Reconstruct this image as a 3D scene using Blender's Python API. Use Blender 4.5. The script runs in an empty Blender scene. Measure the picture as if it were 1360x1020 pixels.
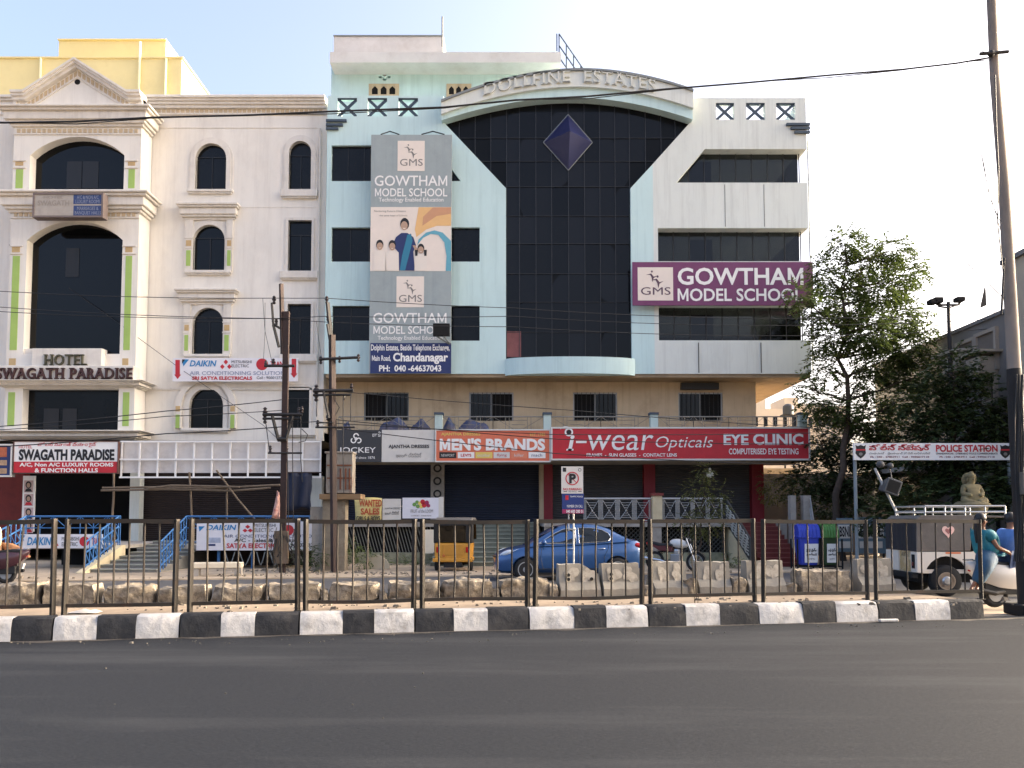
import bpy, bmesh, math, random
from mathutils import Vector, Matrix
from mathutils.geometry import tessellate_polygon
SC = bpy.context.scene
COL = SC.collection
R = math.radians
rnd = random.Random(7)

# ------------------------------------------------------------ camera, sky, sun, exposure
H = 1.6                                   # eye height
FPX, PX, PY = 1100.0, 680.0, 626.0        # focal length and principal point of the photograph (1360 x 1020)
TP = 64.0 / FPX
PITCH = math.atan(TP)
cam = bpy.data.objects.new('camera', bpy.data.cameras.new('camera'))
COL.objects.link(cam)
cam.location = (0, 0, H)
cam.rotation_euler = (R(90) + PITCH, 0, 0)
cam.data.sensor_width = 36
cam.data.lens = 36 * FPX / 1360
cam.data.shift_y = (PY - 510) / 1360
cam.data.clip_end = 2000
SC.camera = cam
SUN_EL, SUN_AZ = 11.0, -12.0                # elevation; degrees from +X towards the camera side
w = bpy.data.worlds.new('World'); SC.world = w; w.use_nodes = True
nt = w.node_tree
sky = nt.nodes.new('ShaderNodeTexSky'); sky.sky_type = 'NISHITA'; sky.sun_disc = False
sky.sun_elevation = R(SUN_EL); sky.sun_rotation = R(90 + SUN_AZ)
sky.dust_density = 10.0; sky.air_density = 0.45; sky.ozone_density = 0.5
bg = nt.nodes['Background']; bg.inputs['Strength'].default_value = 0.15
nt.links.new(sky.outputs[0], bg.inputs['Color'])
sl = bpy.data.lights.new('sun', 'SUN'); sl.energy = 1.2; sl.angle = R(8.0); sl.color = (1.0, 0.84, 0.64)
sun = bpy.data.objects.new('sun', sl); COL.objects.link(sun)
sd = Vector((math.cos(R(SUN_EL)) * math.cos(R(SUN_AZ)), -math.cos(R(SUN_EL)) * math.sin(R(SUN_AZ)), math.sin(R(SUN_EL))))
sun.rotation_euler = sd.to_track_quat('Z', 'Y').to_euler()
SC.view_settings.view_transform = 'Standard'; SC.view_settings.look = 'None'
SC.view_settings.exposure = 3.0; SC.view_settings.gamma = 1.0
SC.cycles.max_bounces = 6; SC.cycles.transparent_max_bounces = 12

# ------------------------------------------------------------ pixel -> place (a plane at distance Y)
CP, SP = math.cos(PITCH), math.sin(PITCH)
def P(px, py, Y):
    u, v = (px - PX) / FPX, (PY - py) / FPX
    t = Y / (CP - v * SP)
    return Vector((u * t, Y, H + t * (SP + v * CP)))
def XX(px, Y, py=480): return P(px, py, Y).x
def ZZ(py, Y): return P(0, py, Y).z
def BX(x0, y0, x1, y1, Y):
    m = (y0 + y1) / 2
    return XX(x0, Y, m), XX(x1, Y, m), ZZ(y1, Y), ZZ(y0, Y)

# ------------------------------------------------------------ road frame (the road runs 10 degrees off the facades)
TH = R(10.0); EX, EY = math.cos(TH), math.sin(TH); O0 = Vector((0, 12.12, 0))
def RD(s, t, z=0.0): return Vector((O0.x + s * EX - t * EY, O0.y + s * EY + t * EX, z))
def S_AT(px, py, t):
    u, v = (px - PX) / FPX, (PY - py) / FPX
    k = u / (CP - v * SP)
    return (k * (O0.y + t * EX) - O0.x + t * EY) / (EX - k * EY)

# ------------------------------------------------------------ materials
def lin(c): return c / 12.92 if c <= 0.04045 else ((c + 0.055) / 1.055) ** 2.4
def C(r, g, b): return (lin(r / 255), lin(g / 255), lin(b / 255), 1)
MATS = {}
def M(name, rgb=None, rough=0.7, var=0.12, scale=3.0, metal=0.0, bump=0.0, spec=0.5, dirt=None, dscale=1.2, damt=0.35,
      stretch=(1, 1, 1), coat=0.0, streak=None):
    if name in MATS: return MATS[name]
    m = bpy.data.materials.new(name); m.use_nodes = True; MATS[name] = m
    n, l = m.node_tree.nodes, m.node_tree.links
    b = n['Principled BSDF']
    b.inputs['Roughness'].default_value = rough; b.inputs['Metallic'].default_value = metal
    b.inputs['Specular IOR Level'].default_value = spec
    b.inputs['Coat Weight'].default_value = coat
    if coat: b.inputs['Coat Roughness'].default_value = 0.06
    col = C(*rgb)
    if var > 0 or dirt:
        tc = n.new('ShaderNodeTexCoord'); mp = n.new('ShaderNodeMapping'); mp.inputs['Scale'].default_value = stretch
        l.new(tc.outputs['Object'], mp.inputs['Vector'])
        nz = n.new('ShaderNodeTexNoise'); nz.inputs['Scale'].default_value = scale; nz.inputs['Detail'].default_value = 6
        nz.inputs['Roughness'].default_value = 0.65
        l.new(mp.outputs[0], nz.inputs['Vector'])
        r = n.new('ShaderNodeValToRGB')
        r.color_ramp.elements[0].position = 0.3; r.color_ramp.elements[1].position = 0.72
        r.color_ramp.elements[0].color = tuple(max(0, c * (1 - var * 1.3)) for c in col[:3]) + (1,)
        r.color_ramp.elements[1].color = tuple(min(0.92, c * (1 + var)) for c in col[:3]) + (1,)
        l.new(nz.outputs['Fac'], r.inputs['Fac'])
        out = r.outputs['Color']
        if dirt:
            n2 = n.new('ShaderNodeTexNoise'); n2.inputs['Scale'].default_value = dscale; n2.inputs['Detail'].default_value = 8
            n2.inputs['Roughness'].default_value = 0.7
            l.new(mp.outputs[0], n2.inputs['Vector'])
            r2 = n.new('ShaderNodeValToRGB'); r2.color_ramp.elements[0].position = 0.5; r2.color_ramp.elements[1].position = 0.68
            r2.color_ramp.elements[0].color = (0, 0, 0, 1); r2.color_ramp.elements[1].color = (damt, damt, damt, 1)
            l.new(n2.outputs['Fac'], r2.inputs['Fac'])
            mx = n.new('ShaderNodeMix'); mx.data_type = 'RGBA'
            l.new(r2.outputs['Color'], mx.inputs['Factor']); l.new(out, mx.inputs['A']); mx.inputs['B'].default_value = C(*dirt)
            out = mx.outputs['Result']
        if streak:
            m3 = n.new('ShaderNodeMapping'); m3.inputs['Scale'].default_value = (2.2, 2.2, .09); l.new(tc.outputs['Object'], m3.inputs['Vector'])
            n3 = n.new('ShaderNodeTexNoise'); n3.inputs['Scale'].default_value = 1.6; n3.inputs['Detail'].default_value = 7; n3.inputs['Roughness'].default_value = .75
            l.new(m3.outputs[0], n3.inputs['Vector'])
            r3 = n.new('ShaderNodeValToRGB'); r3.color_ramp.elements[0].position = .5; r3.color_ramp.elements[1].position = .78
            r3.color_ramp.elements[0].color = (0, 0, 0, 1); r3.color_ramp.elements[1].color = (streak[1],) * 3 + (1,)
            l.new(n3.outputs['Fac'], r3.inputs['Fac'])
            x3 = n.new('ShaderNodeMix'); x3.data_type = 'RGBA'
            l.new(r3.outputs['Color'], x3.inputs['Factor']); l.new(out, x3.inputs['A']); x3.inputs['B'].default_value = C(*streak[0]); out = x3.outputs['Result']
        l.new(out, b.inputs['Base Color'])
        if bump:
            bp = n.new('ShaderNodeBump'); bp.inputs['Strength'].default_value = bump; bp.inputs['Distance'].default_value = 0.03
            l.new(nz.outputs['Fac'], bp.inputs['Height']); l.new(bp.outputs[0], b.inputs['Normal'])
    else:
        b.inputs['Base Color'].default_value = col
    return m
def M_tint(name, grey, rough=0.06):
    """tinted see-through glass"""
    if name in MATS: return MATS[name]
    m = bpy.data.materials.new(name); m.use_nodes = True; MATS[name] = m
    n, l = m.node_tree.nodes, m.node_tree.links
    n.remove(n['Principled BSDF'])
    t = n.new('ShaderNodeBsdfTransparent'); t.inputs['Color'].default_value = grey + (1,)
    g = n.new('ShaderNodeBsdfGlossy'); g.inputs['Roughness'].default_value = rough
    f = n.new('ShaderNodeFresnel'); f.inputs['IOR'].default_value = 1.45
    mx = n.new('ShaderNodeMixShader')
    l.new(f.outputs[0], mx.inputs[0]); l.new(t.outputs[0], mx.inputs[1]); l.new(g.outputs[0], mx.inputs[2])
    l.new(mx.outputs[0], n['Material Output'].inputs['Surface'])
    return m
def M_pane(name, rgb, var=.6, rough=.08, spec=.25):
    """dark glass whose panes differ a little"""
    m = M(name, rgb, rough, 0, spec=spec); n, l = m.node_tree.nodes, m.node_tree.links
    g = n.new('ShaderNodeNewGeometry'); r = n.new('ShaderNodeValToRGB'); c = C(*rgb)
    r.color_ramp.elements[0].color = tuple(q * (1 - var) for q in c[:3]) + (1,); r.color_ramp.elements[1].color = tuple(q * (1 + var * 1.4) for q in c[:3]) + (1,)
    l.new(g.outputs['Random Per Island'], r.inputs['Fac']); l.new(r.outputs[0], n['Principled BSDF'].inputs['Base Color'])
    return m
def M_leaf(name, rgb, var=0.5):
    if name in MATS: return MATS[name]
    m = bpy.data.materials.new(name); m.use_nodes = True; MATS[name] = m
    n, l = m.node_tree.nodes, m.node_tree.links
    b = n['Principled BSDF']; b.inputs['Roughness'].default_value = 0.55; b.inputs['Specular IOR Level'].default_value = 0.35
    g = n.new('ShaderNodeNewGeometry'); col = C(*rgb)
    r = n.new('ShaderNodeValToRGB')
    r.color_ramp.elements[0].color = tuple(c * (1 - var) for c in col[:3]) + (1,)
    r.color_ramp.elements[1].color = (col[0] * (1 + var * 1.3), col[1] * (1 + var), col[2] * (1 + var * .5), 1)
    l.new(g.outputs['Random Per Island'], r.inputs['Fac']); l.new(r.outputs[0], b.inputs['Base Color'])
    t = n.new('ShaderNodeBsdfTranslucent'); l.new(r.outputs[0], t.inputs['Color'])
    mx = n.new('ShaderNodeMixShader'); mx.inputs[0].default_value = 0.3
    l.new(b.outputs[0], mx.inputs[1]); l.new(t.outputs[0], mx.inputs[2]); l.new(mx.outputs[0], n['Material Output'].inputs['Surface'])
    return m

# ------------------------------------------------------------ objects
ORG = {}
def tag(o, label=None, cat=None, group=None, kind=None):
    if label: o['label'] = label
    if cat: o['category'] = cat
    if group: o['group'] = group
    if kind: o['kind'] = kind
    return o
def thing(name, label, cat, loc=(0, 0, 0), group=None, rotz=0.0, local=False, scale=1.0):
    o = bpy.data.objects.new(name, None); COL.objects.link(o)
    o.empty_display_size = 0.2
    o.location = loc; o.rotation_euler = (0, 0, rotz); o.scale = (scale,) * 3
    ORG[o.name] = Vector((0, 0, 0)) if local else Vector(loc)
    return tag(o, label, cat, group)
def copy_tree(o, parent=None):
    c = o.copy(); COL.objects.link(c); c.parent = parent
    for ch in list(o.children): copy_tree(ch, c)
    return c
def link_mesh(name, me, mats, parent=None, org=None):
    o = bpy.data.objects.new(name, me); COL.objects.link(o)
    off = Vector((0, 0, 0))
    if parent is not None:
        o.parent = parent; off = ORG.get(parent.name, off)
    elif org is not None:
        off = Vector(org); o.location = off
    ORG[o.name] = off
    if off.length > 0: me.transform(Matrix.Translation(-off))
    for m in (mats if isinstance(mats, (list, tuple)) else [mats]): me.materials.append(m)
    return o
class MB:
    def __init__(s): s.v = []; s.f = []; s.mi = []
    def add(s, vs, fs, m=0):
        b = len(s.v); s.v += [tuple(v) for v in vs]
        for f in fs: s.f.append([b + i for i in f]); s.mi.append(m)
        return s
    def box(s, x0, x1, y0, y1, z0, z1, m=0):
        return s.add([(x, y, z) for z in (z0, z1) for y in (y0, y1) for x in (x0, x1)],
                     [(0, 1, 3, 2), (4, 6, 7, 5), (0, 4, 5, 1), (2, 3, 7, 6), (0, 2, 6, 4), (1, 5, 7, 3)], m)
    def pbox(s, px0, py0, px1, py1, Y0, Y1, m=0):
        """box whose front face on the plane Y0 fills a rectangle of the picture"""
        x0, x1, z0, z1 = BX(px0, py0, px1, py1, Y0)
        return s.box(x0, x1, Y0, Y1, z0, z1, m)
    def obox(s, c, u, hu, hv, hz, m=0):
        """upright box at c turned along the unit vector u (x, y)"""
        ux, uy = u
        vs = []
        for z in (-hz, hz):
            for b in (-hv, hv):
                for a in (-hu, hu): vs.append((c[0] + a * ux - b * uy, c[1] + a * uy + b * ux, c[2] + z))
        return s.add(vs, [(0, 1, 3, 2), (4, 6, 7, 5), (0, 4, 5, 1), (2, 3, 7, 6), (0, 2, 6, 4), (1, 5, 7, 3)], m)
    def tube(s, pts, r, n=8, m=0):
        pts = [Vector(p) for p in pts]; k = len(pts)
        rs = r if isinstance(r, (list, tuple)) else [r] * k
        ring = []; prev = None
        for i, p in enumerate(pts):
            d = (pts[min(i + 1, k - 1)] - pts[max(i - 1, 0)]).normalized()
            if prev is None:
                a = Vector((0, 0, 1)) if abs(d.z) < 0.9 else Vector((1, 0, 0))
                nrm = d.cross(a).normalized()
            else:
                nrm = (prev - d * prev.dot(d)).normalized()
            prev = nrm; bn = d.cross(nrm)
            ring += [p + (nrm * math.cos(2 * math.pi * j / n) + bn * math.sin(2 * math.pi * j / n)) * rs[i] for j in range(n)]
        fs = [(i * n + j, i * n + (j + 1) % n, (i + 1) * n + (j + 1) % n, (i + 1) * n + j) for i in range(k - 1) for j in range(n)]
        fs += [tuple(range(n))[::-1], tuple((k - 1) * n + j for j in range(n))]
        return s.add(ring, fs, m)
    def bar(s, a, b, w_, m=0):
        return s.tube([a, b], w_ * 0.7071, 4, m)
    def prism(s, poly, a0, a1, axis='y', m=0, holes=()):
        def mk(p, a):
            return (p[0], a, p[1]) if axis == 'y' else (p[0], p[1], a) if axis == 'z' else (a, p[0], p[1])
        loops = [list(poly)] + [list(h) for h in holes]
        tri = tessellate_polygon([[Vector((p[0], p[1], 0)) for p in lp] for lp in loops])
        flat = [p for lp in loops for p in lp]; n = len(flat)
        fs = [tuple(t) for t in tri] + [tuple(n + i for i in reversed(t)) for t in tri]
        b = 0
        for lp in loops:
            k = len(lp)
            fs += [(b + i, b + (i + 1) % k, n + b + (i + 1) % k, n + b + i) for i in range(k)]
            b += k
        return s.add([mk(p, a0) for p in flat] + [mk(p, a1) for p in flat], fs, m)
    def lathe(s, prof, c=(0, 0, 0), n=16, m=0, axis='z'):
        vs = []
        for r, h in prof:
            for j in range(n):
                a = 2 * math.pi * j / n; x, y = r * math.cos(a), r * math.sin(a)
                q = (x, y, h) if axis == 'z' else (x, h, y) if axis == 'y' else (h, x, y)
                vs.append((c[0] + q[0], c[1] + q[1], c[2] + q[2]))
        k = len(prof)
        fs = [(i * n + j, i * n + (j + 1) % n, (i + 1) * n + (j + 1) % n, (i + 1) * n + j) for i in range(k - 1) for j in range(n)]
        fs += [tuple(range(n))[::-1], tuple((k - 1) * n + j for j in range(n))]
        return s.add(vs, fs, m)
    def ell(s, c, r, n=12, k=8, m=0, rot=None):
        vs = []
        for i in range(k + 1):
            a = math.pi * i / k
            for j in range(n):
                b = 2 * math.pi * j / n
                q = Vector((max(math.sin(a), 0.001) * math.cos(b) * r[0], max(math.sin(a), 0.001) * math.sin(b) * r[1], math.cos(a) * r[2]))
                if rot is not None: q = rot @ q
                vs.append((c[0] + q.x, c[1] + q.y, c[2] + q.z))
        fs = [(i * n + j, i * n + (j + 1) % n, (i + 1) * n + (j + 1) % n, (i + 1) * n + j) for i in range(k) for j in range(n)]
        return s.add(vs, fs, m)
    def grid(s, rows, m=0, closed=False):
        k, n = len(rows), len(rows[0]); b = [p for r_ in rows for p in r_]
        c = n if closed else n - 1
        return s.add(b, [(i * n + j, i * n + (j + 1) % n, (i + 1) * n + (j + 1) % n, (i + 1) * n + j) for i in range(k - 1) for j in range(c)], m)
    def build(s, name, mats, parent=None, smooth=0, bevel=0, org=None, seg=1):
        me = bpy.data.meshes.new(name); me.from_pydata(s.v, [], s.f)
        me.polygons.foreach_set('material_index', s.mi)
        bm = bmesh.new(); bm.from_mesh(me); bmesh.ops.recalc_face_normals(bm, faces=bm.faces); bm.to_mesh(me); bm.free()
        if smooth:
            me.polygons.foreach_set('use_smooth', [True] * len(me.polygons)); me.set_sharp_from_angle(angle=R(smooth))
        o = link_mesh(name, me, mats, parent, org)
        if bevel:
            bv = o.modifiers.new('bevel', 'BEVEL'); bv.width = bevel; bv.segments = seg; bv.limit_method = 'ANGLE'; bv.angle_limit = R(40)
        return o

# ------------------------------------------------------------ lettering
def _tg(s, weight=0.0, serif=False, shear=0.0, spacing=1.0, align='LEFT', res=3):
    cu = bpy.data.curves.new('t', 'FONT'); cu.body = s; cu.size = 1; cu.offset = weight; cu.resolution_u = res
    cu.space_character = spacing; cu.align_x = align; cu.space_line = 0.85
    ob = bpy.data.objects.new('t', cu); COL.objects.link(ob)
    me = bpy.data.meshes.new_from_object(ob.evaluated_get(bpy.context.evaluated_depsgraph_get()))
    vs = [(v.co.x, v.co.y) for v in me.vertices]; fs = [tuple(p.vertices) for p in me.polygons]
    if serif:
        top = max(v[1] for v in vs) if vs else 1
        t = 0.05 + weight
        for base in (min(v[1] for v in vs if v[1] > -0.1), top):
            xs = []
            for e in me.edges:
                a, b = vs[e.vertices[0]], vs[e.vertices[1]]
                if abs(a[1] - base) < 0.012 and abs(b[1] - base) < 0.012 and abs(a[0] - b[0]) > 0.04: xs.append((min(a[0], b[0]), max(a[0], b[0])))
            for a, b in sorted(set(xs)):
                y0, y1 = (base, base + t) if base < 0.3 else (base - t, base)
                ex = 0.075 if b - a < 0.3 else 0.03
                n = len(vs); vs += [(a - ex, y0), (b + ex, y0), (b + ex, y1), (a - ex, y1)]; fs.append((n, n + 1, n + 2, n + 3))
    vs = [(x + shear * y, y) for x, y in vs]
    bpy.data.objects.remove(ob); bpy.data.curves.remove(cu); bpy.data.meshes.remove(me)
    return vs, fs
_ADV = {}
def adv(ch):
    if ch not in _ADV:
        def wd(q): v = _tg(q, 0, False, 0, 1.0, 'LEFT', 1)[0]; return max(p[0] for p in v) - min(p[0] for p in v)
        _ADV[ch] = wd('H' + ch + 'H') - wd('HH')
    return _ADV[ch]
def text_geo(s, weight=0.0, serif=False, shear=0.0, spacing=1.0, align='LEFT', res=3):
    """bold lettering is composed letter by letter, with an M of its own (a fattened one folds over itself)"""
    if weight <= 0.008 or 'M' not in s: return _tg(s, weight, serif, shear, spacing, align, res)
    vs, fs, x = [], [], 0.0
    for ch in s:
        if ch == 'M':
            q = _tg('M', 0)[0]; a, b, h = min(p[0] for p in q), max(p[0] for p in q), max(p[1] for p in q)
            t = .085 + 2 * weight; a -= weight * .5; b += weight * .5; c = (a + b) / 2; k = t * 1.05; h0, h1 = -weight, h + weight
            lp = [(a, h0), (a + t, h0), (a + t, h1 - k * 1.75), (c - t * .42, h0 + .08), (c + t * .42, h0 + .08), (b - t, h1 - k * 1.75), (b - t, h0), (b, h0), (b, h1), (b - t * .95, h1), (c, h0 + .08 + k * 1.5), (a + t * .95, h1), (a, h1)]
            tr = tessellate_polygon([[Vector((p[0], p[1], 0)) for p in lp]]); v2, f2 = lp, [tuple(i) for i in tr]
        elif ch == ' ': v2, f2 = [], []
        else: v2, f2 = _tg(ch, weight, serif, 0, 1.0, align, res)
        n = len(vs); vs += [(x + p[0], p[1]) for p in v2]; fs += [tuple(n + i for i in f) for f in f2]; x += adv(ch) * spacing
    return [(p[0] + shear * p[1], p[1]) for p in vs], fs
class TX:
    """collects lines of lettering on a plane facing -Y (or a local frame) into one mesh"""
    def __init__(s): s.mb = MB()
    def line(s, txt, x0, x1, z0, z1, y, m=0, weight=0.0, serif=False, shear=0.0, spacing=1.0, depth=0.0, bend=None, fn=None, keep=False):
        vs, fs = text_geo(txt, weight, serif, shear, spacing)
        if not vs: return s
        ax, bx_ = min(v[0] for v in vs), max(v[0] for v in vs); az, bz = min(v[1] for v in vs), max(v[1] for v in vs)
        sx, sz = (x1 - x0) / max(bx_ - ax, 1e-6), (z1 - z0) / max(bz - az, 1e-6)
        if keep:
            k = min(sx, sz); x0 = (x0 + x1) / 2 - k * (bx_ - ax) / 2; z0 = (z0 + z1) / 2 - k * (bz - az) / 2; sx = sz = k
        q = []
        for a, b in vs:
            x, z = x0 + (a - ax) * sx, z0 + (b - az) * sz
            if bend: z += bend(x)
            q.append((x, y, z))
        if fn: q = [fn(*p) for p in q]
        if depth:
            n = len(q); q2 = [(a, b + depth, c) for a, b, c in q]
            ed = {}
            for f in fs:
                for i in range(len(f)):
                    e = (f[i], f[(i + 1) % len(f)]); k = tuple(sorted(e)); ed[k] = None if k in ed else e
            sd_ = [(e[0], e[1], e[1] + n, e[0] + n) for e in ed.values() if e]
            s.mb.add(q + q2, list(fs) + sd_, m)
        else:
            s.mb.add(q, fs, m)
        return s
    def px(s, txt, px0, py0, px1, py1, Y, m=0, **k):
        x0, x1, z0, z1 = BX(px0, py0, px1, py1, Y)
        return s.line(txt, x0, x1, z0, z1, Y, m, **k)
    def build(s, mats, parent, name='lettering'):
        return s.mb.build(name, mats, parent)
def disc(mb, c, r, y, m=0, n=24, r2=None):
    """flat disc (or ellipse) facing -Y, 2 mm thick"""
    mb.prism([(c[0] + r * math.cos(2 * math.pi * i / n), c[1] + (r2 or r) * math.sin(2 * math.pi * i / n)) for i in range(n)], y, y + 0.002, 'y', m)
def ringpoly(mb, c, r0, r1, y, m=0, n=28, d=0.002, a0=0, a1=360):
    full = a1 - a0 >= 360; k = n + 1
    o = [(c[0] + r1 * math.cos(R(a0 + (a1 - a0) * i / n)), c[1] + r1 * math.sin(R(a0 + (a1 - a0) * i / n))) for i in range(k)]
    q = [(c[0] + r0 * math.cos(R(a0 + (a1 - a0) * i / n)), c[1] + r0 * math.sin(R(a0 + (a1 - a0) * i / n))) for i in range(k)]
    for i in range(n): mb.prism([o[i], o[i + 1], q[i + 1], q[i]], y, y + d, 'y', m)
def corr(mb, x0, x1, z0, z1, y, pitch=0.085, dep=0.03, m=0):
    """ribbed roller shutter"""
    n = max(2, int((z1 - z0) / pitch)); rows = []
    for i in range(n):
        z = z0 + (z1 - z0) * i / n; h = (z1 - z0) / n
        for q, d in ((0.0, 0.0), (0.12, dep), (0.5, dep * 1.25), (0.88, dep)): rows.append([(x0, y - d, z + q * h), (x1, y - d, z + q * h)])
    rows.append([(x0, y, z1), (x1, y, z1)])
    return mb.grid(rows, m)
def arch_pts(x0, x1, z0, zs, zt, n=14):
    """closed outline with a curved head: springing at zs, crown at zt"""
    c = (x0 + x1) / 2; a = (x1 - x0) / 2
    return [(x0, z0), (x1, z0)] + [(c + a * math.cos(math.pi * i / n), zs + (zt - zs) * math.sin(math.pi * i / n)) for i in range(n + 1)]
def seg_pts(x0, x1, z0, zs, zt, n=14):
    """outline with a segmental (shallow) head that meets the jambs at an angle"""
    c = (x0 + x1) / 2; a = (x1 - x0) / 2; h = zt - zs; r = (a * a + h * h) / (2 * h); zc = zt - r; b = math.asin(a / r)
    return [(x0, z0), (x1, z0)] + [(c + r * math.sin(b - 2 * b * i / n), zc + r * math.cos(b - 2 * b * i / n)) for i in range(n + 1)]
def skin(name, verts, edges, radii, mat, parent, sub=2, root=0):
    me = bpy.data.meshes.new('sk'); me.from_pydata([tuple(v) for v in verts], edges, [])
    ob = bpy.data.objects.new('sk', me); COL.objects.link(ob)
    sm = ob.modifiers.new('skin', 'SKIN'); sm.use_smooth_shade = True
    if not me.skin_vertices: me.attributes.new('skin', 'FLOAT', 'POINT')
    sv = me.skin_vertices[0].data
    for i, r_ in enumerate(radii):
        sv[i].radius = (r_, r_) if not isinstance(r_, tuple) else r_
        sv[i].use_root = (i == root)
    ss = ob.modifiers.new('sub', 'SUBSURF'); ss.levels = sub; ss.render_levels = sub
    m2 = bpy.data.meshes.new_from_object(ob.evaluated_get(bpy.context.evaluated_depsgraph_get())); m2.name = name
    bpy.data.objects.remove(ob); bpy.data.meshes.remove(me)
    m2.materials.clear()
    return link_mesh(name, m2, mat, parent)
# ============================================================ setting: ground, roads, median, verge
def sheet(name, quad, z, mat):
    o = MB().add([(x, y, z) for x, y in quad], [(0, 1, 2, 3)]).build(name, mat); tag(o, kind='structure'); return o
def strip(name, t0, t1, z, mat, s0=-70, s1=70):
    return sheet(name, [RD(s0, t0)[:2], RD(s1, t0)[:2], RD(s1, t1)[:2], RD(s0, t1)[:2]], z, mat)
m_sand = M('sandy_soil', (176, 158, 134), .95, .22, 1.3, bump=.5, dirt=(120, 108, 94), dscale=.6, damt=.5)
m_asph = M('asphalt', (38, 41, 46), .85, .5, 130, bump=.4, dirt=(56, 58, 61), dscale=.7, damt=.8, stretch=(.16, 1, 1), spec=.15)
m_asph2 = M('asphalt_far', (78, 78, 80), .85, .2, 40, bump=.2, dirt=(120, 112, 100), dscale=.5, damt=.5, spec=.35)
m_med = M('median_screed', (150, 132, 110), .95, .2, 2.5, bump=.4, dirt=(112, 98, 82), dscale=1.1, damt=.5)
sheet('ground', [(-500, -300), (500, -300), (500, 700), (-500, 700)], -0.03, m_sand)
strip('road', -14, 0.3, 0.0, m_asph)
strip('far_road', 2.3, 11.3, 0.0, m_asph2)
# verge (a low sandy pavement in front of the shops)
vb = MB(); vb.prism([RD(-70, 11.3)[:2], RD(70, 11.3)[:2], (60, 60), (-60, 60)], -0.02, 0.035, 'z')
tag(vb.build('pavement', m_sand), kind='structure')
db = MB(); g = random.Random(9); pr_ = []
for i in range(161): pr_.append(RD(-20 + 40 * i / 160, -.07 - .12 * g.random() ** 2 - .05 * math.sin(i * .7), .004))
db.grid([pr_, [RD(-20 + 40 * i / 160, .03, .004) for i in range(161)]]); tag(db.build('road_edge_dust', M('gutter_dust', (72, 67, 62), .95, .4, 20, bump=.3)), kind='structure')
# near kerb: cast blocks painted in black and white
m_kw = M('kerb_white_paint', (196, 192, 186), .85, .12, 9, bump=.5, dirt=(92, 84, 74), dscale=3.2, damt=.55)
m_kb = M('kerb_black_paint', (34, 35, 38), .8, .3, 8, bump=.5, dirt=(88, 84, 80), dscale=2.6, damt=.3)
bound = [-160, -104, -52, 14, 69, 128, 180, 238, 293, 338, 397, 455, 497, 551, 603, 648, 703, 763, 806, 862, 912, 957, 1009, 1068, 1112, 1168, 1217, 1263, 1308]
joints = {238, 397, 551, 703, 862, 1009, 1168, 69}
ks = [S_AT(b, 836, 0.0) for b in bound]
S_END = ks[-1]
MED_Z = 0.30
kb = MB()
col = 0
for i in range(len(ks) - 1):
    a, b = ks[i], ks[i + 1]
    if bound[i] in joints: a += 0.012
    if bound[i + 1] in joints: b -= 0.012
    n = 6; rows = []
    kr = random.Random(i * 3 + 1)
    hh = MED_Z + 0.012 + kr.uniform(-.008, .008)
    for k in range(n + 1):
        s_ = a + (b - a) * k / n
        j = (lambda q: kr.uniform(-q, q))
        e = 0.02 if (k in (0, n)) and (bound[i] in joints or bound[i + 1] in joints) else 0.0
        rows.append([RD(s_, 0.0 + j(.006), -.02), RD(s_, 0.012 + j(.008), hh * .55), RD(s_, 0.03 + j(.006) + e, hh - .03), RD(s_, 0.06 + j(.004) + e, hh - e * .6), RD(s_, 0.24, hh), RD(s_, 0.24, -.02)])
    kb.grid(rows, col)
    kb.add(rows[0], [tuple(range(6))], col); kb.add(rows[-1], [tuple(range(6))], col)
    col = 1 - col
tag(kb.build('median_kerb', [m_kw, m_kb], smooth=35), kind='structure')
ms = MB(); ms.prism([RD(-70, 0.245)[:2], RD(S_END, 0.245)[:2], RD(S_END - .5, 2.3)[:2], RD(-70, 2.3)[:2]], -0.02, MED_Z - 0.012, 'z')
tag(ms.build('median_top', m_med), kind='structure')

# ============================================================ shared paints
m_white = M('hotel_white_paint', (229, 224, 214), .8, .045, 1.1, bump=.05, dirt=(176, 166, 156), dscale=.7, damt=.25, stretch=(1, 1, .45), streak=((172, 162, 152), .3))
m_trim = M('trim_cream_paint', (220, 214, 204), .75, .06, 2, dirt=(164, 154, 142), dscale=1.6, damt=.25, streak=((150, 140, 128), .4))
m_line = M('cornice_shadow_grey', (150, 140, 136), .8, .1)
m_tan = M('dentil_tan', (194, 174, 142), .8, .08)
m_green = M('panel_lime', (158, 186, 98), .7, .06, 2)
m_gold = M('panel_ochre', (190, 162, 116), .7, .08)
m_glass = M('dark_window_glass', (9, 11, 13), .06, 0, spec=.24)
m_glass2 = M('dark_window_glass_dusty', (17, 19, 22), .16, .3, .8, spec=.22)
m_black = M('black_interior', (12, 12, 13), .9, .2)
m_frame = M('dark_frame', (15, 16, 18), .5, .1)
m_void = M('shop_interior', (16, 14, 13), .95, .3, 1)
m_yellow = M('yellow_plaster', (232, 216, 158), .85, .04, .6, dirt=(206, 188, 134), dscale=.5, damt=.3)
m_teal = M('pale_teal_paint', (192, 217, 217), .75, .04, .8, bump=.04, dirt=(140, 166, 166), dscale=.6, damt=.22, stretch=(1, 1, .4), streak=((136, 166, 168), .5))
m_off = M('off_white_paint', (212, 217, 211), .75, .04, .7, bump=.04, dirt=(160, 162, 158), dscale=.55, damt=.28, stretch=(1, 1, .4), streak=((150, 152, 148), .5))
m_beige = M('beige_plaster', (188, 170, 142), .85, .07, 1, dirt=(128, 108, 84), dscale=.6, damt=.4, streak=((120, 102, 80), .5))
m_slate = M('slate_blue_paint', (62, 76, 90), .7, .1)
m_cap = M('grey_coping', (126, 132, 134), .8, .1)
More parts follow.
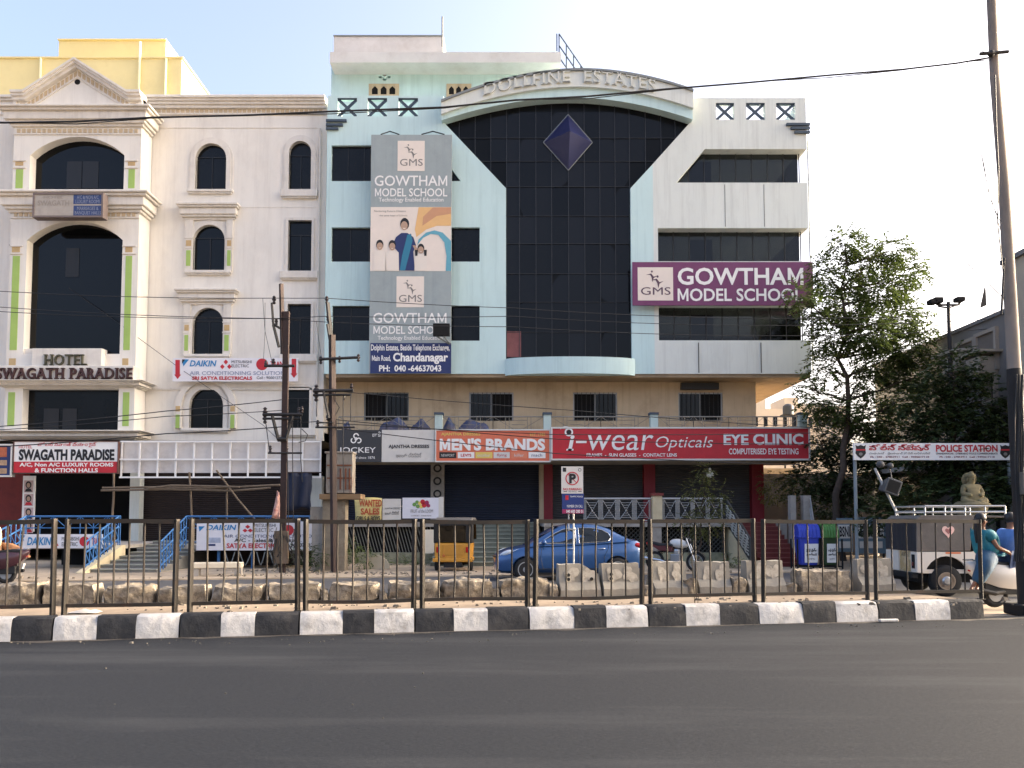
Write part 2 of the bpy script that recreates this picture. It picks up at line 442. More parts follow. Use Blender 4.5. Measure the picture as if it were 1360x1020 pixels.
m_conc = M('weathered_concrete', (158, 152, 144), .9, .15, 3, bump=.3, dirt=(96, 90, 84), dscale=1.2, damt=.5)
m_slab = M('roof_slab_paint', (206, 203, 200), .85, .06, 1, dirt=(160, 150, 142), damt=.3)

# ============================================================ hotel
YH = 33.6; YT = 32.6
hotel = thing('hotel_building', 'white four storey hotel with a pedimented entrance tower and arched black windows', 'building', (XX(220, YH), YH, 0))
xL, xR = XX(-130, YH), XX(432.6, YH, 300)
zb0, zt0 = ZZ(585, YH), ZZ(131, YH)
def moulded(mb, x0, x1, Yf, steps, m=0, m2=None):
    """a cornice: (z0, z1, projection) steps returned round both ends"""
    for i, (z0, z1, d) in enumerate(steps):
        mb.box(x0 - d, x1 + d, Yf - d, Yf + .02 * (i + 1), z0, z1, m if m2 is None or i % 2 == 0 else m2)
def window_set(parent, outer_poly, Y, glass, rec=.14, frame=None, mull=True, name='window'):
    """glazed leaf set back in its opening, with frame as a sub-part"""
    mb = MB(); mb.prism(outer_poly, Y + rec, Y + rec + .05)
    wo = mb.build(name, glass, parent)
    xs = [p[0] for p in outer_poly]; zs = [p[1] for p in outer_poly]
    if mull:
        f = MB(); x0, x1, z0, z1 = min(xs), max(xs), min(zs), max(zs)
        f.box((x0 + x1) / 2 - .02, (x0 + x1) / 2 + .02, Y + rec - .03, Y + rec - .002, z0, z0 + (z1 - z0) * .72)
        f.box(x0, x1, Y + rec - .032, Y + rec - .004, z0 + (z1 - z0) * .72, z0 + (z1 - z0) * .72 + .04)
        f.build('frame', m_frame, wo)
    return wo
holes = []; wins = []
# first column of arched windows, second column
A = [(260, 191, 301, 253, 212), (257, 299, 299, 360, 320), (256, 409, 297, 471, 430), (252, 516, 297, 569, 539)]
for (a, t, b, bt, sp) in A:
    x0, x1, z0, z1 = BX(a, t, b, bt, YH); zs = ZZ(sp, YH); poly = arch_pts(x0, x1, z0, zs, z1); holes.append(poly); wins.append((poly, x0, x1, z0, zs, z1, 'A'))
x0, x1, z0, z1 = BX(384, 188, 413.5, 253, YH); zs = ZZ(203, YH); poly = arch_pts(x0, x1, z0, zs, z1); holes.append(poly); wins.append((poly, x0, x1, z0, zs, z1, 'B'))
for (a, t, b, bt) in [(383, 293, 414, 361), (382, 404, 413, 471), (379, 514, 411, 569)]:
    x0, x1, z0, z1 = BX(a, t, b, bt, YH); poly = [(x0, z0), (x1, z0), (x1, z1), (x0, z1)]; holes.append(poly); wins.append((poly, x0, x1, z0, z1, z1, 'C'))
hw = MB(); hw.prism([(xL, zb0), (xR, zb0), (xR, zt0), (xL, zt0)], YH, YH + .35, 'y', 0, holes)
hw.build('wall', m_white, hotel)
hb = MB(); hb.box(xL, xR, YH + .9, YH + 15, zb0 + .1, zt0 - .4); hb.box(xR - .3, xR, YH + .36, YH + 15, zb0, zt0 - .1); hb.build('rear_block', m_white, hotel)
for i, (poly, x0, x1, z0, zs, z1, k) in enumerate(wins):
    wo = window_set(hotel, poly, YH, m_glass if i % 2 else m_glass2, .15)
    fr = MB()
    e = .19
    if k in 'AB':
        oz = z0 - .02
        op = arch_pts(x0 - e, x1 + e, oz, zs, z1 + e * .95); ip = arch_pts(x0, x1, z0, zs, z1)
        for p, q, yy in ((op, ip, .07),):
            n = len(p)
            for j in range(1, n): fr.prism([p[j], p[(j + 1) % n], q[(j + 1) % n], q[j]], YH - yy, YH + .1)
        e2 = .28; op2 = arch_pts(x0 - e2, x1 + e2, oz - .003, zs, z1 + e2 * .95); ip2 = arch_pts(x0 - e, x1 + e, oz, zs, z1 + e * .95); n = len(op2)
        for j in range(1, n): fr.prism([op2[j], op2[(j + 1) % n], ip2[(j + 1) % n], ip2[j]], YH - .035, YH + .05)
    else:
        fr.box(x0 - .11, x0, YH - .06, YH + .1, z0, z1 + .11); fr.box(x1, x1 + .11, YH - .06, YH + .1, z0, z1 + .11); fr.box(x0, x1, YH - .06, YH + .1, z1, z1 + .11)
    if i != 0 or True:
        fr.build('surround', m_trim, wo)
        sb = MB(); sh = .1 if i == 0 else .3 if k != 'A' else .12
        sb.box(x0 - .3, x1 + .3, YH - .17, YH + .06, z0 - sh, z0); sb.box(x0 - .25, x1 + .25, YH - .12, YH + .05, z0 - sh - .06, z0 - sh)
        sb.build('sill', m_trim, wo, bevel=.015)
# hoods with pilasters over the second and third windows of the first column
def hood(px0, py0, px1, py1, wx0, wx1, base, colour_y):
    hd = MB(); x0, x1, z0, z1 = BX(px0, py0, px1, py1, YH); h = z1 - z0
    xa, xb = x0 + .3, x1 - .3
    for (a, b, d) in ((0, .16, .1), (.16, .3, .2), (.3, .72, .26), (.72, .84, .36), (.84, 1, .42)):
        hd.box(xa - d * .7, xb + d * .7, YH - d, YH + .03, z0 + a * h, z0 + b * h)
    hd.build('hood', m_trim, hotel, bevel=.02)
    pl = MB(); zp0, zp1 = ZZ(base, YH), z0
    w0, w1 = XX(wx0, YH, 380), XX(wx1, YH, 380)
    for (a, b) in ((xa, w0 - .04), (w1 + .04, xb)):
        pl.box(a, b, YH - .1, YH + .04, zp0, zp1)
        cm = (a + b) / 2; hw_ = (b - a) * .28; zc = ZZ(colour_y, YH)
        pl.box(cm - hw_ * 1.2, cm + hw_ * 1.2, YH - .113, YH - .09, zc - .12, zc + .12, 1)
        pl.box(cm - hw_, cm + hw_, YH - .113, YH - .09, zc - .95, zc - .3, 2)
        pl.box(a - .02, b + .02, YH - .125, YH - .08, zc + .2, zc + .25); pl.box(a - .02, b + .02, YH - .125, YH - .08, zc - .22, zc - .17)
    pl.build('pilaster', [m_trim, m_gold, m_green], hotel)
hood(238, 273, 320, 293, 257, 299, 360, 324)
hood(236, 386, 318, 405, 256, 297, 471, 436)
rg = MB(); x0, x1, z0, z1 = BX(252, 516, 297, 569, YH); zs = ZZ(540, YH)
op = arch_pts(x0 - .55, x1 + .55, z0, zs, z1 + .42); ip = arch_pts(x0 - .29, x1 + .29, z0, zs, z1 + .26); n = len(op)
for j in range(1, n): rg.prism([op[j], op[(j + 1) % n], ip[(j + 1) % n], ip[j]], YH - .16, YH + .04)
for a in (x0 - .42, x1 + .42):
    rg.box(a - .08, a + .08, YH - .172, YH - .15, zs - .9, zs - .35, 1); rg.box(a - .09, a + .09, YH - .172, YH - .15, zs - .22, zs, 2)
rg.build('arch_surround', [m_trim, m_green, m_gold], hotel)
# parapet cornice with dentils, string courses
xa = XX(192, YH, 140); pc, pc2 = MB(), MB()
for (a, b, d) in ((ZZ(153, YH), ZZ(150.5, YH), .06), (ZZ(145, YH), ZZ(141, YH), .12), (ZZ(141, YH), ZZ(137.5, YH), .2), (ZZ(137.5, YH), ZZ(134.5, YH), .28), (ZZ(134.5, YH), ZZ(131, YH), .36)):
    pc.box(xa, xR - .04, YH - d, YH + .02, a, b); pc2.box(xL, XX(16, YT, 140), YH - d, YH + .02, a, b)
pc.build('cornice', m_trim, hotel, bevel=.012); pc2.build('cornice', m_trim, hotel, bevel=.012)
dn = MB(); k = 37
for i in range(k):
    a = xa + .15 + (xR - xa - .3) * i / k; dn.box(a, a + .14, YH - .03, YH + .02, ZZ(150.5, YH), ZZ(146, YH))
dn.build('dentils', m_tan, hotel)
sc_ = MB(); sc_.box(XX(185, YH, 517), xR - .05, YH - .06, YH + .02, ZZ(518, YH), ZZ(515.5, YH)); sc_.box(XX(190, YH, 170), xR - .4, YH - .018, YH + .02, ZZ(170.5, YH), ZZ(169.5, YH))
sc_.box(XX(320, YH, 275), xR - .4, YH - .012, YH + .02, ZZ(276, YH), ZZ(275.2, YH)); sc_.build('string_course', m_trim, hotel)
dp = MB(); dp.tube([(XX(426, YH, 180), YH - .08, ZZ(172, YH)), (XX(426, YH, 180), YH - .08, ZZ(585, YH))], .045); dp.build('drain_pipe', m_trim, hotel, smooth=40)
# entrance tower
def TXX(px, py=330): return XX(px, YT, py)
tx0, tx1 = TXX(13.5), TXX(184)
def tz(py): return ZZ(py, YT)
th = []
a1 = seg_pts(TXX(40, 215), TXX(165, 215), tz(253), tz(206), tz(181.5)); a2 = seg_pts(TXX(33.5, 390), TXX(161, 390), tz(470), tz(319), tz(293.5))
a3 = [(TXX(29.5, 545), tz(571)), (TXX(157, 545), tz(571)), (TXX(157, 545), tz(516)), (TXX(29.5, 545), tz(516))]
tw = MB(); tw.prism([(tx0, tz(584)), (tx1, tz(584)), (tx1, tz(150)), (tx0, tz(150))], YT, YT + .95, 'y', 0, [a1, a2, a3])
tw.build('tower_wall', m_white, hotel)
for j, p in enumerate((a1, a2, a3)):
    wo = window_set(hotel, p, YT, m_glass if j < 2 else m_glass2, .42, mull=False)
    f = MB(); xs = [q[0] for q in p]; zs_ = [q[1] for q in p]; wd = max(xs) - min(xs); ht = max(zs_) - min(zs_)
    for q in ((.33, .5, .12, .62), (.5, .68, .12, .62)) if j == 0 else ((.35, .5, .6, .82),) if j == 1 else ((.16, .33, .05, .55), (.36, .52, .05, .55)):
        f.box(min(xs) + wd * q[0] + .02, min(xs) + wd * q[1] - .02, YT + .4, YT + .417, min(zs_) + ht * q[2], min(zs_) + ht * q[3])
    f.build('pane', m_frame, wo)
pd = MB()                                     # pediment
e0, e1 = TXX(19, 140), TXX(190, 140); ap = (TXX(103, 110), tz(88)); zc0 = tz(147)
gx0, gx1 = TXX(36, 140), TXX(172, 140)
pd.prism([(e0, zc0), (e1, zc0), (e1, tz(131)), (gx1, tz(131)), ap, (gx0, tz(131)), (e0, tz(131))], YT, YT + .5)
pd.build('pediment', m_white, hotel)
rk = MB()
def rake(mb, d0, d1, proj, m=0):
    """moulding that follows the pediment's outline between two offsets"""
    o = [(e0, tz(131)), (gx0, tz(131)), ap, (gx1, tz(131)), (e1, tz(131))]
    for i in range(4):
        (ax, az), (bx_, bz) = o[i], o[i + 1]
        mb.prism([(ax, az + d0), (bx_, bz + d0), (bx_, bz + d1), (ax, az + d1)], YT - proj, YT + .35, 'y', m)
rake(rk, -.13, .0, .2); rake(rk, 0, .1, .3); rake(rk, .1, .2, .36); rake(rk, -.5, -.43, .05)
for (a, b) in ((e0, e0 + .13), (e1 - .13, e1)): rk.box(a, b, YT - .09, YT + .4, zc0, tz(131) - .13)
rk.build('rake_moulding', m_trim, hotel)
rd = MB(); o = [(e0 + .2, tz(131)), (gx0, tz(131)), ap, (gx1, tz(131)), (e1 - .2, tz(131))]
for i in range(4):
    (ax, az), (bx_, bz) = o[i], o[i + 1]; L = math.hypot(bx_ - ax, bz - az); n = max(1, int(L / .2))
    for k in range(n):
        t0, t1 = (k + .15) / n, (k + .75) / n
        rd.prism([(ax + (bx_ - ax) * t0, az + (bz - az) * t0 - .4), (ax + (bx_ - ax) * t1, az + (bz - az) * t1 - .4), (ax + (bx_ - ax) * t1, az + (bz - az) * t1 - .2), (ax + (bx_ - ax) * t0, az + (bz - az) * t0 - .2)], YT - .03, YT + .02)
rd.build('dentils', m_tan, hotel)
vh = MB(); disc(vh, (ap[0], tz(109)), .115, YT - .012); vh.build('vent_hole', m_black, hotel)
def tower_cornice(pt, pb, dents):
    cb = MB(); z0, z1 = tz(pb), tz(pt); h = z1 - z0
    for (a, b, d) in ((0, .14, .1), (.14, .3, .2), (.3, .75, .3), (.75, .88, .42), (.88, 1, .52)):
        cb.box(tx0 - d, tx1 + d, YT - d, YT + .9, z0 + a * h, z0 + b * h)
    cb.build('cornice', m_trim, hotel, bevel=.02)
    if dents:
        db = MB(); zz = tz(dents); n = 24
        for k in range(n):
            a = tx0 + .12 + (tx1 - tx0 - .2) * k / n; db.box(a, a + .13, YT - .03, YT + .02, zz - .075, zz + .075)
        db.box(tx0, tx1, YT - .045, YT + .02, zz - .16, zz - .11, 1)
        db.build('dentils', [m_tan, m_trim], hotel)
tower_cornice(146, 169, 174); tower_cornice(258, 283, 285); tower_cornice(507, 515, None); tower_cornice(573, 584, None)
gp = MB()
def green(px0, px1, pt, pb): 
    x0, x1, z0, z1 = BX(px0, pt, px1, pb, YT); gp.box(x0, x1, YT - .012, YT + .02, z0, z1, 0)
def ochre(px0, px1, pt, pb):
    x0, x1, z0, z1 = BX(px0, pt, px1, pb, YT); gp.box(x0, x1, YT - .012, YT + .02, z0, z1, 1)
for (a, b) in ((21, 30.5), (170.5, 179)): green(a, b, 225, 250); ochre(a - .5, b + .5, 215, 220)
for (a, b) in ((15, 24.5), (165.5, 174)): green(a, b, 340, 465); ochre(a + 1, b + 2, 328, 335); ochre(a - 3, b - 3.5, 476, 485)
for (a, b) in ((10.5, 19.5), (163, 171.5)): green(a, b, 521, 566)
for (a, b) in ((17, 35), (166.5, 183.5)):
    for yy in (213, 222.5): x0, x1, z0, z1 = BX(a, yy, b, yy + 1.3, YT); gp.box(x0, x1, YT - .05, YT + .02, z0, z1, 2)
for (a, b) in ((14, 30), (163, 181)):
    for yy in (326.5, 336.5): x0, x1, z0, z1 = BX(a, yy, b, yy + 1.3, YT); gp.box(x0, x1, YT - .05, YT + .02, z0, z1, 2)
gp.build('pilaster_panels', [m_green, m_gold, m_trim], hotel)
bl = MB(); bl.pbox(29, 463, 137, 487, YT + .05, YT + .4); bl.pbox(42, 462.5, 135, 486.5, YT - .25, YT + .2); bl.pbox(-4, 485.5, 177, 508, YT - .4, YT + .2); bl.build('name_ledge', m_trim, hotel, bevel=.02)
# ground floor: void behind, pillars, roller shutters
gf = MB()
gf.box(xL, xR, YH + 4, YH + 4.2, -.2, zb0 + .3); gf.box(xL, xR, YH + .2, YH + 4.2, zb0 - .02, zb0 + .35)
gf.box(xL, xR, YH - 2.0, YH + 4, .55, .68, 0)
gf.build('interior', m_void, hotel)
pl = MB(); pl.pbox(172, 612, 185, 722, YH - .1, YH + .3); pl.build('pillar', m_off, hotel)
pl = MB(); pl.pbox(412, 632, 427, 722, YH - .1, YH + .3); pl.build('pillar', m_off, hotel)
pl = MB(); pl.pbox(-40, 625, 31, 722, YH - .1, YH + .3); pl.build('pillar', M('brick_red_paint', (108, 38, 32), .8, .15, 3), hotel)
m_shut_br = M('brown_shutter', (44, 32, 28), .7, .2, 2)
sh = MB(); x0, x1, z0, z1 = BX(186, 612, 412, 722, YH + .5); corr(sh, x0, x1, z0, z1, YH + .5); sh.build('shutter', m_shut_br, hotel)
fp = MB()                                     # plinth with basement void and steps
fp.box(xL, xR, YH - 8.2, YH - 7.9, -.03, .04)
# ============================================================ yellow building behind the hotel
YY = 43.0
yb = thing('yellow_building', 'plain pale yellow block rising behind the hotel parapet', 'building', (XX(150, YY, 100), YY, 0))
mb = MB(); xa, xb = XX(-160, YY, 100), XX(241, YY, 100); mb.box(xa, xb, YY, YY + 14, .0, ZZ(78, YY)); mb.box(xa - .1, xb + .1, YY - .1, YY + 14.1, ZZ(78, YY), ZZ(76.3, YY)); mb.build('wall', m_yellow, yb)
mb = MB(); mb.box(XX(57, YY, 66), XX(204, YY, 66), YY + 1.5, YY + 12, ZZ(78, YY), ZZ(54, YY + 1.5)); mb.box(XX(56, YY, 66), XX(205, YY, 66), YY + 1.4, YY + 12.1, ZZ(54, YY + 1.5), ZZ(52.6, YY + 1.5)); mb.build('penthouse', m_yellow, yb)
for (q, t) in ((55, 79), (186, 57), (221, 79)):
    mb = MB(); x = XX(q, YY, 100); mb.tube([(x, YY - .1, ZZ(130, YY)), (x, YY - .1, ZZ(t, YY))], .07); mb.build('pipe', M('yellow_pipe', (238, 228, 180), .6, .03), yb, smooth=40)
mb = MB(); x = XX(66, YY, 66); mb.tube([(x, YY + 2, ZZ(76, YY)), (x + .15, YY + 2, ZZ(42, YY))], .05); mb.build('rod', m_cap, yb)

# ============================================================ teal commercial building
YF = 33.0
def fz(py): return ZZ(py, YF)
def fx(px, py=330): return XX(px, YF, py)
teal = thing('commercial_building', 'pale teal five storey building with a black glass bay under an arched parapet', 'building', (fx(755), YF, 0))
XL, XRr = fx(432.8, 310), fx(1074, 320)
Xg0, Xg1, Xa0, Xa1 = fx(672), fx(838), fx(589, 150), fx(917, 150)
Zb = fz(496.5)
def rects(l): 
    out = []
    for q in l:
        x0, x1, z0, z1 = BX(*q, YF); out.append([(x0, z0), (x1, z0), (x1, z1), (x0, z1)])
    return out
xl_open = rects([(448, 130, 474, 154.5), (488, 130, 514, 154.5), (529, 130, 555, 154.5)])
x0, x1, z0, z1 = BX(440, 193, 612, 240.5, YF); x2 = fx(576, 193)
lw = [[(x0, z0), (x1, z0), (x2, z1), (x0, z1)]] + rects([(440, 302, 637, 347.5), (441, 406, 637, 452.5)])
mb = MB(); mb.prism([(XL, Zb), (Xg0, Zb), (Xg0, fz(250)), (Xa0, fz(162)), (Xa0, fz(127)), (XL, fz(127))], YF, YF + .3, 'y', 0, xl_open + lw)
mb.build('teal_wall', m_teal, teal)
for p in lw:
    wo = window_set(teal, p, YF, m_glass2, .16, mull=False)
    f = MB(); xs = [q[0] for q in p]; zs = [q[1] for q in p]
    for k in range(1, 8):
        x = min(xs) + (max(xs) - min(xs)) * k / 8
        if x < max(xs) - 1.2: f.box(x - .015, x + .015, YF + .13, YF + .158, min(zs), max(zs))
    f.box(min(xs), max(xs) - .9, YF + .13, YF + .158, max(zs) - .05, max(zs)); f.build('frame', m_frame, wo)
mb = MB(); mb.pbox(520, 315, 533, 352, YF - .02, YF, 0); mb.v = []; mb.f = []; mb.mi = []
# right wing
Xs = fx(868); Xn = fx(874); XR = XRr
zA = {k: fz(k) for k in (130, 198, 220, 242.5, 303, 347, 405, 452)}
mb = MB(); mb.prism([(Xg1, Zb), (Xs, Zb), (Xs, zA[220]), (fx(865, 220), zA[220]), (Xg1, fz(250))], YF, YF + .3); mb.build('teal_strip_wall', m_teal, teal)
ro = rects([(951, 136.5, 975, 159), (991, 136.5, 1016, 159), (1031, 136.5, 1056, 159)])
mb = MB(); mb.prism([(Xs, Zb), (XR, Zb), (XR, zA[452]), (Xn, zA[452]), (Xn, zA[405]), (XR, zA[405]), (XR, zA[347]), (Xn, zA[347]), (Xn, zA[303]), (XR, zA[303]), (XR, zA[242.5]),
                     (fx(898, 242), zA[242.5]), (fx(936, 198), zA[198]), (XR, zA[198]), (XR, zA[130]), (Xa1, zA[130]), (Xa1, fz(162)), (fx(865, 220), zA[220]), (Xs, zA[220])], YF, YF + .3, 'y', 0, ro)
mb.build('white_wall', m_off, teal)
BK = YF + 13
mb = MB()
for (a, b) in ((198, 186), (303, 242.5), (405, 347), (496.5, 452)):
    zt_ = zA.get(b, fz(b)); zb_ = zA.get(a, Zb)
    mb.box(XR - .25, XR, YF + .302, BK, zb_, zt_)
    mb.box(Xg1, XR - .252, YF + .302, BK, zb_ + .004, zb_ + .2)
    mb.box(Xg1, XR - .252, YF + .302, BK, zt_ - .2, zt_ - .004)
mb.box(XR - .25, XR, YF + .302, BK, fz(186), zA[130]); mb.build('floor_band', m_off, teal)
# glazed corner rooms
m_tintg = M_tint('tinted_room_glass', (.3, .31, .32)); m_tints = M_tint('tinted_side_glass', (.5, .52, .54))
for (t, b) in ((198, 242.5), (303, 347), (405, 452)):
    z0, z1 = fz(b), fz(t)
    gl = MB(); gx = XR - .22; gy = YF + .5
    gl.box(Xn + .06, gx, gy, gy + .02, z0, z1); gs = MB(); gs.box(gx, gx + .02, gy + .021, BK - 4, z0, z1); gs.build('side_window', m_tints, teal)
    wo = gl.build('window', m_tintg, teal)
    f = MB()
    for k in range(10): f.box(Xn + .06 + (gx - Xn) * k / 9 - .02, Xn + .06 + (gx - Xn) * k / 9 + .02, gy - .03, gy - .003, z0, z1)
    for k in range(6): f.box(gx + .025, gx + .05, gy + .2 + k * 1.1, gy + .24 + k * 1.1, z0, z1)
    f.build('frame', m_frame, wo)
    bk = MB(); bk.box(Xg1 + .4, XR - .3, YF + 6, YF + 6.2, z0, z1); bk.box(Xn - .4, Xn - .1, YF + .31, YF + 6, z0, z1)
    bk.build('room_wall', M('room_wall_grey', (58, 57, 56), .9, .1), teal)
    if t != 303 or True:
        dr = MB(); xa = XX(986, YF + 5.9, 225); dr.box(xa, xa + 1.5, YF + 5.8, YF + 5.98, z0, z1 - .3); dr.build('room_door', M('room_door_brown', (120, 62, 48), .7, .1), teal)
    dr = MB(); xa = XX(916, gy, 225); dr.box(xa, xa + .9, gy + .06, gy + .1, z0, z1 - .28); dr.build('open_casement', m_black, teal)
pp = MB(); pp.tube([(XR + .15, YF + .3, fz(182)), (XR + .15, YF + .3, fz(300)), (XR + .17, YF + .3, fz(492))], .03); pp.build('drain_pipe', m_cap, teal)
# X-shaped crosses in the parapet openings
for p in xl_open + ro:
    x0, x1 = p[0][0], p[1][0]; z0, z1 = p[0][1], p[2][1]; c = MB(); w_ = .052
    for (a, b) in (((x0, z0), (x1, z1)), ((x0, z1), (x1, z0))):
        d = Vector((b[0] - a[0], b[1] - a[1])).normalized(); q = Vector((-d.y, d.x)) * w_
        yy = .06 if a[1] == z0 else .064
        c.prism([(a[0] - q.x, a[1] - q.y), (b[0] - q.x, b[1] - q.y), (b[0] + q.x, b[1] + q.y), (a[0] + q.x, a[1] + q.y)], YF + yy, YF + .06 + yy)
    c.box(x0, x1, YF + .02, YF + .1, z1 - .04, z1); c.build('cross', m_slate, teal)
st = MB()
for (a, b, t) in ((432.8, 460, 158), (432.8, 455, 163.5), (432.8, 449, 168.5), (1045, 1076, 163), (1051, 1076, 168), (1056, 1076, 173.2)): st.pbox(a, t, b, t + 3.2, YF - .1, YF + .02)
st.build('stripes', m_slate, teal)
jt = MB()
for (a, t, b) in ((928, 455, 495), (1011, 455, 495)): jt.pbox(a - .6, t, a + .6, b, YF - .012, YF + .02)
for (a, t, b) in ((963, 245, 301), (1015, 245, 301)): jt.pbox(a - .35, t, a + .35, b, YF - .006, YF + .02)
jt.build('wall_joint', M('joint_dark', (84, 84, 80), .9, .1), teal)
# black glass bay
def arc_out(x): pass
def interp(pts, px):
    for (a, b) in zip(pts, pts[1:]):
        if a[0] <= px <= b[0]:
            t = (px - a[0]) / (b[0] - a[0]); return a[1] + (b[1] - a[1]) * t
    return pts[0][1] if px < pts[0][0] else pts[-1][1]
def smooth_arc(l, pk, r, n=24):
    """parabola-like arc through left, peak and right points in the picture"""
    out = []
    for i in range(n + 1):
        t = i / n; px = l[0] + (r[0] - l[0]) * t; tp = (pk[0] - l[0]) / (r[0] - l[0])
        base = l[1] + (r[1] - l[1]) * t; bp = l[1] + (r[1] - l[1]) * tp
        out.append((px, base + (pk[1] - bp) * (1 - abs((t - tp) / (tp if t < tp else 1 - tp)) ** 1.9)))
    return out
ARO = smooth_arc((587, 143), (757, 102), (918, 129)); ARM = smooth_arc((587, 158), (757, 122), (918, 150)); ARI = smooth_arc((587, 164), (757, 134), (918, 163))
def conv(l): return [(fx(a, 150), fz(b)) for a, b in l]
go = [(Xg0, fz(478)), (Xg1, fz(478)), (Xg1, fz(250)), (Xa1 + .02, fz(162))] + conv(ARI)[::-1][1:-1] + [(Xa0 - .02, fz(162)), (Xg0, fz(250))]
mb = MB(); mb.prism(go, YF + .2, YF + .32)
bay = mb.build('glass_bay', M('bay_glass', (12, 13, 15), .3, .2, .6, spec=.15), teal)
gp_ = MB(); gr_ = random.Random(6); gx_ = [609, 630.5, 651.5, 672.8, 690, 712, 733, 755.5, 777, 797.5, 818, 837.5, 859, 880, 899]; gy_ = [146, 181, 212, 246, 285, 322, 362, 400, 440, 477]
for i in range(len(gx_) - 1):
    for j in range(len(gy_) - 1):
        ym = gy_[j]; lo, hi = (gx_[i], gx_[i + 1])
        if j == 0 and not (651 < lo < 860): continue
        if gy_[j + 1] > 250 and not (672 <= lo < 830): continue
        if gy_[j + 1] <= 250 and not (lo > 589 + (gy_[j + 1] - 162) * .943 and hi < 917 - (gy_[j + 1] - 162) * .9): continue
        x0, x1 = fx(lo, 300), fx(hi, 300); z1, z0 = fz(gy_[j]), fz(gy_[j + 1]); a, b = gr_.uniform(-.006, .006), gr_.uniform(-.006, .006)
        gp_.add([(x0, YF + .194 - a - b, z0), (x1, YF + .194 + a - b, z0), (x1, YF + .194 + a + b, z1), (x0, YF + .194 - a + b, z1)], [(0, 1, 2, 3)])
gp_.build('panes', M_pane('bay_pane', (17, 18, 21), .5, .1, .22), bay)
mu = MB()
for k, px in enumerate((609, 630.5, 651.5, 672.8, 690, 712, 733, 755.5, 777, 797.5, 818, 837.5, 859, 880, 899)):
    x = fx(px, 300); i = max(0, min(len(ARI) - 1, int((px - 587) / (331 / 24)))); zt_ = fz(ARI[i][1]) - .02
    zb_ = fz(478) if 672 <= px <= 838 else fz(162 + 88 * (px - 589) / 83) if px < 672 else fz(250 - 88 * (px - 838) / 79)
    mu.box(x - .012, x + .012, YF + .15, YF + .18, zb_, zt_)
mh = MB()
for py in (181, 212, 246, 285, 322, 362, 400, 440):
    a = 672 if py > 250 else 589 + (py - 162) * 83 / 88; b = 838 if py > 250 else 917 - (py - 162) * 79 / 88
    mh.box(fx(a, 250) + .02, fx(b, 250) - .02, YF + .155, YF + .185, fz(py) - .012, fz(py) + .012)
mu.build('mullions', M('bay_mullion', (38, 39, 42), .45, .1), bay)
mh.build('transoms', M('bay_transom', (20, 21, 23), .5, .1), bay)
pk = MB(); pk.pbox(673, 440, 692, 474, YF + .165, YF + .182); pk.build('curtain', M('curtain_pink', (120, 72, 72), .8, .2), bay)
mb = MB(); rows = []
n = 20; xa, xb = fx(671, 487), fx(843, 487)
for i in range(n + 1):
    t = i / n; x = xa + (xb - xa) * t; y = YF - .55 * math.sqrt(max(0, 1 - (2 * t - 1) ** 2)) ** 1.2 - .02; rows.append((x, y))
mb.prism(rows + [(xb, YF + .25), (xa, YF + .25)], fz(499), fz(477), 'z'); mb.build('bay_sill', m_teal, teal, smooth=30)
# rubbish lying on the sill stays in the bay
mb = MB()
a, b, c = conv(ARO), conv(ARM), conv(ARI)
for i in range(len(a) - 1): mb.prism([b[i], b[i + 1], a[i + 1], a[i]], YF - .42, YF + .3)
mb.build('arch_fascia', m_off, teal)
mb = MB()
for i in range(len(a) - 1): mb.prism([c[i], c[i + 1], b[i + 1], b[i]], YF - .28, YF + .3)
mb.build('arch_band', m_teal, teal)
mb = MB()
for i in range(len(a) - 1): mb.prism([(a[i][0], a[i][1]), (a[i + 1][0], a[i + 1][1]), (a[i + 1][0], a[i + 1][1] + .09), (a[i][0], a[i][1] + .09)], YF - .5, YF + .32)
mb.build('arch_coping', m_cap, teal)
t = TX()
bl = smooth_arc((587, 154.5), (757, 119), (918, 147)); bb = [(fx(p, 140), fz(q)) for p, q in bl]
yl = YF - .5
t.line('DOLLFINE  ESTATES', fx(642, 130), fx(868, 130), 0, .52, yl, weight=.004, serif=True, spacing=1.1, depth=.08, bend=lambda x: interp(bb, x) + .05)
t.build(M('raised_letters', (200, 202, 194), .8, .05), teal, 'lettering')
# octahedral ornament of blue glass
m_d1 = M('ornament_glass', (44, 48, 84), .3, .05, spec=.4)
mb = MB(); cx, cz = fx(755, 187), fz(187); x0, x1, z0, z1 = fx(722, 187), fx(787, 187), fz(224), fz(150); yo = YF + .15
V = [(x0, yo, cz), (cx, yo, z1), (x1, yo, cz), (cx, yo, z0), (cx, yo - 1.0, cz)]
mb.add(V, [(0, 1, 4), (1, 2, 4), (2, 3, 4), (3, 0, 4), (0, 3, 2, 1)]); orn = mb.build('diamond_ornament', m_d1, teal)
mb = MB()
for i in range(4): mb.tube([V[i], V[(i + 1) % 4]], .025, 6)
mb.build('ornament_rim', m_cap, orn)
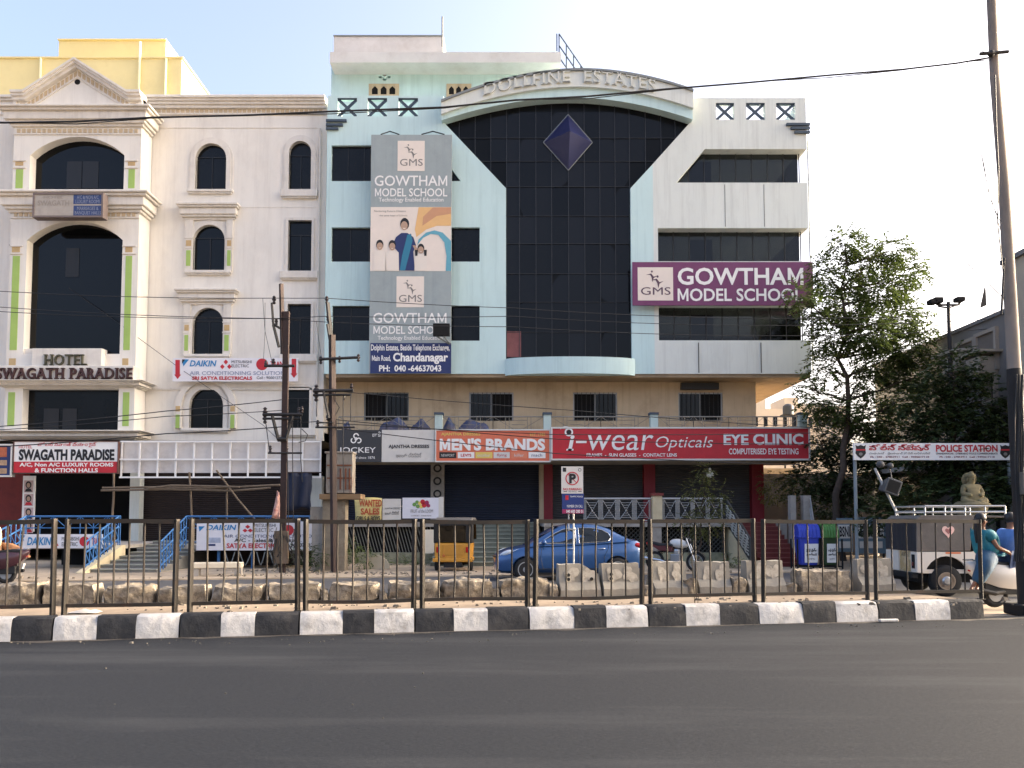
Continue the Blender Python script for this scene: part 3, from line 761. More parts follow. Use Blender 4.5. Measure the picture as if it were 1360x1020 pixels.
# penthouse behind, roof slab, stair rail
YP = 36.5
def qz(py): return ZZ(py, YP)
def qx(px, py=90): return XX(px, YP, py)
mb = MB()
ph = [rects_ for rects_ in ()]
hol = []
for (a, t, b, c) in ((501, 94, 507, 97.5), (514, 94, 520, 97.5), (508, 98.5, 513, 101), (503, 101, 507, 104), (514.5, 101, 518.5, 104), (508.5, 104, 513, 107)):
    x0, x1, z0, z1 = BX(a, t, b, c, YP); hol.append([(x0, z0), (x1, z0), (x1, z1), (x0, z1)])
mb.prism([(qx(440), qz(190)), (qx(725), qz(190)), (qx(725), qz(84)), (qx(440), qz(84))], YP, YP + .3, 'y', 0, hol); mb.box(qx(440) + .1, qx(725) - .1, YP + .5, YP + 8, qz(190), qz(84)); mb.build('penthouse_wall', m_teal, teal)
mb = MB(); mb.pbox(438, 69, 745, 83, YP - 1.0, YP + 8.5); mb.build('roof_slab', m_slab, teal)
mb = MB(); mb.box(qx(441), qx(588, 60), YP + .3, YP + 6, qz(70), qz(43.5)); mb.build('roof_tank_room', m_slab, teal); mb = MB(); mb.box(qx(440.5), qx(588.5, 60), YP + .25, YP + 6.1, qz(43.5), qz(42)); mb.build('roof_coping', m_cap, teal)
for (a, b) in ((490, 530), (593, 626)):
    mb = MB(); x0, x1, z0, z1 = BX(a, 112, b, 126, YP); hs = []
    for k in range(3):
        u0 = x0 + (x1 - x0) * (.1 + .29 * k); u1 = u0 + (x1 - x0) * .2; hs.append([(u0, z0), (u1, z0), (u1, z0 + (z1 - z0) * .55), ((u0 + u1) / 2, z0 + (z1 - z0) * .82), (u0, z0 + (z1 - z0) * .55)])
    mb.prism([(x0, z0 - .3), (x1, z0 - .3), (x1, z1), (x0, z1)], YP - .05, YP - .004, 'y', 0, hs); mb.prism([(x0 + .05, z0 - .2), (x1 - .05, z0 - .2), (x1 - .05, z1 - .1), (x0 + .05, z1 - .1)], YP - .003, YP + .003, 'y', 1)
    mb.build('vent_window', [m_beige, m_black], teal)
mb = MB(); mb.tube([(qx(588.5), YP - .5, qz(70)), (qx(588.5), YP - .5, qz(31))], .04); mb.build('roof_pipe', m_cap, teal)
mb = MB()
ra, rb = P(742.5, 45, YP), P(781, 101, YP)
for dz in (0, -.55, -1.1): mb.tube([ra + Vector((0, 0, dz)), rb + Vector((0, 0, dz))], .03, 6)
for k in range(5):
    q = ra.lerp(rb, k / 4); mb.tube([q + Vector((0, 0, -1.5)), q], .03, 6)
mb.tube([ra + Vector((-.1, 0, -.8)), ra + Vector((-.1, 0, 0))], .03, 6); mb.build('roof_stair_rail', m_slate, teal)
# body of the building
mb = MB(); mb.box(XL, Xg0 + .3, YF + .302, BK, Zb, fz(178)); mb.box(Xg0 + .3, Xg1 - .02, YF + .5, BK, Zb, fz(150)); mb.box(XL, XL + .25, YF + .3, BK, fz(178), fz(127)); mb.build('rear_block', m_teal, teal)
mb = MB(); mb.box(XL + .05, XR - .03, YF + .05, BK, Zb - .14, Zb - .002); mb.build('soffit', M('soffit_plaster', (150, 130, 104), .9, .12, 1.2, dirt=(84, 72, 60), dscale=.7, damt=.5), teal)
# recessed second storey in beige plaster
YB = 34.2
bx0, bx1 = XL + .02, XX(1004, YB, 540)
bz0, bz1 = ZZ(592, YB), Zb - .141
bw = [BX(a, 521, b, 559, YB) for a, b in ((483, 543), (623, 682), (761, 820), (901, 960))]
mb = MB(); mb.prism([(bx0, bz0), (bx1, bz0), (bx1, bz1), (bx0, bz1)], YB, YB + .3, 'y', 0, [[(q[0], q[2]), (q[1], q[2]), (q[1], q[3]), (q[0], q[3])] for q in bw])
mb.box(bx1 - .3, bx1, YB + .3, BK, bz0, bz1); mb.build('beige_wall', m_beige, teal)
m_alu = M('aluminium', (150, 150, 148), .4, .1, metal=.6)
m_gdark = M('sliding_glass', (20, 22, 24), .12, .3, .8, spec=.35)
for i, (x0, x1, z0, z1) in enumerate(bw):
    mb = MB(); mb.box(x0, x1, YB + .2, YB + .24, z0, z1); wo = mb.build('window', m_black, teal)
    mb = MB(); mid = (x0 + x1) / 2
    mb.box(mid if i % 2 == 0 else x0, x1 if i % 2 == 0 else mid, YB + .13, YB + .15, z0, z1); mb.build('pane', m_gdark, wo)
    mb = MB()
    for x in (x0, mid - .03, x1 - .06): mb.box(x, x + .06, YB + .08, YB + .12, z0, z1)
    mb.box(x0, x1, YB + .075, YB + .115, z1 - .06, z1)
    mb.build('frame', m_alu if i else m_cap, wo)
    mb = MB()
    for k in range(1, 10): mb.tube([(x0 + (x1 - x0) * k / 10, YB + .03, z0), (x0 + (x1 - x0) * k / 10, YB + .03, z1)], .012, 5)
    mb.build('grille', m_frame, wo)
for px in (507, 588, 699, 900):
    pass
sd_ = MB(); sd_.pbox(905, 508, 955, 517, YB - .3, YB - .05); sd_.build('cable_clutter', m_frame, teal)
# balcony over the shops, its pillars and rails
YC = 31.4
mb = MB(); mb.pbox(446, 576, 1074, 612, YC + .12, YB); mb.build('balcony_slab', m_beige, teal)
m_post = M('balcony_post_paint', (178, 196, 192), .8, .06, dirt=(130, 130, 126))
for px in (582.5, 727, 869, 1067):
    mb = MB(); mb.pbox(px - 5, 550, px + 5, 578, YC + .15, YC + .45); mb.pbox(px - 6.2, 547.5, px + 6.2, 550.5, YC + .1, YC + .5, 1); mb.build('balcony_post', [m_post, m_slate], teal)
mb = MB(); yr = YC + .3
for (a, b) in ((450, 577.5), (587.5, 722), (732, 864), (874, 1062)):
    x0, x1 = XX(a, yr, 560), XX(b, yr, 560); zt_, zb_ = ZZ(553.5, yr), ZZ(577, yr)
    mb.tube([(x0, yr, zt_), (x1, yr, zt_)], .025, 6)
    n = max(2, int((x1 - x0) / 1.3))
    for k in range(n):
        u0 = x0 + (x1 - x0) * k / n; u1 = x0 + (x1 - x0) * (k + 1) / n; c_ = (u0 + u1) / 2
        for v in (u0, u1): mb.tube([(v, yr, zb_), (v, yr, zt_)], .016, 5)
        for q in (.25, .32, .68, .75): mb.tube([(u0 + (u1 - u0) * q, yr, zb_), (u0 + (u1 - u0) * q, yr, zt_)], .01, 4)
        for z_ in (.3, .55, .8): mb.tube([(c_ - .45 * z_, yr, zb_ + (zt_ - zb_) * z_), (c_ + .45 * z_, yr, zb_ + (zt_ - zb_) * z_)], .01, 4)
        mb.tube([(u0, yr, zt_), (c_, yr, zb_ + .1), (u1, yr, zt_)], .01, 4)
mb.build('balcony_rail', M('rail_grey', (130, 128, 122), .5, .1, metal=.4), teal)
# shops on the raised ground floor
YS = 33.6
m_navy = M('navy_shutter', (20, 29, 50), .6, .15, 2); m_dgrey = M('charcoal_shutter', (66, 65, 65), .6, .15, 2)
m_red = M('dark_red_paint', (128, 24, 36), .6, .1, 2)
mb = MB(); mb.box(XL, XX(1000, YS + .6), YS + .45, YS + .6, -.1, ZZ(575, YS)); mb.build('shop_back_wall', m_void, teal)
FZ = 1.50                                    # shop floor
for (a, b, mt) in ((462, 572, m_navy), (590, 716, m_navy), (733, 855, m_dgrey), (870, 998, m_dgrey)):
    mb = MB(); x0, x1 = XX(a, YS, 650), XX(b, YS, 650); corr(mb, x0, x1, FZ - (.0 if mt is m_dgrey else .0), ZZ(606, YS), YS + .3, .09, .03); mb.build('shutter', mt, teal)
for (a, b, mt) in ((572, 590, m_conc), (716, 722.5, m_beige), (722, 734, m_red), (855, 870, m_red), (998, 1014, m_red)):
    mb = MB(); x0, x1 = XX(a, YS, 650), XX(b, YS, 650); mb.box(x0 + .003, x1, YS - .05 - (.02 if mt is m_red else 0), YS + .45, -.02, ZZ(600, YS)); mb.build('pillar', mt, teal)
mb = MB()
x0, x1 = XX(575, YS, 650), XX(587, YS, 650)
for k in range(4): 
    zc = ZZ(622 + 17 * k, YS); ringpoly(mb, ((x0 + x1) / 2, zc), .1, .17, YS - .062, n=14)
mb.build('poster_pattern', m_frame, teal)
# ============================================================ plinths, steps and rails in front of the shops
m_stepg = M('step_stone_green', (112, 116, 104), .85, .18, 3, dirt=(70, 72, 62), damt=.5)
m_edge = M('step_edge', (150, 152, 138), .8, .1)
m_mold = M('mouldy_plaster', (150, 148, 124), .9, .15, 2, bump=.2, dirt=(78, 84, 58), dscale=1.2, damt=.75)
m_cream = M('cream_flank_paint', (206, 192, 158), .8, .08, 2, dirt=(140, 126, 100))
m_brick = M('maroon_tile', (112, 44, 40), .6, .15, 4)
m_steel = M('steel_rail', (176, 178, 178), .4, .08, metal=.5)
def stairs(parent, x0, x1, Y0, Y1, z0, z1, n, mat, edge, name='stairs'):
    mb = MB()
    for k in range(n):
        ya = Y0 + (Y1 - Y0) * k / n; za = z0 + (z1 - z0) * (k + 1) / n
        mb.box(x0, x1, ya, Y1 + .003 * k, -.02 if k == 0 else z0 + (z1 - z0) * k / n - .002 * k, za, 0)
        mb.box(x0 + .003, x1 - .003, ya - .03, ya + .02, za - .025, za + .004, 1)
    return mb.build(name, [mat, edge], parent)
YPL = 29.6
def xp(px, Y=YPL, py=700): return XX(px, Y, py)
mb = MB(); mb.box(xp(452), xp(576), YPL, YS + .3, FZ - .16, FZ); mb.box(xp(722), xp(985), YPL, YS + .3, FZ - .16, FZ); mb.box(xp(985) + .003, xp(1060), YPL + 1.2, YS + .3, -.02, FZ - .003)
mb.build('plinth_slab', m_conc, teal)
for a, b in ((452, 576), (722, 965)): mb = MB(); mb.box(xp(a), xp(b), YPL + .1, YPL + .4, -.02, .42); mb.build('plinth_wall', m_mold, teal)
for a, b in ((452, 576), (722, 985)): mb = MB(); mb.box(xp(a), xp(b), YPL + 1.2, YPL + 1.3, -.02, FZ - .17); mb.build('basement_back', m_void, teal)
mb = MB()
for k in range(30):
    x = xp(455) + (xp(574) - xp(455)) * k / 29; mb.tube([(x + .16, YPL + .2, .42), (x - .1, YPL + .2, FZ - .16)], .016, 5)
mb.build('basement_grille', M('grille_grey', (120, 120, 112), .6, .1), teal)
mb = MB()
x0, x1, z0, z1 = xp(800), xp(962), .42, FZ - .16; h = z1 - z0
k = x0 - h
while k < x1:
    a0, a1 = max(k, x0), min(k + h, x1)
    if a1 > a0:
        mb.tube([(a0, YPL + .22, z0 + (a0 - k)), (a1, YPL + .22, z0 + (a1 - k))], .017, 4)
        mb.tube([(a0, YPL + .25, z1 - (a0 - k)), (a1, YPL + .25, z1 - (a1 - k))], .017, 4)
    k += .16
mb.build('basement_lattice', M('lattice_grey', (74, 74, 70), .6, .1), teal)
for px in (729, 793, 873):
    mb = MB(); mb.box(xp(px) - .16, xp(px) + .16, YPL + .05, YPL + .38, .42, FZ - .16); mb.build('plinth_pillar', m_conc, teal)
stairs(teal, xp(578), xp(720), 27.9, YS - .1, 0.03, FZ, 10, m_stepg, m_edge)
stairs(teal, xp(1003, 28.4), xp(1056, 28.4), 27.6, YPL + 1.2, 0.03, FZ, 10, m_brick, M('maroon_edge', (136, 74, 66), .6, .1))
# stair flank and its patterned balustrade
fl = MB(); xf = xp(998, 27.7)
fl.prism([(27.3, -.02), (YPL + 1.2, -.02), (YPL + 1.2, FZ + .05), (YPL + .9, FZ + .05), (27.3, .22)], xf - .22, xf, 'x'); fl.build('stair_flank', m_cream, teal)
bs = MB(); bs.prism([(27.35, .25), (YPL + .6, FZ - .12), (YPL + .6, FZ + .82), (27.35, 1.0)], xf - .18, xf - .12, 'x'); bal = bs.build('balustrade', M('balustrade_dark', (60, 60, 58), .7, .1), teal)
wv = MB()
for j in range(6):
    pts = []
    for i in range(26):
        t = i / 25; yy = 27.4 + (YPL + .55 - 27.4) * t; zz = .32 + (FZ - .36) * t + .1 + .11 * j + .035 * math.sin(i * 1.7 + j)
        pts.append((xf - .195, yy, zz))
    wv.tube(pts, .022, 5)
wv.build('wave_pattern', M('pale_cement', (188, 186, 176), .8, .08), bal)
# railing along the optician's platform
pr = MB()
def deco_rail(mb, x0, x1, y, z0, z1, n):
    mb.tube([(x0, y, z1), (x1, y, z1)], .035, 8); mb.tube([(x0, y, z0 + .06), (x1, y, z0 + .06)], .018, 6)
    for k in range(n):
        u0 = x0 + (x1 - x0) * k / n; w_ = (x1 - x0) / n
        for q in (.0, .06, .12, .88, .94): mb.tube([(u0 + w_ * q, y, z0 + .06), (u0 + w_ * q, y, z1)], .012, 5)
        a = [(u0 + w_ * .12, z1 - .05), (u0 + w_ * .5, z0 + .42), (u0 + w_ * .88, z1 - .05)]; b = [(u0 + w_ * .12, z0 + .1), (u0 + w_ * .5, z0 + .42), (u0 + w_ * .88, z0 + .1)]
        for l in (a, b): mb.tube([(p[0], y, p[1]) for p in l], .012, 5)
        for q in (.3, .55, .8):
            for zz in (z0 + .42 + q * (z1 - z0 - .5), z0 + .42 - q * .3): mb.tube([(u0 + w_ * (.5 - .36 * q), y, zz), (u0 + w_ * (.5 + .36 * q), y, zz)], .01, 4)
        mb.ell((u0 + w_ * .5, y, z0 + .42), (.03, .03, .03), 8, 6)
deco_rail(pr, xp(776), xp(866), YPL + .15, FZ, FZ + .85, 4); deco_rail(pr, xp(881), xp(962), YPL + .15, FZ, FZ + .85, 4); pr.build('platform_rail', m_steel, teal)
for px in (873.5,):
    mb = MB(); mb.box(xp(px) - .17, xp(px) + .17, YPL + .02, YPL + .34, FZ, FZ + .95); mb.box(xp(px) - .22, xp(px) + .22, YPL - .03, YPL + .39, FZ + .95, FZ + 1.05, 1); mb.build('rail_post', [m_cream, m_brick], teal)
for (a, b) in ((1049, 1056), (1066, 1076)):
    mb = MB(); mb.box(xp(a, 29, 675), xp(b, 29, 675), 28.9, 29.2, -.02, ZZ(658, 29)); mb.build('stair_post', m_conc, teal)
mb = MB()
for dz in (0, -.16, -.32, -.48): mb.tube([(xp(1077, 28.9), 28.9, ZZ(662, 28.9) + dz), (xp(1082, 27.4), 27.4, ZZ(700, 27.4) + dz), (xp(1083, 27.4), 27.3, ZZ(706, 27.4) + dz)], .02, 6)
for k in range(8):
    t = k / 7; x = xp(1077, 28.9) + (xp(1082, 27.4) - xp(1077, 28.9)) * t; y = 28.9 - 1.5 * t; z = ZZ(662, 28.9) + (ZZ(700, 27.4) - ZZ(662, 28.9)) * t; ringpts = [(x, y + .12 * math.cos(a), z - .25 + .12 * math.sin(a)) for a in [i * .7 for i in range(10)]]; mb.tube(ringpts, .012, 4)
mb.build('stair_rail', m_steel, teal)
# ---------------- hotel platforms with blue rails
m_blue = M('blue_rail_paint', (52, 104, 158), .55, .12, 4)
def hplat(px0, px1, Yp, zf):
    x0, x1 = XX(px0, Yp, 720), XX(px1, Yp, 720)
    mb = MB(); mb.box(x0, x1, Yp, YH - 1.9, zf - .12, zf); mb.build('entrance_platform', m_conc, hotel)
    mb = MB(); mb.box(x0, x1, Yp + 2.2, Yp + 2.3, -.02, zf - .13); mb.build('basement_back', m_void, hotel)
    mb = MB(); mb.tube([(x0, Yp + .06, zf + .92), (x1, Yp + .06, zf + .92)], .03, 8); mb.tube([(x0, Yp + .06, zf + .55), (x1, Yp + .06, zf + .55)], .02, 6); mb.tube([(x0, Yp + .06, zf + .1), (x1, Yp + .06, zf + .1)], .02, 6)
    n = int((x1 - x0) / .42)
    for k in range(n + 1):
        x = x0 + (x1 - x0) * k / n; mb.tube([(x, Yp + .06, zf), (x, Yp + .06, zf + .92)], .016, 5)
        if k < n:
            xx = x0 + (x1 - x0) * (k + 1) / n; a, b = (zf + .55, zf + .92) if k % 2 else (zf + .92, zf + .55); mb.tube([(x, Yp + .06, a), (xx, Yp + .06, b)], .013, 5)
    mb.build('blue_rail', m_blue, hotel)
    return x0, x1
def side_rail(x, Ya, Yb, za, zb):
    mb = MB()
    for dz in (.92, .6, .2): mb.tube([(x, Ya, za + dz), (x, Yb, zb + dz)], .026, 6)
    n = 9
    for k in range(n + 1):
        t = k / n; y = Ya + (Yb - Ya) * t; z = za + (zb - za) * t; mb.tube([(x, y, z), (x, y, z + .92)], .018, 5)
        if k < n:
            t2 = (k + 1) / n; mb.tube([(x, y, z + .2), (x, Ya + (Yb - Ya) * t2, za + (zb - za) * t2 + .6)], .014, 5)
    mb.build('blue_stair_rail', m_blue, hotel)
YQ = 26.6; HZ = .78
x0, x1 = hplat(33, 158, YQ, HZ)
side_rail(x1 - .03, YQ, 24.6, HZ, .02)
side_rail(x0 - .0, YQ, 24.3, HZ, .02)
mb = MB(); mb.prism([(24.2, -.02), (YQ + .2, -.02), (YQ + .2, HZ), (YQ, HZ), (24.2, .06)], x1 - .1, x1 + .12, 'x'); mb.build('stair_flank', m_cream, hotel)
xs0, xs1 = x1 + .13, XX(245, YQ, 720)
stairs(hotel, xs0, xs1, 24.6, YH - 4.2, 0.03, .66 + .2, 8, M('step_grey', (128, 126, 120), .9, .15, 3, dirt=(84, 82, 76)), m_edge)
x0, x1 = hplat(246, 428, YQ, HZ)
side_rail(x0 + .02, YQ, 24.7, HZ, .02)
mb = MB(); mb.box(x0, x1, YQ + 1.9, YQ + 2.19, -.02, HZ - .13); mb.build('basement_shutter', m_shut_br, hotel)
mb = MB()
for px in (290, 335, 376): 
    x = XX(px, YQ + .1, 750); mb.tube([(x, YQ + .12, -.02), (x, YQ + .12, HZ - .12)], .05, 8)
mb.build('platform_prop', m_blue, hotel)
mb = MB()
for k, (a, b) in enumerate(((299, 312), (318, 334), (341, 352), (358, 372))):
    p = [P(a, 733, YQ - .02), P(a * .7 + b * .3, 746, YQ - .02), P((a + b) / 2, 751, YQ - .02), P(a * .3 + b * .7, 745, YQ - .02), P(b, 733, YQ - .02)]; mb.tube(p, .018, 5)
mb.build('loose_cable', m_cap, hotel)
# ============================================================ boards, banners, lettering
W_ = M('print_white', (232, 230, 226), .6, .03); K_ = M('print_black', (26, 26, 28), .6, .05); RED = M('print_red', (186, 34, 46), .55, .1, 2, bump=.15, streak=((150, 40, 50), .5))
NAV = M('print_navy', (34, 48, 96), .6, .08); CRM = M('print_cream', (224, 212, 200), .65, .03); GRY = M('print_grey', (150, 160, 160), .6, .05, 2, dirt=(128, 138, 138), bump=.25, streak=((124, 134, 136), .5))
PUR = M('print_purple', (110, 50, 92), .5, .1, 2, bump=.25, streak=((130, 74, 112), .4)); ORG_ = M('print_orange', (214, 112, 80), .55, .1, 2, bump=.15, streak=((190, 120, 96), .5)); TXG = M('print_text_grey', (120, 116, 112), .6, .03)
CYN = M('print_blue', (36, 124, 178), .55, .04); YEL = M('print_yellow', (222, 196, 100), .6, .05); OFFW = M('sign_offwhite', (206, 202, 194), .6, .05, 2, dirt=(170, 164, 154), damt=.4)
CHA = M('sign_charcoal', (52, 53, 56), .55, .06); SKN = M('print_skin', (176, 146, 124), .6, .03); TEA = M('print_teal', (44, 118, 146), .6, .05)
MAG = M('print_magenta', (150, 40, 84), .6, .05); GRN = M('print_green', (104, 146, 74), .6, .05); FRM = M('sign_edge', (206, 204, 198), .5, .06)
def board(name, label, cat, box, Y, mat, depth=.12, group=None, frame=None, fw=.05, panel='panel'):
    x0, x1, z0, z1 = BX(*box, Y)
    r = thing(name, label, cat, ((x0 + x1) / 2, Y, z0), group)
    mb = MB(); mb.box(x0, x1, Y, Y + depth, z0, z1); mb.build(panel, mat, r)
    if frame:
        f = MB()
        f.box(x0 - .01, x1 + .01, Y - .03, Y + depth + .01, z1 - fw, z1 + .01); f.box(x0 - .01, x1 + .01, Y - .03, Y + depth + .01, z0 - .01, z0 + fw)
        f.box(x0 - .01, x0 + fw, Y - .03, Y + depth + .01, z0 + fw, z1 - fw); f.box(x1 - fw, x1 + .01, Y - .03, Y + depth + .01, z0 + fw, z1 - fw); f.build('frame', frame, r)
    return r
def patch(parent, name, Y, mat, boxes, lift=.004):
    mb = MB()
    for b in boxes: mb.pbox(*b, Y - lift, Y + .001)
    return mb.build(name, mat, parent)
def pp(pts, Y): return [(p.x, p.z) for p in (P(a, b, Y) for a, b in pts)]
def figure(mb, pts, Y, lift, m=0): mb.prism(pp(pts, Y), Y - lift, Y - lift + .002, 'y', m)
def gms(parent, box, Y, col):
    patch(parent, 'logo_panel', Y, CRM, [box], .006)
    a, t, b, c = box; w_, h = b - a, c - t
    mb = MB()
    for (ox, oy, s) in ((.40, .22, 1.0), (.56, .38, 1.1)):
        cx, cy = a + w_ * ox, t + h * oy; u = w_ * .1 * s
        figure(mb, [(cx - u * .35, cy - u), (cx + u * .1, cy - u * 1.2), (cx + u * .3, cy - u * .7), (cx - u * .1, cy - u * .5)], Y, .01)
        figure(mb, [(cx - u * 1.7, cy + u * .1), (cx - u * .2, cy - u * .3), (cx + u * .5, cy + u * .6), (cx + u * 1.6, cy + u * .3), (cx + u * .5, cy + u * 1.0), (cx + u * .2, cy + u * 2.2), (cx - u * .1, cy + u * .8), (cx - u * .5, cy + u * .1)], Y, .01)
    mb.build('logo_figures', col, parent)
    t_ = TX(); t_.px('GMS', a + w_ * .09, t + h * .60, b - w_ * .07, t + h * .83, Y - .01); t_.build(col, parent)
# --- tall school billboard
Yb = 32.5
b1 = board('school_billboard', 'tall grey school billboard with a printed woman and pupils on the teal wall', 'billboard', (491.5, 179, 599.5, 496), Yb, GRY, .15)
patch(b1, 'picture_panel', Yb, CRM, [(492, 275, 599, 360)]); patch(b1, 'address_panel', Yb, NAV, [(491.8, 455.5, 599.2, 495.8)])
gms(b1, (528, 187, 564, 227), Yb, TXG); gms(b1, (526.5, 367, 563, 408), Yb, TXG)
t = TX(); YL = Yb - .012
t.px('GOWTHAM', 497.5, 233, 594, 247, YL, weight=.01); t.px('MODEL SCHOOL', 498, 250, 594, 261, YL, weight=.012); t.px('Technology Enabled Education', 503, 262.5, 589, 269.5, YL, weight=.012)
t.px('GOWTHAM', 495.5, 415.5, 593, 429, YL, weight=.01); t.px('MODEL SCHOOL', 496, 433, 593.5, 443.5, YL, weight=.012); t.px('Technology Enabled Education', 501.5, 446, 588, 453, YL, weight=.012)
t.px('Dolphin Estates, Beside Telephone Exchange,', 492.8, 457.5, 597, 468, YL, weight=.02); t.px('Main Road,', 494, 472, 519, 480.5, YL, weight=.02); t.px('Chandanagar', 522, 468.5, 595, 483.5, YL, weight=.035); t.px('PH:  040 -64637043', 503.5, 484.8, 586, 493.5, YL, weight=.03)
t.build(W_, b1)
t = TX(); t.px('Nurturing Future Citizens', 497, 279, 539, 282.2, YL); t.px('the same hope of Schools', 504, 285, 541, 288, YL); t.build(TXG, b1, 'small_print')
sw = MB()
figure(sw, [(556, 275.3), (599, 275.3), (599, 300), (580, 300), (566, 305), (553, 315), (551, 305)], Yb, .008, 0)
figure(sw, [(575, 275.5), (599, 275.5), (599, 284), (580, 287), (561, 300), (562, 288)], Yb, .0105, 1)
arc = [(556 + 0, 318), (566, 309), (577, 306), (588, 309), (599, 320), (599, 360), (592, 360), (593, 340), (590, 322), (582, 312), (572, 311), (562, 316), (554, 326)]
figure(sw, arc, Yb, .013, 2)
sw.build('swoosh_print', [M('print_apricot', (222, 178, 120), .6, .04), M('print_tan', (196, 146, 110), .6, .04), M('print_aqua', (96, 160, 178), .6, .05)], b1)
fg = MB()
def pupil(cx, cy, s, wide, girl=False):
    figure(fg, [(cx - wide, 359.6), (cx - wide * .95, cy + 9 * s), (cx - 3 * s, cy + 6.5 * s), (cx + 3 * s, cy + 6.5 * s), (cx + wide * .95, cy + 9 * s), (cx + wide, 359.6)], Yb, .015, 0)
    figure(fg, [(cx + 5.4 * s * math.cos(q) * .9, cy - 1 + 6.6 * s * math.sin(q)) for q in [i * .45 for i in range(14)]], Yb, .018, 2)
    figure(fg, [(cx + 4.4 * s * math.cos(q) * .92, cy + 1.2 + 5 * s * math.sin(q)) for q in [i * .45 for i in range(14)]], Yb, .021, 1)
    if girl:
        for d in (-6, 6): figure(fg, [(cx + d - 2, cy + 1), (cx + d + 2, cy + 1), (cx + d + 1.5, cy + 9), (cx + d - 1.5, cy + 9)], Yb, .02, 2)
    figure(fg, [(cx - 1.8, cy + 3.2), (cx + 1.8, cy + 3.2), (cx, cy + 4.2)], Yb, .024, 0)
figure(fg, [(527, 359.6), (529, 335), (521, 326), (526, 315), (533, 309.5), (541, 309.5), (549, 315), (553, 327), (549, 334), (551, 359.6)], Yb, .014, 3)
figure(fg, [(531, 359.6), (534, 340), (541, 312), (546, 310.5), (548, 320), (544, 336), (538, 359.6)], Yb, .017, 4)
figure(fg, [(548, 326), (552, 326), (556, 334), (553, 336)], Yb, .016, 1)
figure(fg, [(537.5 + 6 * math.cos(q), 297.5 + 8 * math.sin(q)) for q in [i * .45 for i in range(14)]], Yb, .017, 2)
figure(fg, [(537 + 4.6 * math.cos(q), 300 + 6 * math.sin(q)) for q in [i * .45 for i in range(14)]], Yb, .02, 1)
figure(fg, [(534.5, 303), (539.5, 303), (537, 304.6)], Yb, .023, 0)
pupil(504.5, 326, 1, 8.5); pupil(521, 326.5, 1, 9); pupil(559, 331, .95, 8.5, True)
fg.build('printed_figures', [M('print_shirt', (222, 212, 200), .6, .02), SKN, K_, NAV, TEA], b1)
mb = MB()
for (a, b) in ((506, 530), (560, 590)):
    p, q, r_ = P(a, 178.5, Yb), P((a + b) / 2, 174.5, Yb + .4), P(b, 178.5, Yb); mb.tube([p, q, r_], .025, 5)
mb.build('hanger', m_frame, b1)
fl = MB(); fl.pbox(575, 429.5, 597, 445.5, Yb - .75, Yb - .55); fl_t = thing('floodlight', 'black square floodlight on an arm in front of the tall grey billboard', 'floodlight', P(586, 445, Yb - .6)); fl.build('lamp_head', m_black, fl_t)
mb = MB(); mb.tube([P(579, 446, Yb - .65), P(596, 456.5, Yb - .02)], .03, 6); mb.tube([P(589, 446, Yb - .65), P(597.5, 456.5, Yb - .02)], .03, 6); mb.build('arm', m_cap, fl_t)
# --- purple school banner
Yp = 32.6
b2 = board('school_banner', 'wide purple school banner with white letters on the off white wing', 'banner', (840, 348, 1080, 405.5), Yp, PUR, .06)
gms(b2, (847, 355, 894, 399), Yp, M('logo_ink', (84, 60, 78), .6, .02))
t = TX(); t.px('GOWTHAM', 900, 355.5, 1067, 378.5, Yp - .012, weight=.022); t.px('MODEL SCHOOL', 900, 383, 1066, 400, Yp - .012, weight=.02); t.build(W_, b2)
# --- shop fascia boards on the balcony edge
Yc = 31.25
s1 = board('shop_sign', 'dark charcoal shop sign with a white knot emblem, partly behind the iron pole', 'shop sign', (447, 571, 506.5, 613.5), Yc, CHA, .2)
t = TX(); t.px('JOCKEY', 450, 594, 499, 603.5, Yc - .01, weight=.005); t.px('ground since 1876', 460, 606, 498, 610.5, Yc - .01); t.px('జాకీ', 494.5, 573, 506, 580, Yc - .01); t.build(W_, s1)
em = MB()
for k in range(3):
    c = P(473 + 4 * math.cos(R(90 + 120 * k)), 583 - 4 * math.sin(R(90 + 120 * k)), Yc); ringpoly(em, (c.x, c.z), .065, .11, Yc - .008 - .003 * k, a0=120 * k, a1=120 * k + 290, n=14)
c = P(473, 583, Yc); ringpoly(em, (c.x, c.z), .03, .06, Yc - .02, n=14); em.build('emblem', W_, s1)
s2 = board('shop_sign', 'plain off white dress shop sign with small black letters', 'shop sign', (507, 571, 577, 613.5), Yc, OFFW, .2)
t = TX(); t.px('AJANTHA DRESSES', 516, 590.5, 570, 596.5, Yc - .01, weight=.03); t.build(K_, s2)
t = TX(); t.px('అజంతా డ్రెస్సెస్', 526, 601.5, 560, 607.5, Yc - .01); t.build(TXG, s2, 'small_print')
s3 = board('shop_sign', 'orange menswear shop sign with a row of small label tiles', 'shop sign', (578, 570.5, 731, 613.5), Yc - .03, ORG_, .22, frame=FRM, fw=.04)
Y3 = Yc - .03
t = TX(); t.px("MEN'S BRANDS", 584, 582, 724, 598.5, Y3 - .012, weight=.045); t.build(W_, s3)
t = TX(); t.px('AJANTHA DRESSES', 586, 574.5, 638, 579.5, Y3 - .012, weight=.02); t.px('EST. 1985', 704, 575, 724, 579, Y3 - .012); t.build(YEL, s3, 'small_print')
tl = MB()
for k, (a, b) in enumerate(((583.5, 606), (608, 630), (631.5, 654), (655.5, 677), (679, 700), (702, 724.5))): tl.pbox(a, 600.5, b, 608.5, Y3 - .006, Y3 + .001, (0, 1, 2, 3, 4, 1)[k])
tl.build('label_tiles', [K_, W_, YEL, FRM, M('print_salmon', (214, 128, 96), .6, .04)], s3)
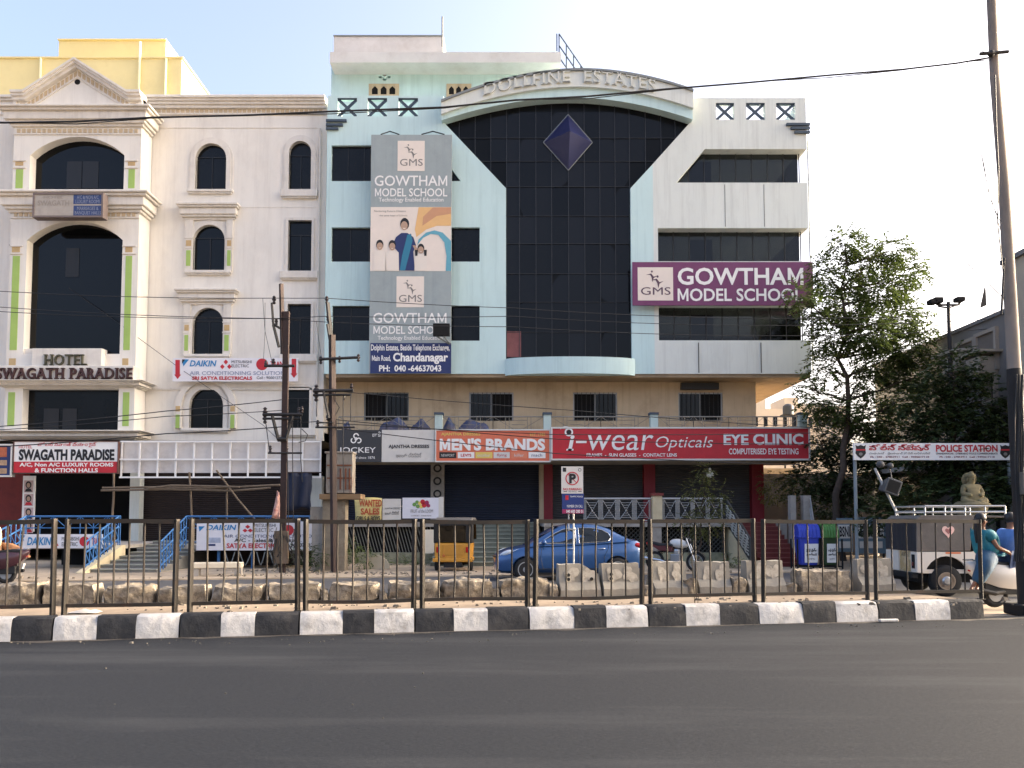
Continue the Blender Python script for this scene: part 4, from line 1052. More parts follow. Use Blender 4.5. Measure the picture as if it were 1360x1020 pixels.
t = TX(); t.px('NEWPORT', 586, 603, 603.5, 606.5, Y3 - .012, 0); t.px("LEVI'S", 612, 602.5, 626, 606.5, Y3 - .012, 1, weight=.03); t.px('flying', 660, 602.5, 673, 607, Y3 - .012, 1); t.px('mach', 706, 602.5, 720, 606.5, Y3 - .012, 2); t.px('killer', 683, 602.5, 696, 606.5, Y3 - .012, 0); t.px('excalibur', 634, 602.5, 651, 606.5, Y3 - .012, 0); t.build([FRM, RED, NAV], s3, 'tile_lettering')
s4 = board('shop_sign', 'long red optician sign with white letters over the charcoal shutters', 'shop sign', (732, 567.5, 1075.5, 611), Yc - .1, RED, .26, frame=FRM, fw=.05)
Y4 = Yc - .1 - .012
t = TX(); t.px('i', 752, 578, 763, 598.5, Y4, weight=.035, serif=True, shear=.2); t.px('-', 765, 585.5, 779, 588.5, Y4); t.px('wear', 781, 577.5, 868, 598, Y4, weight=-.002, shear=.15)
t.px('Opticals', 871, 579.5, 947, 599, Y4, weight=-.004, shear=.25); t.px('FRAMES  -  SUN GLASSES  -  CONTACT LENS', 779, 602, 899, 606.5, Y4, weight=.02); t.px('EYE CLINIC', 961, 576, 1067, 591, Y4, weight=.035); t.px('COMPUTERISED EYE TESTING', 968, 595.5, 1060.5, 603.5, Y4, weight=.02); t.build(W_, s4)
em = MB(); c = P(755.5, 574, Yc - .1); ringpoly(em, (c.x, c.z), .1, .16, Y4 - .004); disc(em, (c.x, c.z), .085, Y4 - .005, 1); ringpoly(em, (c.x - .12, c.z - .12), .3, .34, Y4 - .004, a0=60, a1=130, n=8); em.build('eye_emblem', [W_, K_], s4)
# --- hotel name letters on the ledge
hl = thing('hotel_name_letters', 'raised brown slab serif hotel name on the tower ledge', 'sign', P(88, 507, YT - .4))
t = TX(); t.px('SWAGATH PARADISE', -6, 488.5, 175.5, 503, YT - .5, weight=.016, serif=True, spacing=1.12, depth=.09); t.build(M('letter_brown', (66, 38, 34), .6, .15), hl)
t = TX(); t.px('HOTEL', 57.5, 470.5, 115, 485, YT - .35, weight=.006, serif=True, spacing=1.1, depth=.09); t.build(M('letter_olive', (72, 70, 50), .6, .15), hl)
# --- worn board on the second cornice
Yo = YT - .8
b5 = board('notice_board', 'worn grey board with a navy half, mounted on the tower cornice', 'sign', (44, 256.5, 137, 288.5), Yo, M('faded_grey_board', (168, 160, 150), .75, .1, 3, dirt=(124, 116, 108)), .35, frame=M('board_edge', (116, 104, 100), .7, .1), fw=.06)
patch(b5, 'navy_panel', Yo, M('faded_navy', (54, 72, 116), .7, .12, 4), [(97.5, 258.5, 134.5, 271), (97.5, 273, 134.5, 286.5)])
t = TX(); t.px('A/C & NON A/C', 102, 259.5, 131, 264.3, Yo - .012, serif=True); t.px('LUXURY ROOMS', 100, 265.3, 133, 270, Yo - .012, serif=True); t.px('MARRIAGES &', 102, 274.5, 131, 279, Yo - .012, serif=True); t.px('BANQUET HALLS', 99, 280.5, 134, 285.5, Yo - .012, serif=True); t.build(M('faded_letter', (140, 146, 164), .7, .05), b5)
t = TX(); t.px('HOTEL', 58, 260, 84, 264, Yo - .008); t.px('SWAGATH', 50, 266, 92, 273, Yo - .008, weight=.02); t.build(M('ghost_letter', (150, 142, 132), .8, .05), b5, 'ghost_lettering')
# --- hotel shop banner
Yw = 31.6
b6 = board('hotel_sign', 'white and red hotel board with heavy black name above the dark entrance', 'sign', (18, 586, 157, 628.5), Yw, W_, .25, frame=M('rust_edge', (90, 62, 56), .7, .1), fw=.02)
patch(b6, 'red_panel', Yw, RED, [(18.2, 613, 156.8, 628.3)])
t = TX(); t.px('SWAGATH PARADISE', 25, 596.5, 152, 611.5, Yw - .012, weight=.045); t.build(K_, b6)
t = TX(); t.px('హోటల్ స్వాగత్ ప్యారడైస్', 50, 587.5, 128, 594, Yw - .012, weight=.015); t.px('HOTEL', 25, 591.5, 43, 595.5, Yw - .012); t.build(RED, b6, 'red_lettering')
t = TX(); t.px('A/C, Non A/C LUXURY ROOMS', 26, 614.5, 150.5, 620.5, Yw - .012, weight=.03); t.px('& FUNCTION HALLS', 46, 621.8, 130, 627.5, Yw - .012, weight=.03); t.build(W_, b6, 'white_lettering')
b7 = board('food_board', 'navy board with printed food pictures at the left edge by the hotel board', 'sign', (-40, 590, 16, 633), Yw, NAV, .2, frame=FRM, fw=.05)
fd = MB()
for (a, b, c, d, k) in ((-5, 594, 9, 607, 0), (-5, 611, 9, 618, 1), (-5, 622, 9, 629, 1), (-30, 594, -10, 607, 1)): fd.pbox(a, b, c, d, Yw - .006, Yw + .001, k)
fd.build('food_pictures', [M('print_curry', (176, 96, 64), .6, .3, 6), M('print_bread', (170, 140, 112), .6, .3, 6)], b7)
# --- air conditioning banner and the bare signboard frame
Ya = 33.15
def ac_logo(parent, box, Y, with_sol=True):
    a, t_, b, c = box; w_, h = b - a, c - t_
    def q(u, v): return (a + w_ * u, t_ + h * v)
    mb = MB()
    figure(mb, [q(.075, .06), q(.13, .06), q(.085, .36)], Y, .008, 0); figure(mb, [q(.075, .06), q(.1, .06), q(.075, .25)], Y, .011, 1)
    cx = .425
    for (u, v) in ((0, .06), (-.028, .26), (.028, .26)): figure(mb, [q(cx + u, v), q(cx + u + .018, v + .11), q(cx + u, v + .22), q(cx + u - .018, v + .11)], Y, .008, 2)
    mb.build('logo_marks', [CYN, K_, RED], parent)
    mb = MB(); p = P(*q(.715, .27), Y); disc(mb, (p.x, p.z), .24, Y - .008); mb.build('round_mark', RED, parent)
    t = TX(); t.px('DAIKIN', *q(.135, .1), *q(.35, .36), Y - .01, weight=.025, shear=.2); t.build(CYN, parent)
    t = TX(); t.px('MITSUBISHI', *q(.47, .1), *q(.63, .22), Y - .01); t.px('ELECTRIC', *q(.47, .27), *q(.61, .4), Y - .01); t.build(K_, parent)
    t = TX(); t.px('TRANE', *q(.78, .14), *q(.905, .33), Y - .01, weight=.03); t.build(RED, parent)
def arrow(parent, cx, t_, b, Y):
    mb = MB(); figure(mb, [(cx - 3, t_), (cx + 3, t_), (cx + 3, b - 6), (cx + 4.6, b - 6), (cx, b), (cx - 4.6, b - 6), (cx - 3, b - 6)], Y, .008); mb.build('red_arrow', RED, parent)
b8 = board('shop_banner', 'white cooling dealer banner with two red arrows between the hotel windows', 'banner', (229.5, 475.5, 395.5, 506.5), Ya, M('banner_white', (222, 220, 224), .6, .04, 2), .06)
ac_logo(b8, (229.5, 475.5, 395.5, 506.5), Ya); arrow(b8, 236, 478, 503.5, Ya); arrow(b8, 390.5, 476.5, 502, Ya)
t = TX(); t.px('AIR CONDITIONING SOLUTIONS', 252, 493, 383, 498, Ya - .01); t.build(M('print_bluegrey', (120, 130, 156), .6, .03), b8)
t = TX(); t.px('SRI SATYA ELECTRICALS', 255, 499.8, 335, 504.5, Ya - .01, weight=.04); t.build(RED, b8); t = TX(); t.px('Cell : 9000127390', 341, 499.8, 380, 503.5, Ya - .01); t.build(K_, b8)
Yg = 31.7
b9 = thing('signboard_frame', 'empty white signboard grid of welded steel squares beside the hotel board', 'sign frame', P(293, 635, Yg))
mb = MB(); x0, x1, z0, z1 = BX(160.5, 586, 426, 628, Yg + .12); mb.box(x0, x1, Yg + .12, Yg + .16, z0, z1); mb.build('backing_sheet', M('old_white_sheet', (206, 200, 194), .7, .06, 2, dirt=(150, 140, 132), damt=.4), b9)
x0, x1, z0, z1 = BX(160, 585.5, 426.5, 635, Yg)
for k in range(12):
    mb = MB(); x = x0 + (x1 - x0 - .06) * k / 11; mb.box(x, x + .06, Yg, Yg + .05, z0 + .061, z1); mb.build('upright', W_, b9)
mb = MB()
for zz in (z0, z0 + (z1 - z0) * .48, z1 - .06): mb.box(x0 - .01, x1 + .01, Yg - .055, Yg - .004, zz, zz + .06)
mb.build('rails', W_, b9)
# --- banners hung on the hotel platforms
b10 = board('shop_banner', 'narrow white cooling dealer banner under the blue rail, left of the grey steps', 'banner', (25, 709.5, 136, 728), YQ - .08, M('banner_white', (222, 220, 224)), .03)
a = (-5, 709, 190, 750); 
mb = MB(); figure(mb, [(27, 711), (34, 711), (28, 719)], YQ - .08, .008, 0); figure(mb, [(72, 725), (75, 719), (78, 725)], YQ - .08, .008, 1); p = P(114, 719, YQ); disc(mb, (p.x, p.z), .16, YQ - .088, 1); mb.build('logo_marks', [CYN, RED], b10)
t = TX(); t.px('DAIKIN', 36, 713.5, 68, 724, YQ - .092, 0, weight=.025, shear=.2); t.px('MITSUBISHI', 82, 713, 105, 718, YQ - .092, 1); t.px('ELECTRIC', 82, 720, 103, 725.5, YQ - .092, 1); t.px('TRANE', 122, 714.5, 135, 723, YQ - .092, 2, weight=.03); t.build([CYN, K_, RED], b10)
b11 = board('shop_banner', 'large white cooling dealer banner below the second blue rail, behind the white bench', 'banner', (261, 692.5, 427, 731), YQ - .08, M('banner_white', (222, 220, 224)), .03)
mb = MB(); figure(mb, [(264, 699), (272, 699), (265, 706)], YQ - .08, .008, 0)
for (u, v) in ((329, 697), (325.5, 702), (332.5, 702)): figure(mb, [(u, v), (u + 3.4, v + 2.6), (u, v + 5.2), (u - 3.4, v + 2.6)], YQ - .08, .008, 1)
p = P(384, 704, YQ); disc(mb, (p.x, p.z), .17, YQ - .088, 1); mb.pbox(276, 714, 293, 721, YQ - .088, YQ - .079, 2); mb.pbox(276, 722.5, 286, 725, YQ - .088, YQ - .079, 3); mb.build('logo_marks', [CYN, RED, M('print_palegrey', (170, 178, 196), .6, .2, 8), NAV], b11)
t = TX(); t.px('DAIKIN', 274, 697, 314, 704, YQ - .092, 0, weight=.025, shear=.2); t.px('MITSUBISHI', 338, 695.5, 366, 700, YQ - .092, 1); t.px('ELECTRIC', 338, 701.5, 363, 706.5, YQ - .092, 1); t.px('AIR CONDITIONING SOLUTIONS', 297, 710, 425, 714, YQ - .092, 3); t.px('A/C - Sales & Service', 311, 715, 392, 720, YQ - .092, 1, weight=.02); t.px('SATYA ELECTRICALS', 301, 721.5, 382, 728, YQ - .092, 2, weight=.03); t.px('9000323298', 386, 721.5, 424, 726, YQ - .092, 1, weight=.02); t.build([CYN, K_, RED, NAV], b11)
# --- posters on the pillar left of the entrance
b12 = board('poster_strip', 'narrow white strip of portrait posters on the pillar beside the red shutter', 'poster', (29.5, 632, 46, 706), YH - .6, W_, .05)
pf = MB()
for k, (cy) in enumerate((646, 664, 682, 700)):
    pf.pbox(32, cy - 8, 44, cy + 8, YH - .605, YH - .599, 3)
    figure(pf, [(38 + 4 * math.cos(q), cy - 2 + 5 * math.sin(q)) for q in [i * .5 for i in range(13)]], YH - .6, .009, 0)
    figure(pf, [(38 + 2.4 * math.cos(q), cy - 1.5 + 3.2 * math.sin(q)) for q in [i * .5 for i in range(13)]], YH - .6, .012, 1)
    figure(pf, [(33, cy + 7), (35, cy + 3), (41, cy + 3), (43, cy + 7)], YH - .6, .01, 2 if k % 2 else 0)
pf.build('portrait_prints', [K_, SKN, RED, M('print_pink', (196, 170, 166), .6, .1)], b12)
# --- boards hung along the dress shop platform
Yd = YPL - .06
b13 = thing('cloth_banner', 'sagging yellow cloth banner seeking sales staff, tied under the meter box', 'banner', P(490, 692, Yd))
rows = []
for j in range(7):
    v = j / 6; row = []
    for i in range(13):
        u = i / 12; px = 470.5 + u * 37 + v * (2 - 3 * u); py = 662.5 + 30 * v - 1.5 * math.sin(math.pi * u) * (1 - v) + u * -.8; q = P(px, py, Yd); row.append((q.x, q.y + .04 * math.sin(u * 9 + v * 3), q.z))
    rows.append(row)
mb = MB(); mb.grid(rows); o = mb.build('cloth', M('cloth_yellow', (214, 196, 130), .85, .25, 1.6), b13, smooth=60)
so = o.modifiers.new('thickness', 'SOLIDIFY'); so.thickness = .012
t = TX(); t.px('WANTED', 477, 663.5, 507, 673, Yd - .06, 0, weight=.03); t.px('SALES', 479, 675, 504, 683.5, Yd - .06, 0, weight=.03); t.px('GIRLS & BOYS', 473, 685.5, 505, 692, Yd - .06, 1, weight=.03); t.build([M('print_rust', (170, 70, 40), .7, .1), K_], b13)
b14 = board('small_board', 'small white dress shop board between the cloth banner and the fruit emblem board', 'sign', (508, 662.5, 532.5, 691.5), Yd, OFFW, .05)
t = TX(); t.px('AJANTHA DRESSES', 511, 674, 531, 677, Yd - .01); t.px('అజంతా డ్రెస్సెస్', 511, 679, 530, 683.5, Yd - .01); t.build(K_, b14)
b15 = board('small_board', 'white board with a green and red fruit emblem hung behind the rickshaw', 'sign', (534.5, 661, 587, 688.5), Yd - .02, M('banner_cool', (214, 214, 222), .6, .04), .05)
fr = MB()
for (cx, cy, r_, k) in ((550.5, 670, 2.6, 0), (554, 667, 2.4, 0), (555, 672.5, 2.6, 0), (558, 668.5, 2.6, 1), (561.5, 666.5, 3.2, 2), (563.5, 671, 3.2, 2), (567, 667.5, 2.8, 3), (569, 671.5, 2.5, 3), (559.5, 673, 2.2, 1)):
    p = P(cx, cy, Yd); disc(fr, (p.x, p.z), r_ * Yd / FPX, Yd - .026 - .002 * k, k, 14)
fr.build('fruit_emblem', [GRN, YEL, RED, MAG], b15)
t = TX(); t.px('FRUIT of the LOOM', 545.5, 676.5, 575, 681, Yd - .03); t.px('COMFORT - INNERWEAR', 546, 684, 573, 685.8, Yd - .03); t.build(TXG, b15)
mb = MB(); mb.pbox(582.5, 660, 589, 688, Yd - .025, Yd - .0); mb.build('side_strip', OFFW, b15)
mb = MB(); mb.pbox(561, 703.5, 576.5, 735, YPL - .4, YPL - .34); o = mb.build('blank_panel', M('warm_white_panel', (226, 214, 192), .7, .04), None, org=P(568, 735, YPL - .4)); tag(o, 'blank cream panel leaning beside the yellow rickshaw', 'panel')  # panel in one plain warm white
# --- no parking sign on the far edge of the median
Yn = 15.6
b16 = thing('parking_sign', 'no parking sign above a blue notice on a white pole before the blue car', 'road sign', (XX(761, Yn, 740), Yn + .06, 0))
mb = MB(); mb.pbox(745.5, 619.5, 774.5, 655.5, Yn, Yn + .015); mb.build('sign_plate', OFFW, b16)
mb = MB(); mb.pbox(746.5, 655.5, 775.5, 682, Yn, Yn + .015); mb.build('notice_plate', M('notice_blue', (32, 52, 112), .5, .06), b16)
mb = MB(); c = P(760, 635.5, Yn); k = Yn / FPX
ringpoly(mb, (c.x, c.z), 7.6 * k, 9 * k, Yn - .004, 0); d = Vector((-.707, .707)); n_ = Vector((.707, .707)); r0 = 8 * k
mb.prism([tuple(Vector((c.x, c.z)) + d * r0 * a + n_ * .5 * k * b) for a, b in ((-1, -1), (1, -1), (1, 1), (-1, 1))], Yn - .003, Yn - .001, 'y', 0)
mb.pbox(747.5, 621, 752, 626.5, Yn - .003, Yn, 1); ringpoly(mb, (P(770, 624, Yn).x, P(770, 624, Yn).z), 1.6 * k, 2.2 * k, Yn - .003, 1, n=12); mb.pbox(748.5, 652.2, 753, 653, Yn - .003, Yn, 1); mb.pbox(768, 652.2, 772.5, 653, Yn - .003, Yn, 1); mb.build('no_parking_ring', [RED, K_], b16)
t = TX(); t.px('P', 756, 629, 765, 642, Yn - .006, 1, weight=.05); t.px('NO PARKING', 748, 648, 772.5, 651.2, Yn - .004, 0, weight=.02); t.px('TO WTC', 755, 651.8, 766, 653.8, Yn - .004, 1); t.px('NUMBER ON CALL', 753, 670.5, 774, 674, Yn - .004, 2); t.px('TRAFFIC POLICE', 757, 658.5, 774, 660.5, Yn - .004, 2); t.px('040 600 200 01', 752, 677, 774.5, 681.2, Yn - .007, 2, weight=.02); t.build([RED, K_, W_], b16)
patch(b16, 'magenta_strip', Yn, MAG, [(746.7, 676.3, 775.3, 682)]); patch(b16, 'notice_emblem', Yn, RED, [(751, 658, 755, 664)])
mb = MB(); x = XX(762, Yn, 720); mb.tube([(x, Yn + .05, .0), (x, Yn + .05, ZZ(622, Yn))], .017, 8); mb.tube([(x - .09, Yn + .05, ZZ(705, Yn)), (x - .09, Yn + .05, ZZ(660, Yn))], .015, 6); mb.tube([(x - .1, Yn + .04, ZZ(703, Yn)), (x + .06, Yn + .04, ZZ(703, Yn))], .012, 6); mb.build('pole', M('pole_pale', (176, 176, 172), .5, .06), b16, smooth=40)
# --- police station gantry
Yk = 25.0
b17 = thing('police_gantry', 'long white police station sign spanning the gateway on a grey post', 'sign', (XX(1139, Yk, 600), Yk, 0))
mb = MB(); mb.pbox(1134, 588.5, 1345, 611, Yk, Yk + .08); mb.build('panel', W_, b17)
for q in (1138, 1344): mb = MB(); mb.tube([(XX(q, Yk, 620), Yk + .14, -.02), (XX(q, Yk, 620), Yk + .14, ZZ(589, Yk))], .055, 8); mb.build('post', M('post_grey', (120, 130, 134), .6, .08), b17, smooth=40)
mb = MB()
for cx in (1143, 1335):
    figure(mb, [(cx - 7, 591), (cx - 4, 592.5), (cx, 591), (cx + 4, 592.5), (cx + 7, 591), (cx + 6, 596), (cx + 7, 602), (cx + 4, 606), (cx, 609), (cx - 4, 606), (cx - 7, 602), (cx - 6, 596)], Yk, .008, 0)
    figure(mb, [(cx - 6.5, 596.5), (cx + 6.5, 596.5), (cx + 6.5, 598.5), (cx - 6.5, 598.5)], Yk, .012, 1)
    figure(mb, [(cx + 2.5 * math.cos(q), 603 + 2.2 * math.sin(q)) for q in [i * .6 for i in range(11)]], Yk, .012, 2)
mb.build('crest', [K_, RED, TXG], b17)
t = TX(); t.px('పోలీస్ స్టేషన్', 1154, 589.8, 1236, 599, Yk - .012, 0, weight=.03); t.px('POLICE STATION', 1243, 590.8, 1325, 600.2, Yk - .012, 0, weight=.035); t.px('చందానగర్ - సైబరాబాద్ పోలీస్ కమిషనరేట్', 1154, 600.5, 1236, 604.3, Yk - .012, 1); t.px('CHANDANAGAR - CYBERABAD POLICE COMMISSIONERATE', 1243, 601.2, 1325, 603.6, Yk - .012, 1, weight=.02)
t.px('Ph : 040 - 27853911  Cell : 9490617118', 1156, 605.6, 1234, 608, Yk - .012, 2, weight=.02); t.px('Ph : 040 - 27853911  Cell : 9490617118', 1248, 605.6, 1321, 608, Yk - .012, 2, weight=.02); t.build([RED, K_, M('print_maroon', (120, 40, 50), .6, .03)], b17)
# --- telephone company hoardings
Yt = 27.5
m_hb = M('hoarding_blue', (96, 116, 128), .7, .12, 2)
for (a, b, c, d, lab) in ((1112, 688, 1133, 733, 'narrow blue grey telephone hoarding right of the green bin'), (1137, 687, 1177, 735, 'wider blue grey telephone hoarding behind the gantry post')):
    h = board('hoarding', lab, 'hoarding', (a, b, c, d), Yt, m_hb, .06)
    w_ = c - a
    patch(h, 'white_panel', Yt, OFFW, [(a + w_ * .08, 697, c - w_ * .08, 715), (a + w_ * .12, 719, c - w_ * .12, 728)])
    t = TX(); t.px('BSNL', a + w_ * .14, 699, c - w_ * .1, 713, Yt - .01, weight=.03); t.px('BROADBAND', a + w_ * .12, 691, c - w_ * .12, 694.5, Yt - .01); t.build(K_, h)
    mb = MB()
    for px in (a + 2, c - 2): x = XX(px, Yt, 735); mb.tube([(x, Yt + .08, -.02), (x, Yt + .08, ZZ(d - 6, Yt))], .03, 6)
    mb.build('leg', m_frame, h)
# ============================================================ median fence: panels of welded steel
m_fence = M('fence_olive_brown', (42, 35, 25), .6, .25, 5, dirt=(76, 48, 30), dscale=4, damt=.4, metal=.1)
FT = 0.30
FPIX = [(-80, 73), (82, 235), (249, 398), (403, 552), (558, 703), (708, 855), (862, 1005), (1012, 1155), (1162, 1306)]
FLAB = ['cut off by the left edge', 'before the narrow dealer banner', 'before the white bench', 'before the iron pole with the meter box', 'before the yellow rickshaw', 'before the blue car', 'before the motorcycle', 'before the blue and green bins', 'before the white jeep']
def fence_panel(L, lab, g):
    r = thing('fence_panel', lab, 'fence', (0, 0, 0), 'fence panels along the median', local=True)
    for x in (.03, L - .03):
        mb = MB(); j = g.uniform(-.012, .012); mb.tube([(x, 0, 0), (x + j, g.uniform(-.01, .01), 1.32)], .042, 4); mb.box(x - .05, x + .05, -.05, .05, -.004, .015); mb.build('post', m_fence, r, bevel=.004)
    for nm, z, h in (('top_rail', 1.285, .03), ('bottom_rail', .14, .025)):
        mb = MB(); n = 8; d = g.uniform(-.018, .01); rows = []
        for i in range(n + 1):
            t = i / n; x = .06 + (L - .12) * t; zz = z + d * math.sin(math.pi * t); y = .008 * math.sin(t * 5 + z)
            rows.append([(x, y - .022, zz - h), (x, y + .022, zz - h), (x, y + .022, zz + h), (x, y - .022, zz + h)])
        mb.grid(rows, closed=True); mb.build(nm, m_fence, r)
    for k in range(6):
        x = .06 + (L - .12) * (k + 1) / 7 + g.uniform(-.008, .008); j = g.uniform(-.012, .012); bow = g.uniform(-.006, .006) if g.random() < .75 else g.uniform(-.03, .03)
        mb = MB(); mb.tube([(x, 0, .15), (x + j * .3 + bow * .8, bow, .45), (x + j * .6 + bow, bow * 1.3, .75), (x + j, 0, 1.27)], .014, 4); mb.build('bar', m_fence, r)
    return r
fr_ = random.Random(4)
for i, (a, b) in enumerate(FPIX):
    sa, sb = S_AT(a, 812, FT), S_AT(b, 812, FT)
    o = fence_panel(sb - sa, 'brown steel median fence panel ' + FLAB[i], fr_)
    o.location = RD(sa, FT, MED_Z - .012); o.rotation_euler = (fr_.uniform(-.014, .014), fr_.uniform(-.006, .006), TH)
# ============================================================ stones and concrete blocks along the far edge of the median
m_rock = M('rough_stone', (132, 122, 107), .95, .55, 9, bump=1.0, dirt=(76, 68, 58), dscale=3, damt=.6)
m_block = M('worn_concrete_block', (134, 129, 119), .92, .16, 4, bump=.5, dirt=(108, 98, 86), dscale=2.2, damt=.5)
m_patchp = M('flaking_whitewash', (170, 162, 148), .9, .25, 9, dirt=(122, 116, 106), dscale=7, damt=1)
def rock(px0, px1, ptop, t, depth, lab, seed, name='kerb_stone', cat='stone', lowz=None, round_=.30):
    s0, s1 = S_AT(px0, 795, t), S_AT(px1, 795, t); c = RD((s0 + s1) / 2, t, 0)
    z0 = MED_Z - .03; z1 = ZZ(ptop, c.y); L, Hh = s1 - s0, z1 - z0
    bm = bmesh.new(); bmesh.ops.create_cube(bm, size=1)
    bmesh.ops.subdivide_edges(bm, edges=bm.edges, cuts=11, use_grid_fill=True)
    rr = random.Random(seed); off = Vector((rr.random() * 50, rr.random() * 50, rr.random() * 50))
    from mathutils import noise
    for v in bm.verts:
        q = Vector((v.co.x * 2, v.co.y * 2, v.co.z * 2))
        sph = q.normalized() * 1.15
        q = q.lerp(sph, round_ * (.45 + .55 * (q.length - 1)))
        w0 = Vector((q.x * L / 2, q.y * depth / 2, q.z * Hh / 2))
        d = noise.noise_vector(w0 * 3.2 + off) * .055 + noise.noise_vector(w0 * 9 + off) * .03 + noise.noise_vector(w0 * 22 + off) * .012
        w0 += d; w0.z += Hh / 2
        v.co = w0
    me = bpy.data.meshes.new(name); bm.to_mesh(me); bm.free()
    me.polygons.foreach_set('use_smooth', [True] * len(me.polygons)); me.set_sharp_from_angle(angle=R(38))
    o = bpy.data.objects.new(name, me); COL.objects.link(o); me.materials.append(m_rock)
    o.location = (c.x, c.y, z0); o.rotation_euler = (0, 0, TH + rr.uniform(-.06, .06))
    return tag(o, lab, cat, 'rough stones lining the far edge of the median')
RT = 2.0
RK = [(-48, 0, 777, 'rough stone cut off by the left edge'), (2, 60, 775, 'rough stone below the dark scooter, rounded and pale on its right end'), (63, 132, 776, 'flat topped rough stone under the narrow dealer banner'), (141, 208, 777, 'rough stone with a dark hole, below the grey steps'),
      (213, 278, 779, 'low rounded stone left of the white bench'), (284, 351, 777, 'rough stone directly under the white bench'), (357, 425, 774, 'stone under the first iron pole, broken at its right'), (438, 503, 774, 'pitted stone below the half round slab'),
      (516, 582, 772, 'smooth pale stone between the pitted stone and the chiselled stone'), (587, 651, 770, 'chiselled stone in front of the yellow rickshaw'), (662, 727, 768, "squared stone before the blue car's front wheel"), (1056, 1122, 757, 'large grey stone under the two bins')]
for i, (a, b, t_, lab) in enumerate(RK): rock(a, b, t_, RT, .5, lab, 10 + i, round_=.2 if i in (8, 10, 11) else .34)
for i, (a, b, t_, lab) in enumerate([(427, 436, 783, 'small stone chip beside the broken stone'), (504, 514, 787, 'small rubble lump right of the pitted stone'), (651, 661, 782, 'small rubble lump right of the chiselled stone'), (728, 739, 776, 'small rubble lump left of the first concrete block'),
      (848, 858, 776, 'small dark rubble lump right of the second concrete block'), (907, 921, 768, 'dark cracked lump between the third and fourth concrete blocks'), (970, 987, 766, 'short dark stump of stone left of the fifth concrete block'), (1037, 1052, 776, 'low rubble lump left of the stone under the bins')]): rock(a, b, t_, RT - .1, .3, lab, 50 + i, 'rubble_lump', 'rubble')
JB = [(740, 793, 749, 'concrete barrier block with a broken upper right corner, before the blue car'), (797, 847, 748, 'concrete barrier block with two holes, behind the car tail'), (863, 908, 746, 'concrete barrier block under the motorcycle'), (924, 965, 746, 'concrete barrier block with large whitewash patches, right of the motorcycle'),
      (988, 1036, 744, 'concrete barrier block in front of the red stairs'), (1135, 1180, 742, 'short barrier block under the telephone hoarding, left of the jeep')]
for i, (a, b, t_, lab) in enumerate(JB):
    s0, s1 = S_AT(a, 790, RT), S_AT(b, 790, RT); c = RD((s0 + s1) / 2, RT, 0); z0 = MED_Z - .02; z1 = ZZ(t_, c.y)
    r = thing('barrier_block', lab, 'barrier', (c.x, c.y, z0), 'concrete barrier blocks along the median', TH + fr_.uniform(-.05, .05), local=True)
    L, hh = s1 - s0, z1 - z0
    prof = [(-.24, 0), (.24, 0), (.24, .22 * hh / .9), (.13, .42 * hh / .9), (.09, hh), (-.09, hh), (-.13, .42 * hh / .9), (-.24, .22 * hh / .9)]
    n = 7; rows = []; rr = random.Random(i + 3)
    for k in range(n + 1):
        x = -L / 2 + L * k / n; cut = 0
        if i == 0 and k >= 5: cut = (k - 4) * .1 * hh
        rows.append([Vector((x + rr.uniform(-.012, .012), y + rr.uniform(-.008, .008), max(0, z - (cut if z > .5 * hh else 0) + (rr.uniform(-.012, .012) if z else 0)))) for y, z in prof])
    mb = MB(); mb.grid(rows, closed=True); mb.add(rows[0], [tuple(range(8))]); mb.add(rows[-1], [tuple(range(8))]); mb.build('block', m_block, r, smooth=30)
    mb = MB()
    for k in range(2):
        cx = -L * .2 + L * .42 * k; pts = []
        for q in range(19):
            k_ = .8 + .22 * math.sin(q * .3307 * 2 + i * 1.7 + k) + .16 * math.sin(q * .3307 * 3 + i + 2 * k) + .1 * math.sin(q * .3307 * 5 + i * 2.3) + .08 * rr.random(); pts.append((cx + L * .19 * k_ * math.cos(q * .3307), hh * .66 + hh * .3 * k_ * math.sin(q * .3307)))
        tp = [(x, z) for x, z in pts if z < hh * .97]
        if len(tp) > 5:
            yof = lambda z: -(.13 - .04 * max(0, (z - .42 * hh / .9) / (hh - .42 * hh / .9))) - .012
            m3 = len(tp); mb.add([(x, yof(z), z) for x, z in tp] + [(cx, yof(hh * .66), hh * .66)], [(a_, (a_ + 1) % m3, m3) for a_ in range(m3)])
    mb.build('whitewash_patch', m_patchp, r)
    if i in (0, 1):
        mb = MB()
        for (x, z) in ((-L * .28, hh * .68), (-L * .28, hh * .55), (L * .3, hh * .55))[: 2 if i else 3]: mb.lathe([(.03, 0), (.03, .01)], (x, -.16, z), 10, axis='y')
        mb.build('bolt_hole', m_black, r)
# thin dead stalk on the median
mb = MB(); p = RD(S_AT(923, 815, .5), .5, MED_Z - .02); mb.tube([p, p + Vector((.0, .05, .25)), p + Vector((-.02, .1, .7)), p + Vector((.02, .1, 1.0))], .008, 5); mb.tube([p + Vector((0, 0, .04)), p + Vector((.05, -.05, .16)), p + Vector((.03, -.08, .02))], .006, 5)
tag(mb.build('dead_stalk', M('dry_stem', (96, 84, 66), .9, .1), org=p), 'thin dry stalk bent on the median before the motorcycle', 'stalk')
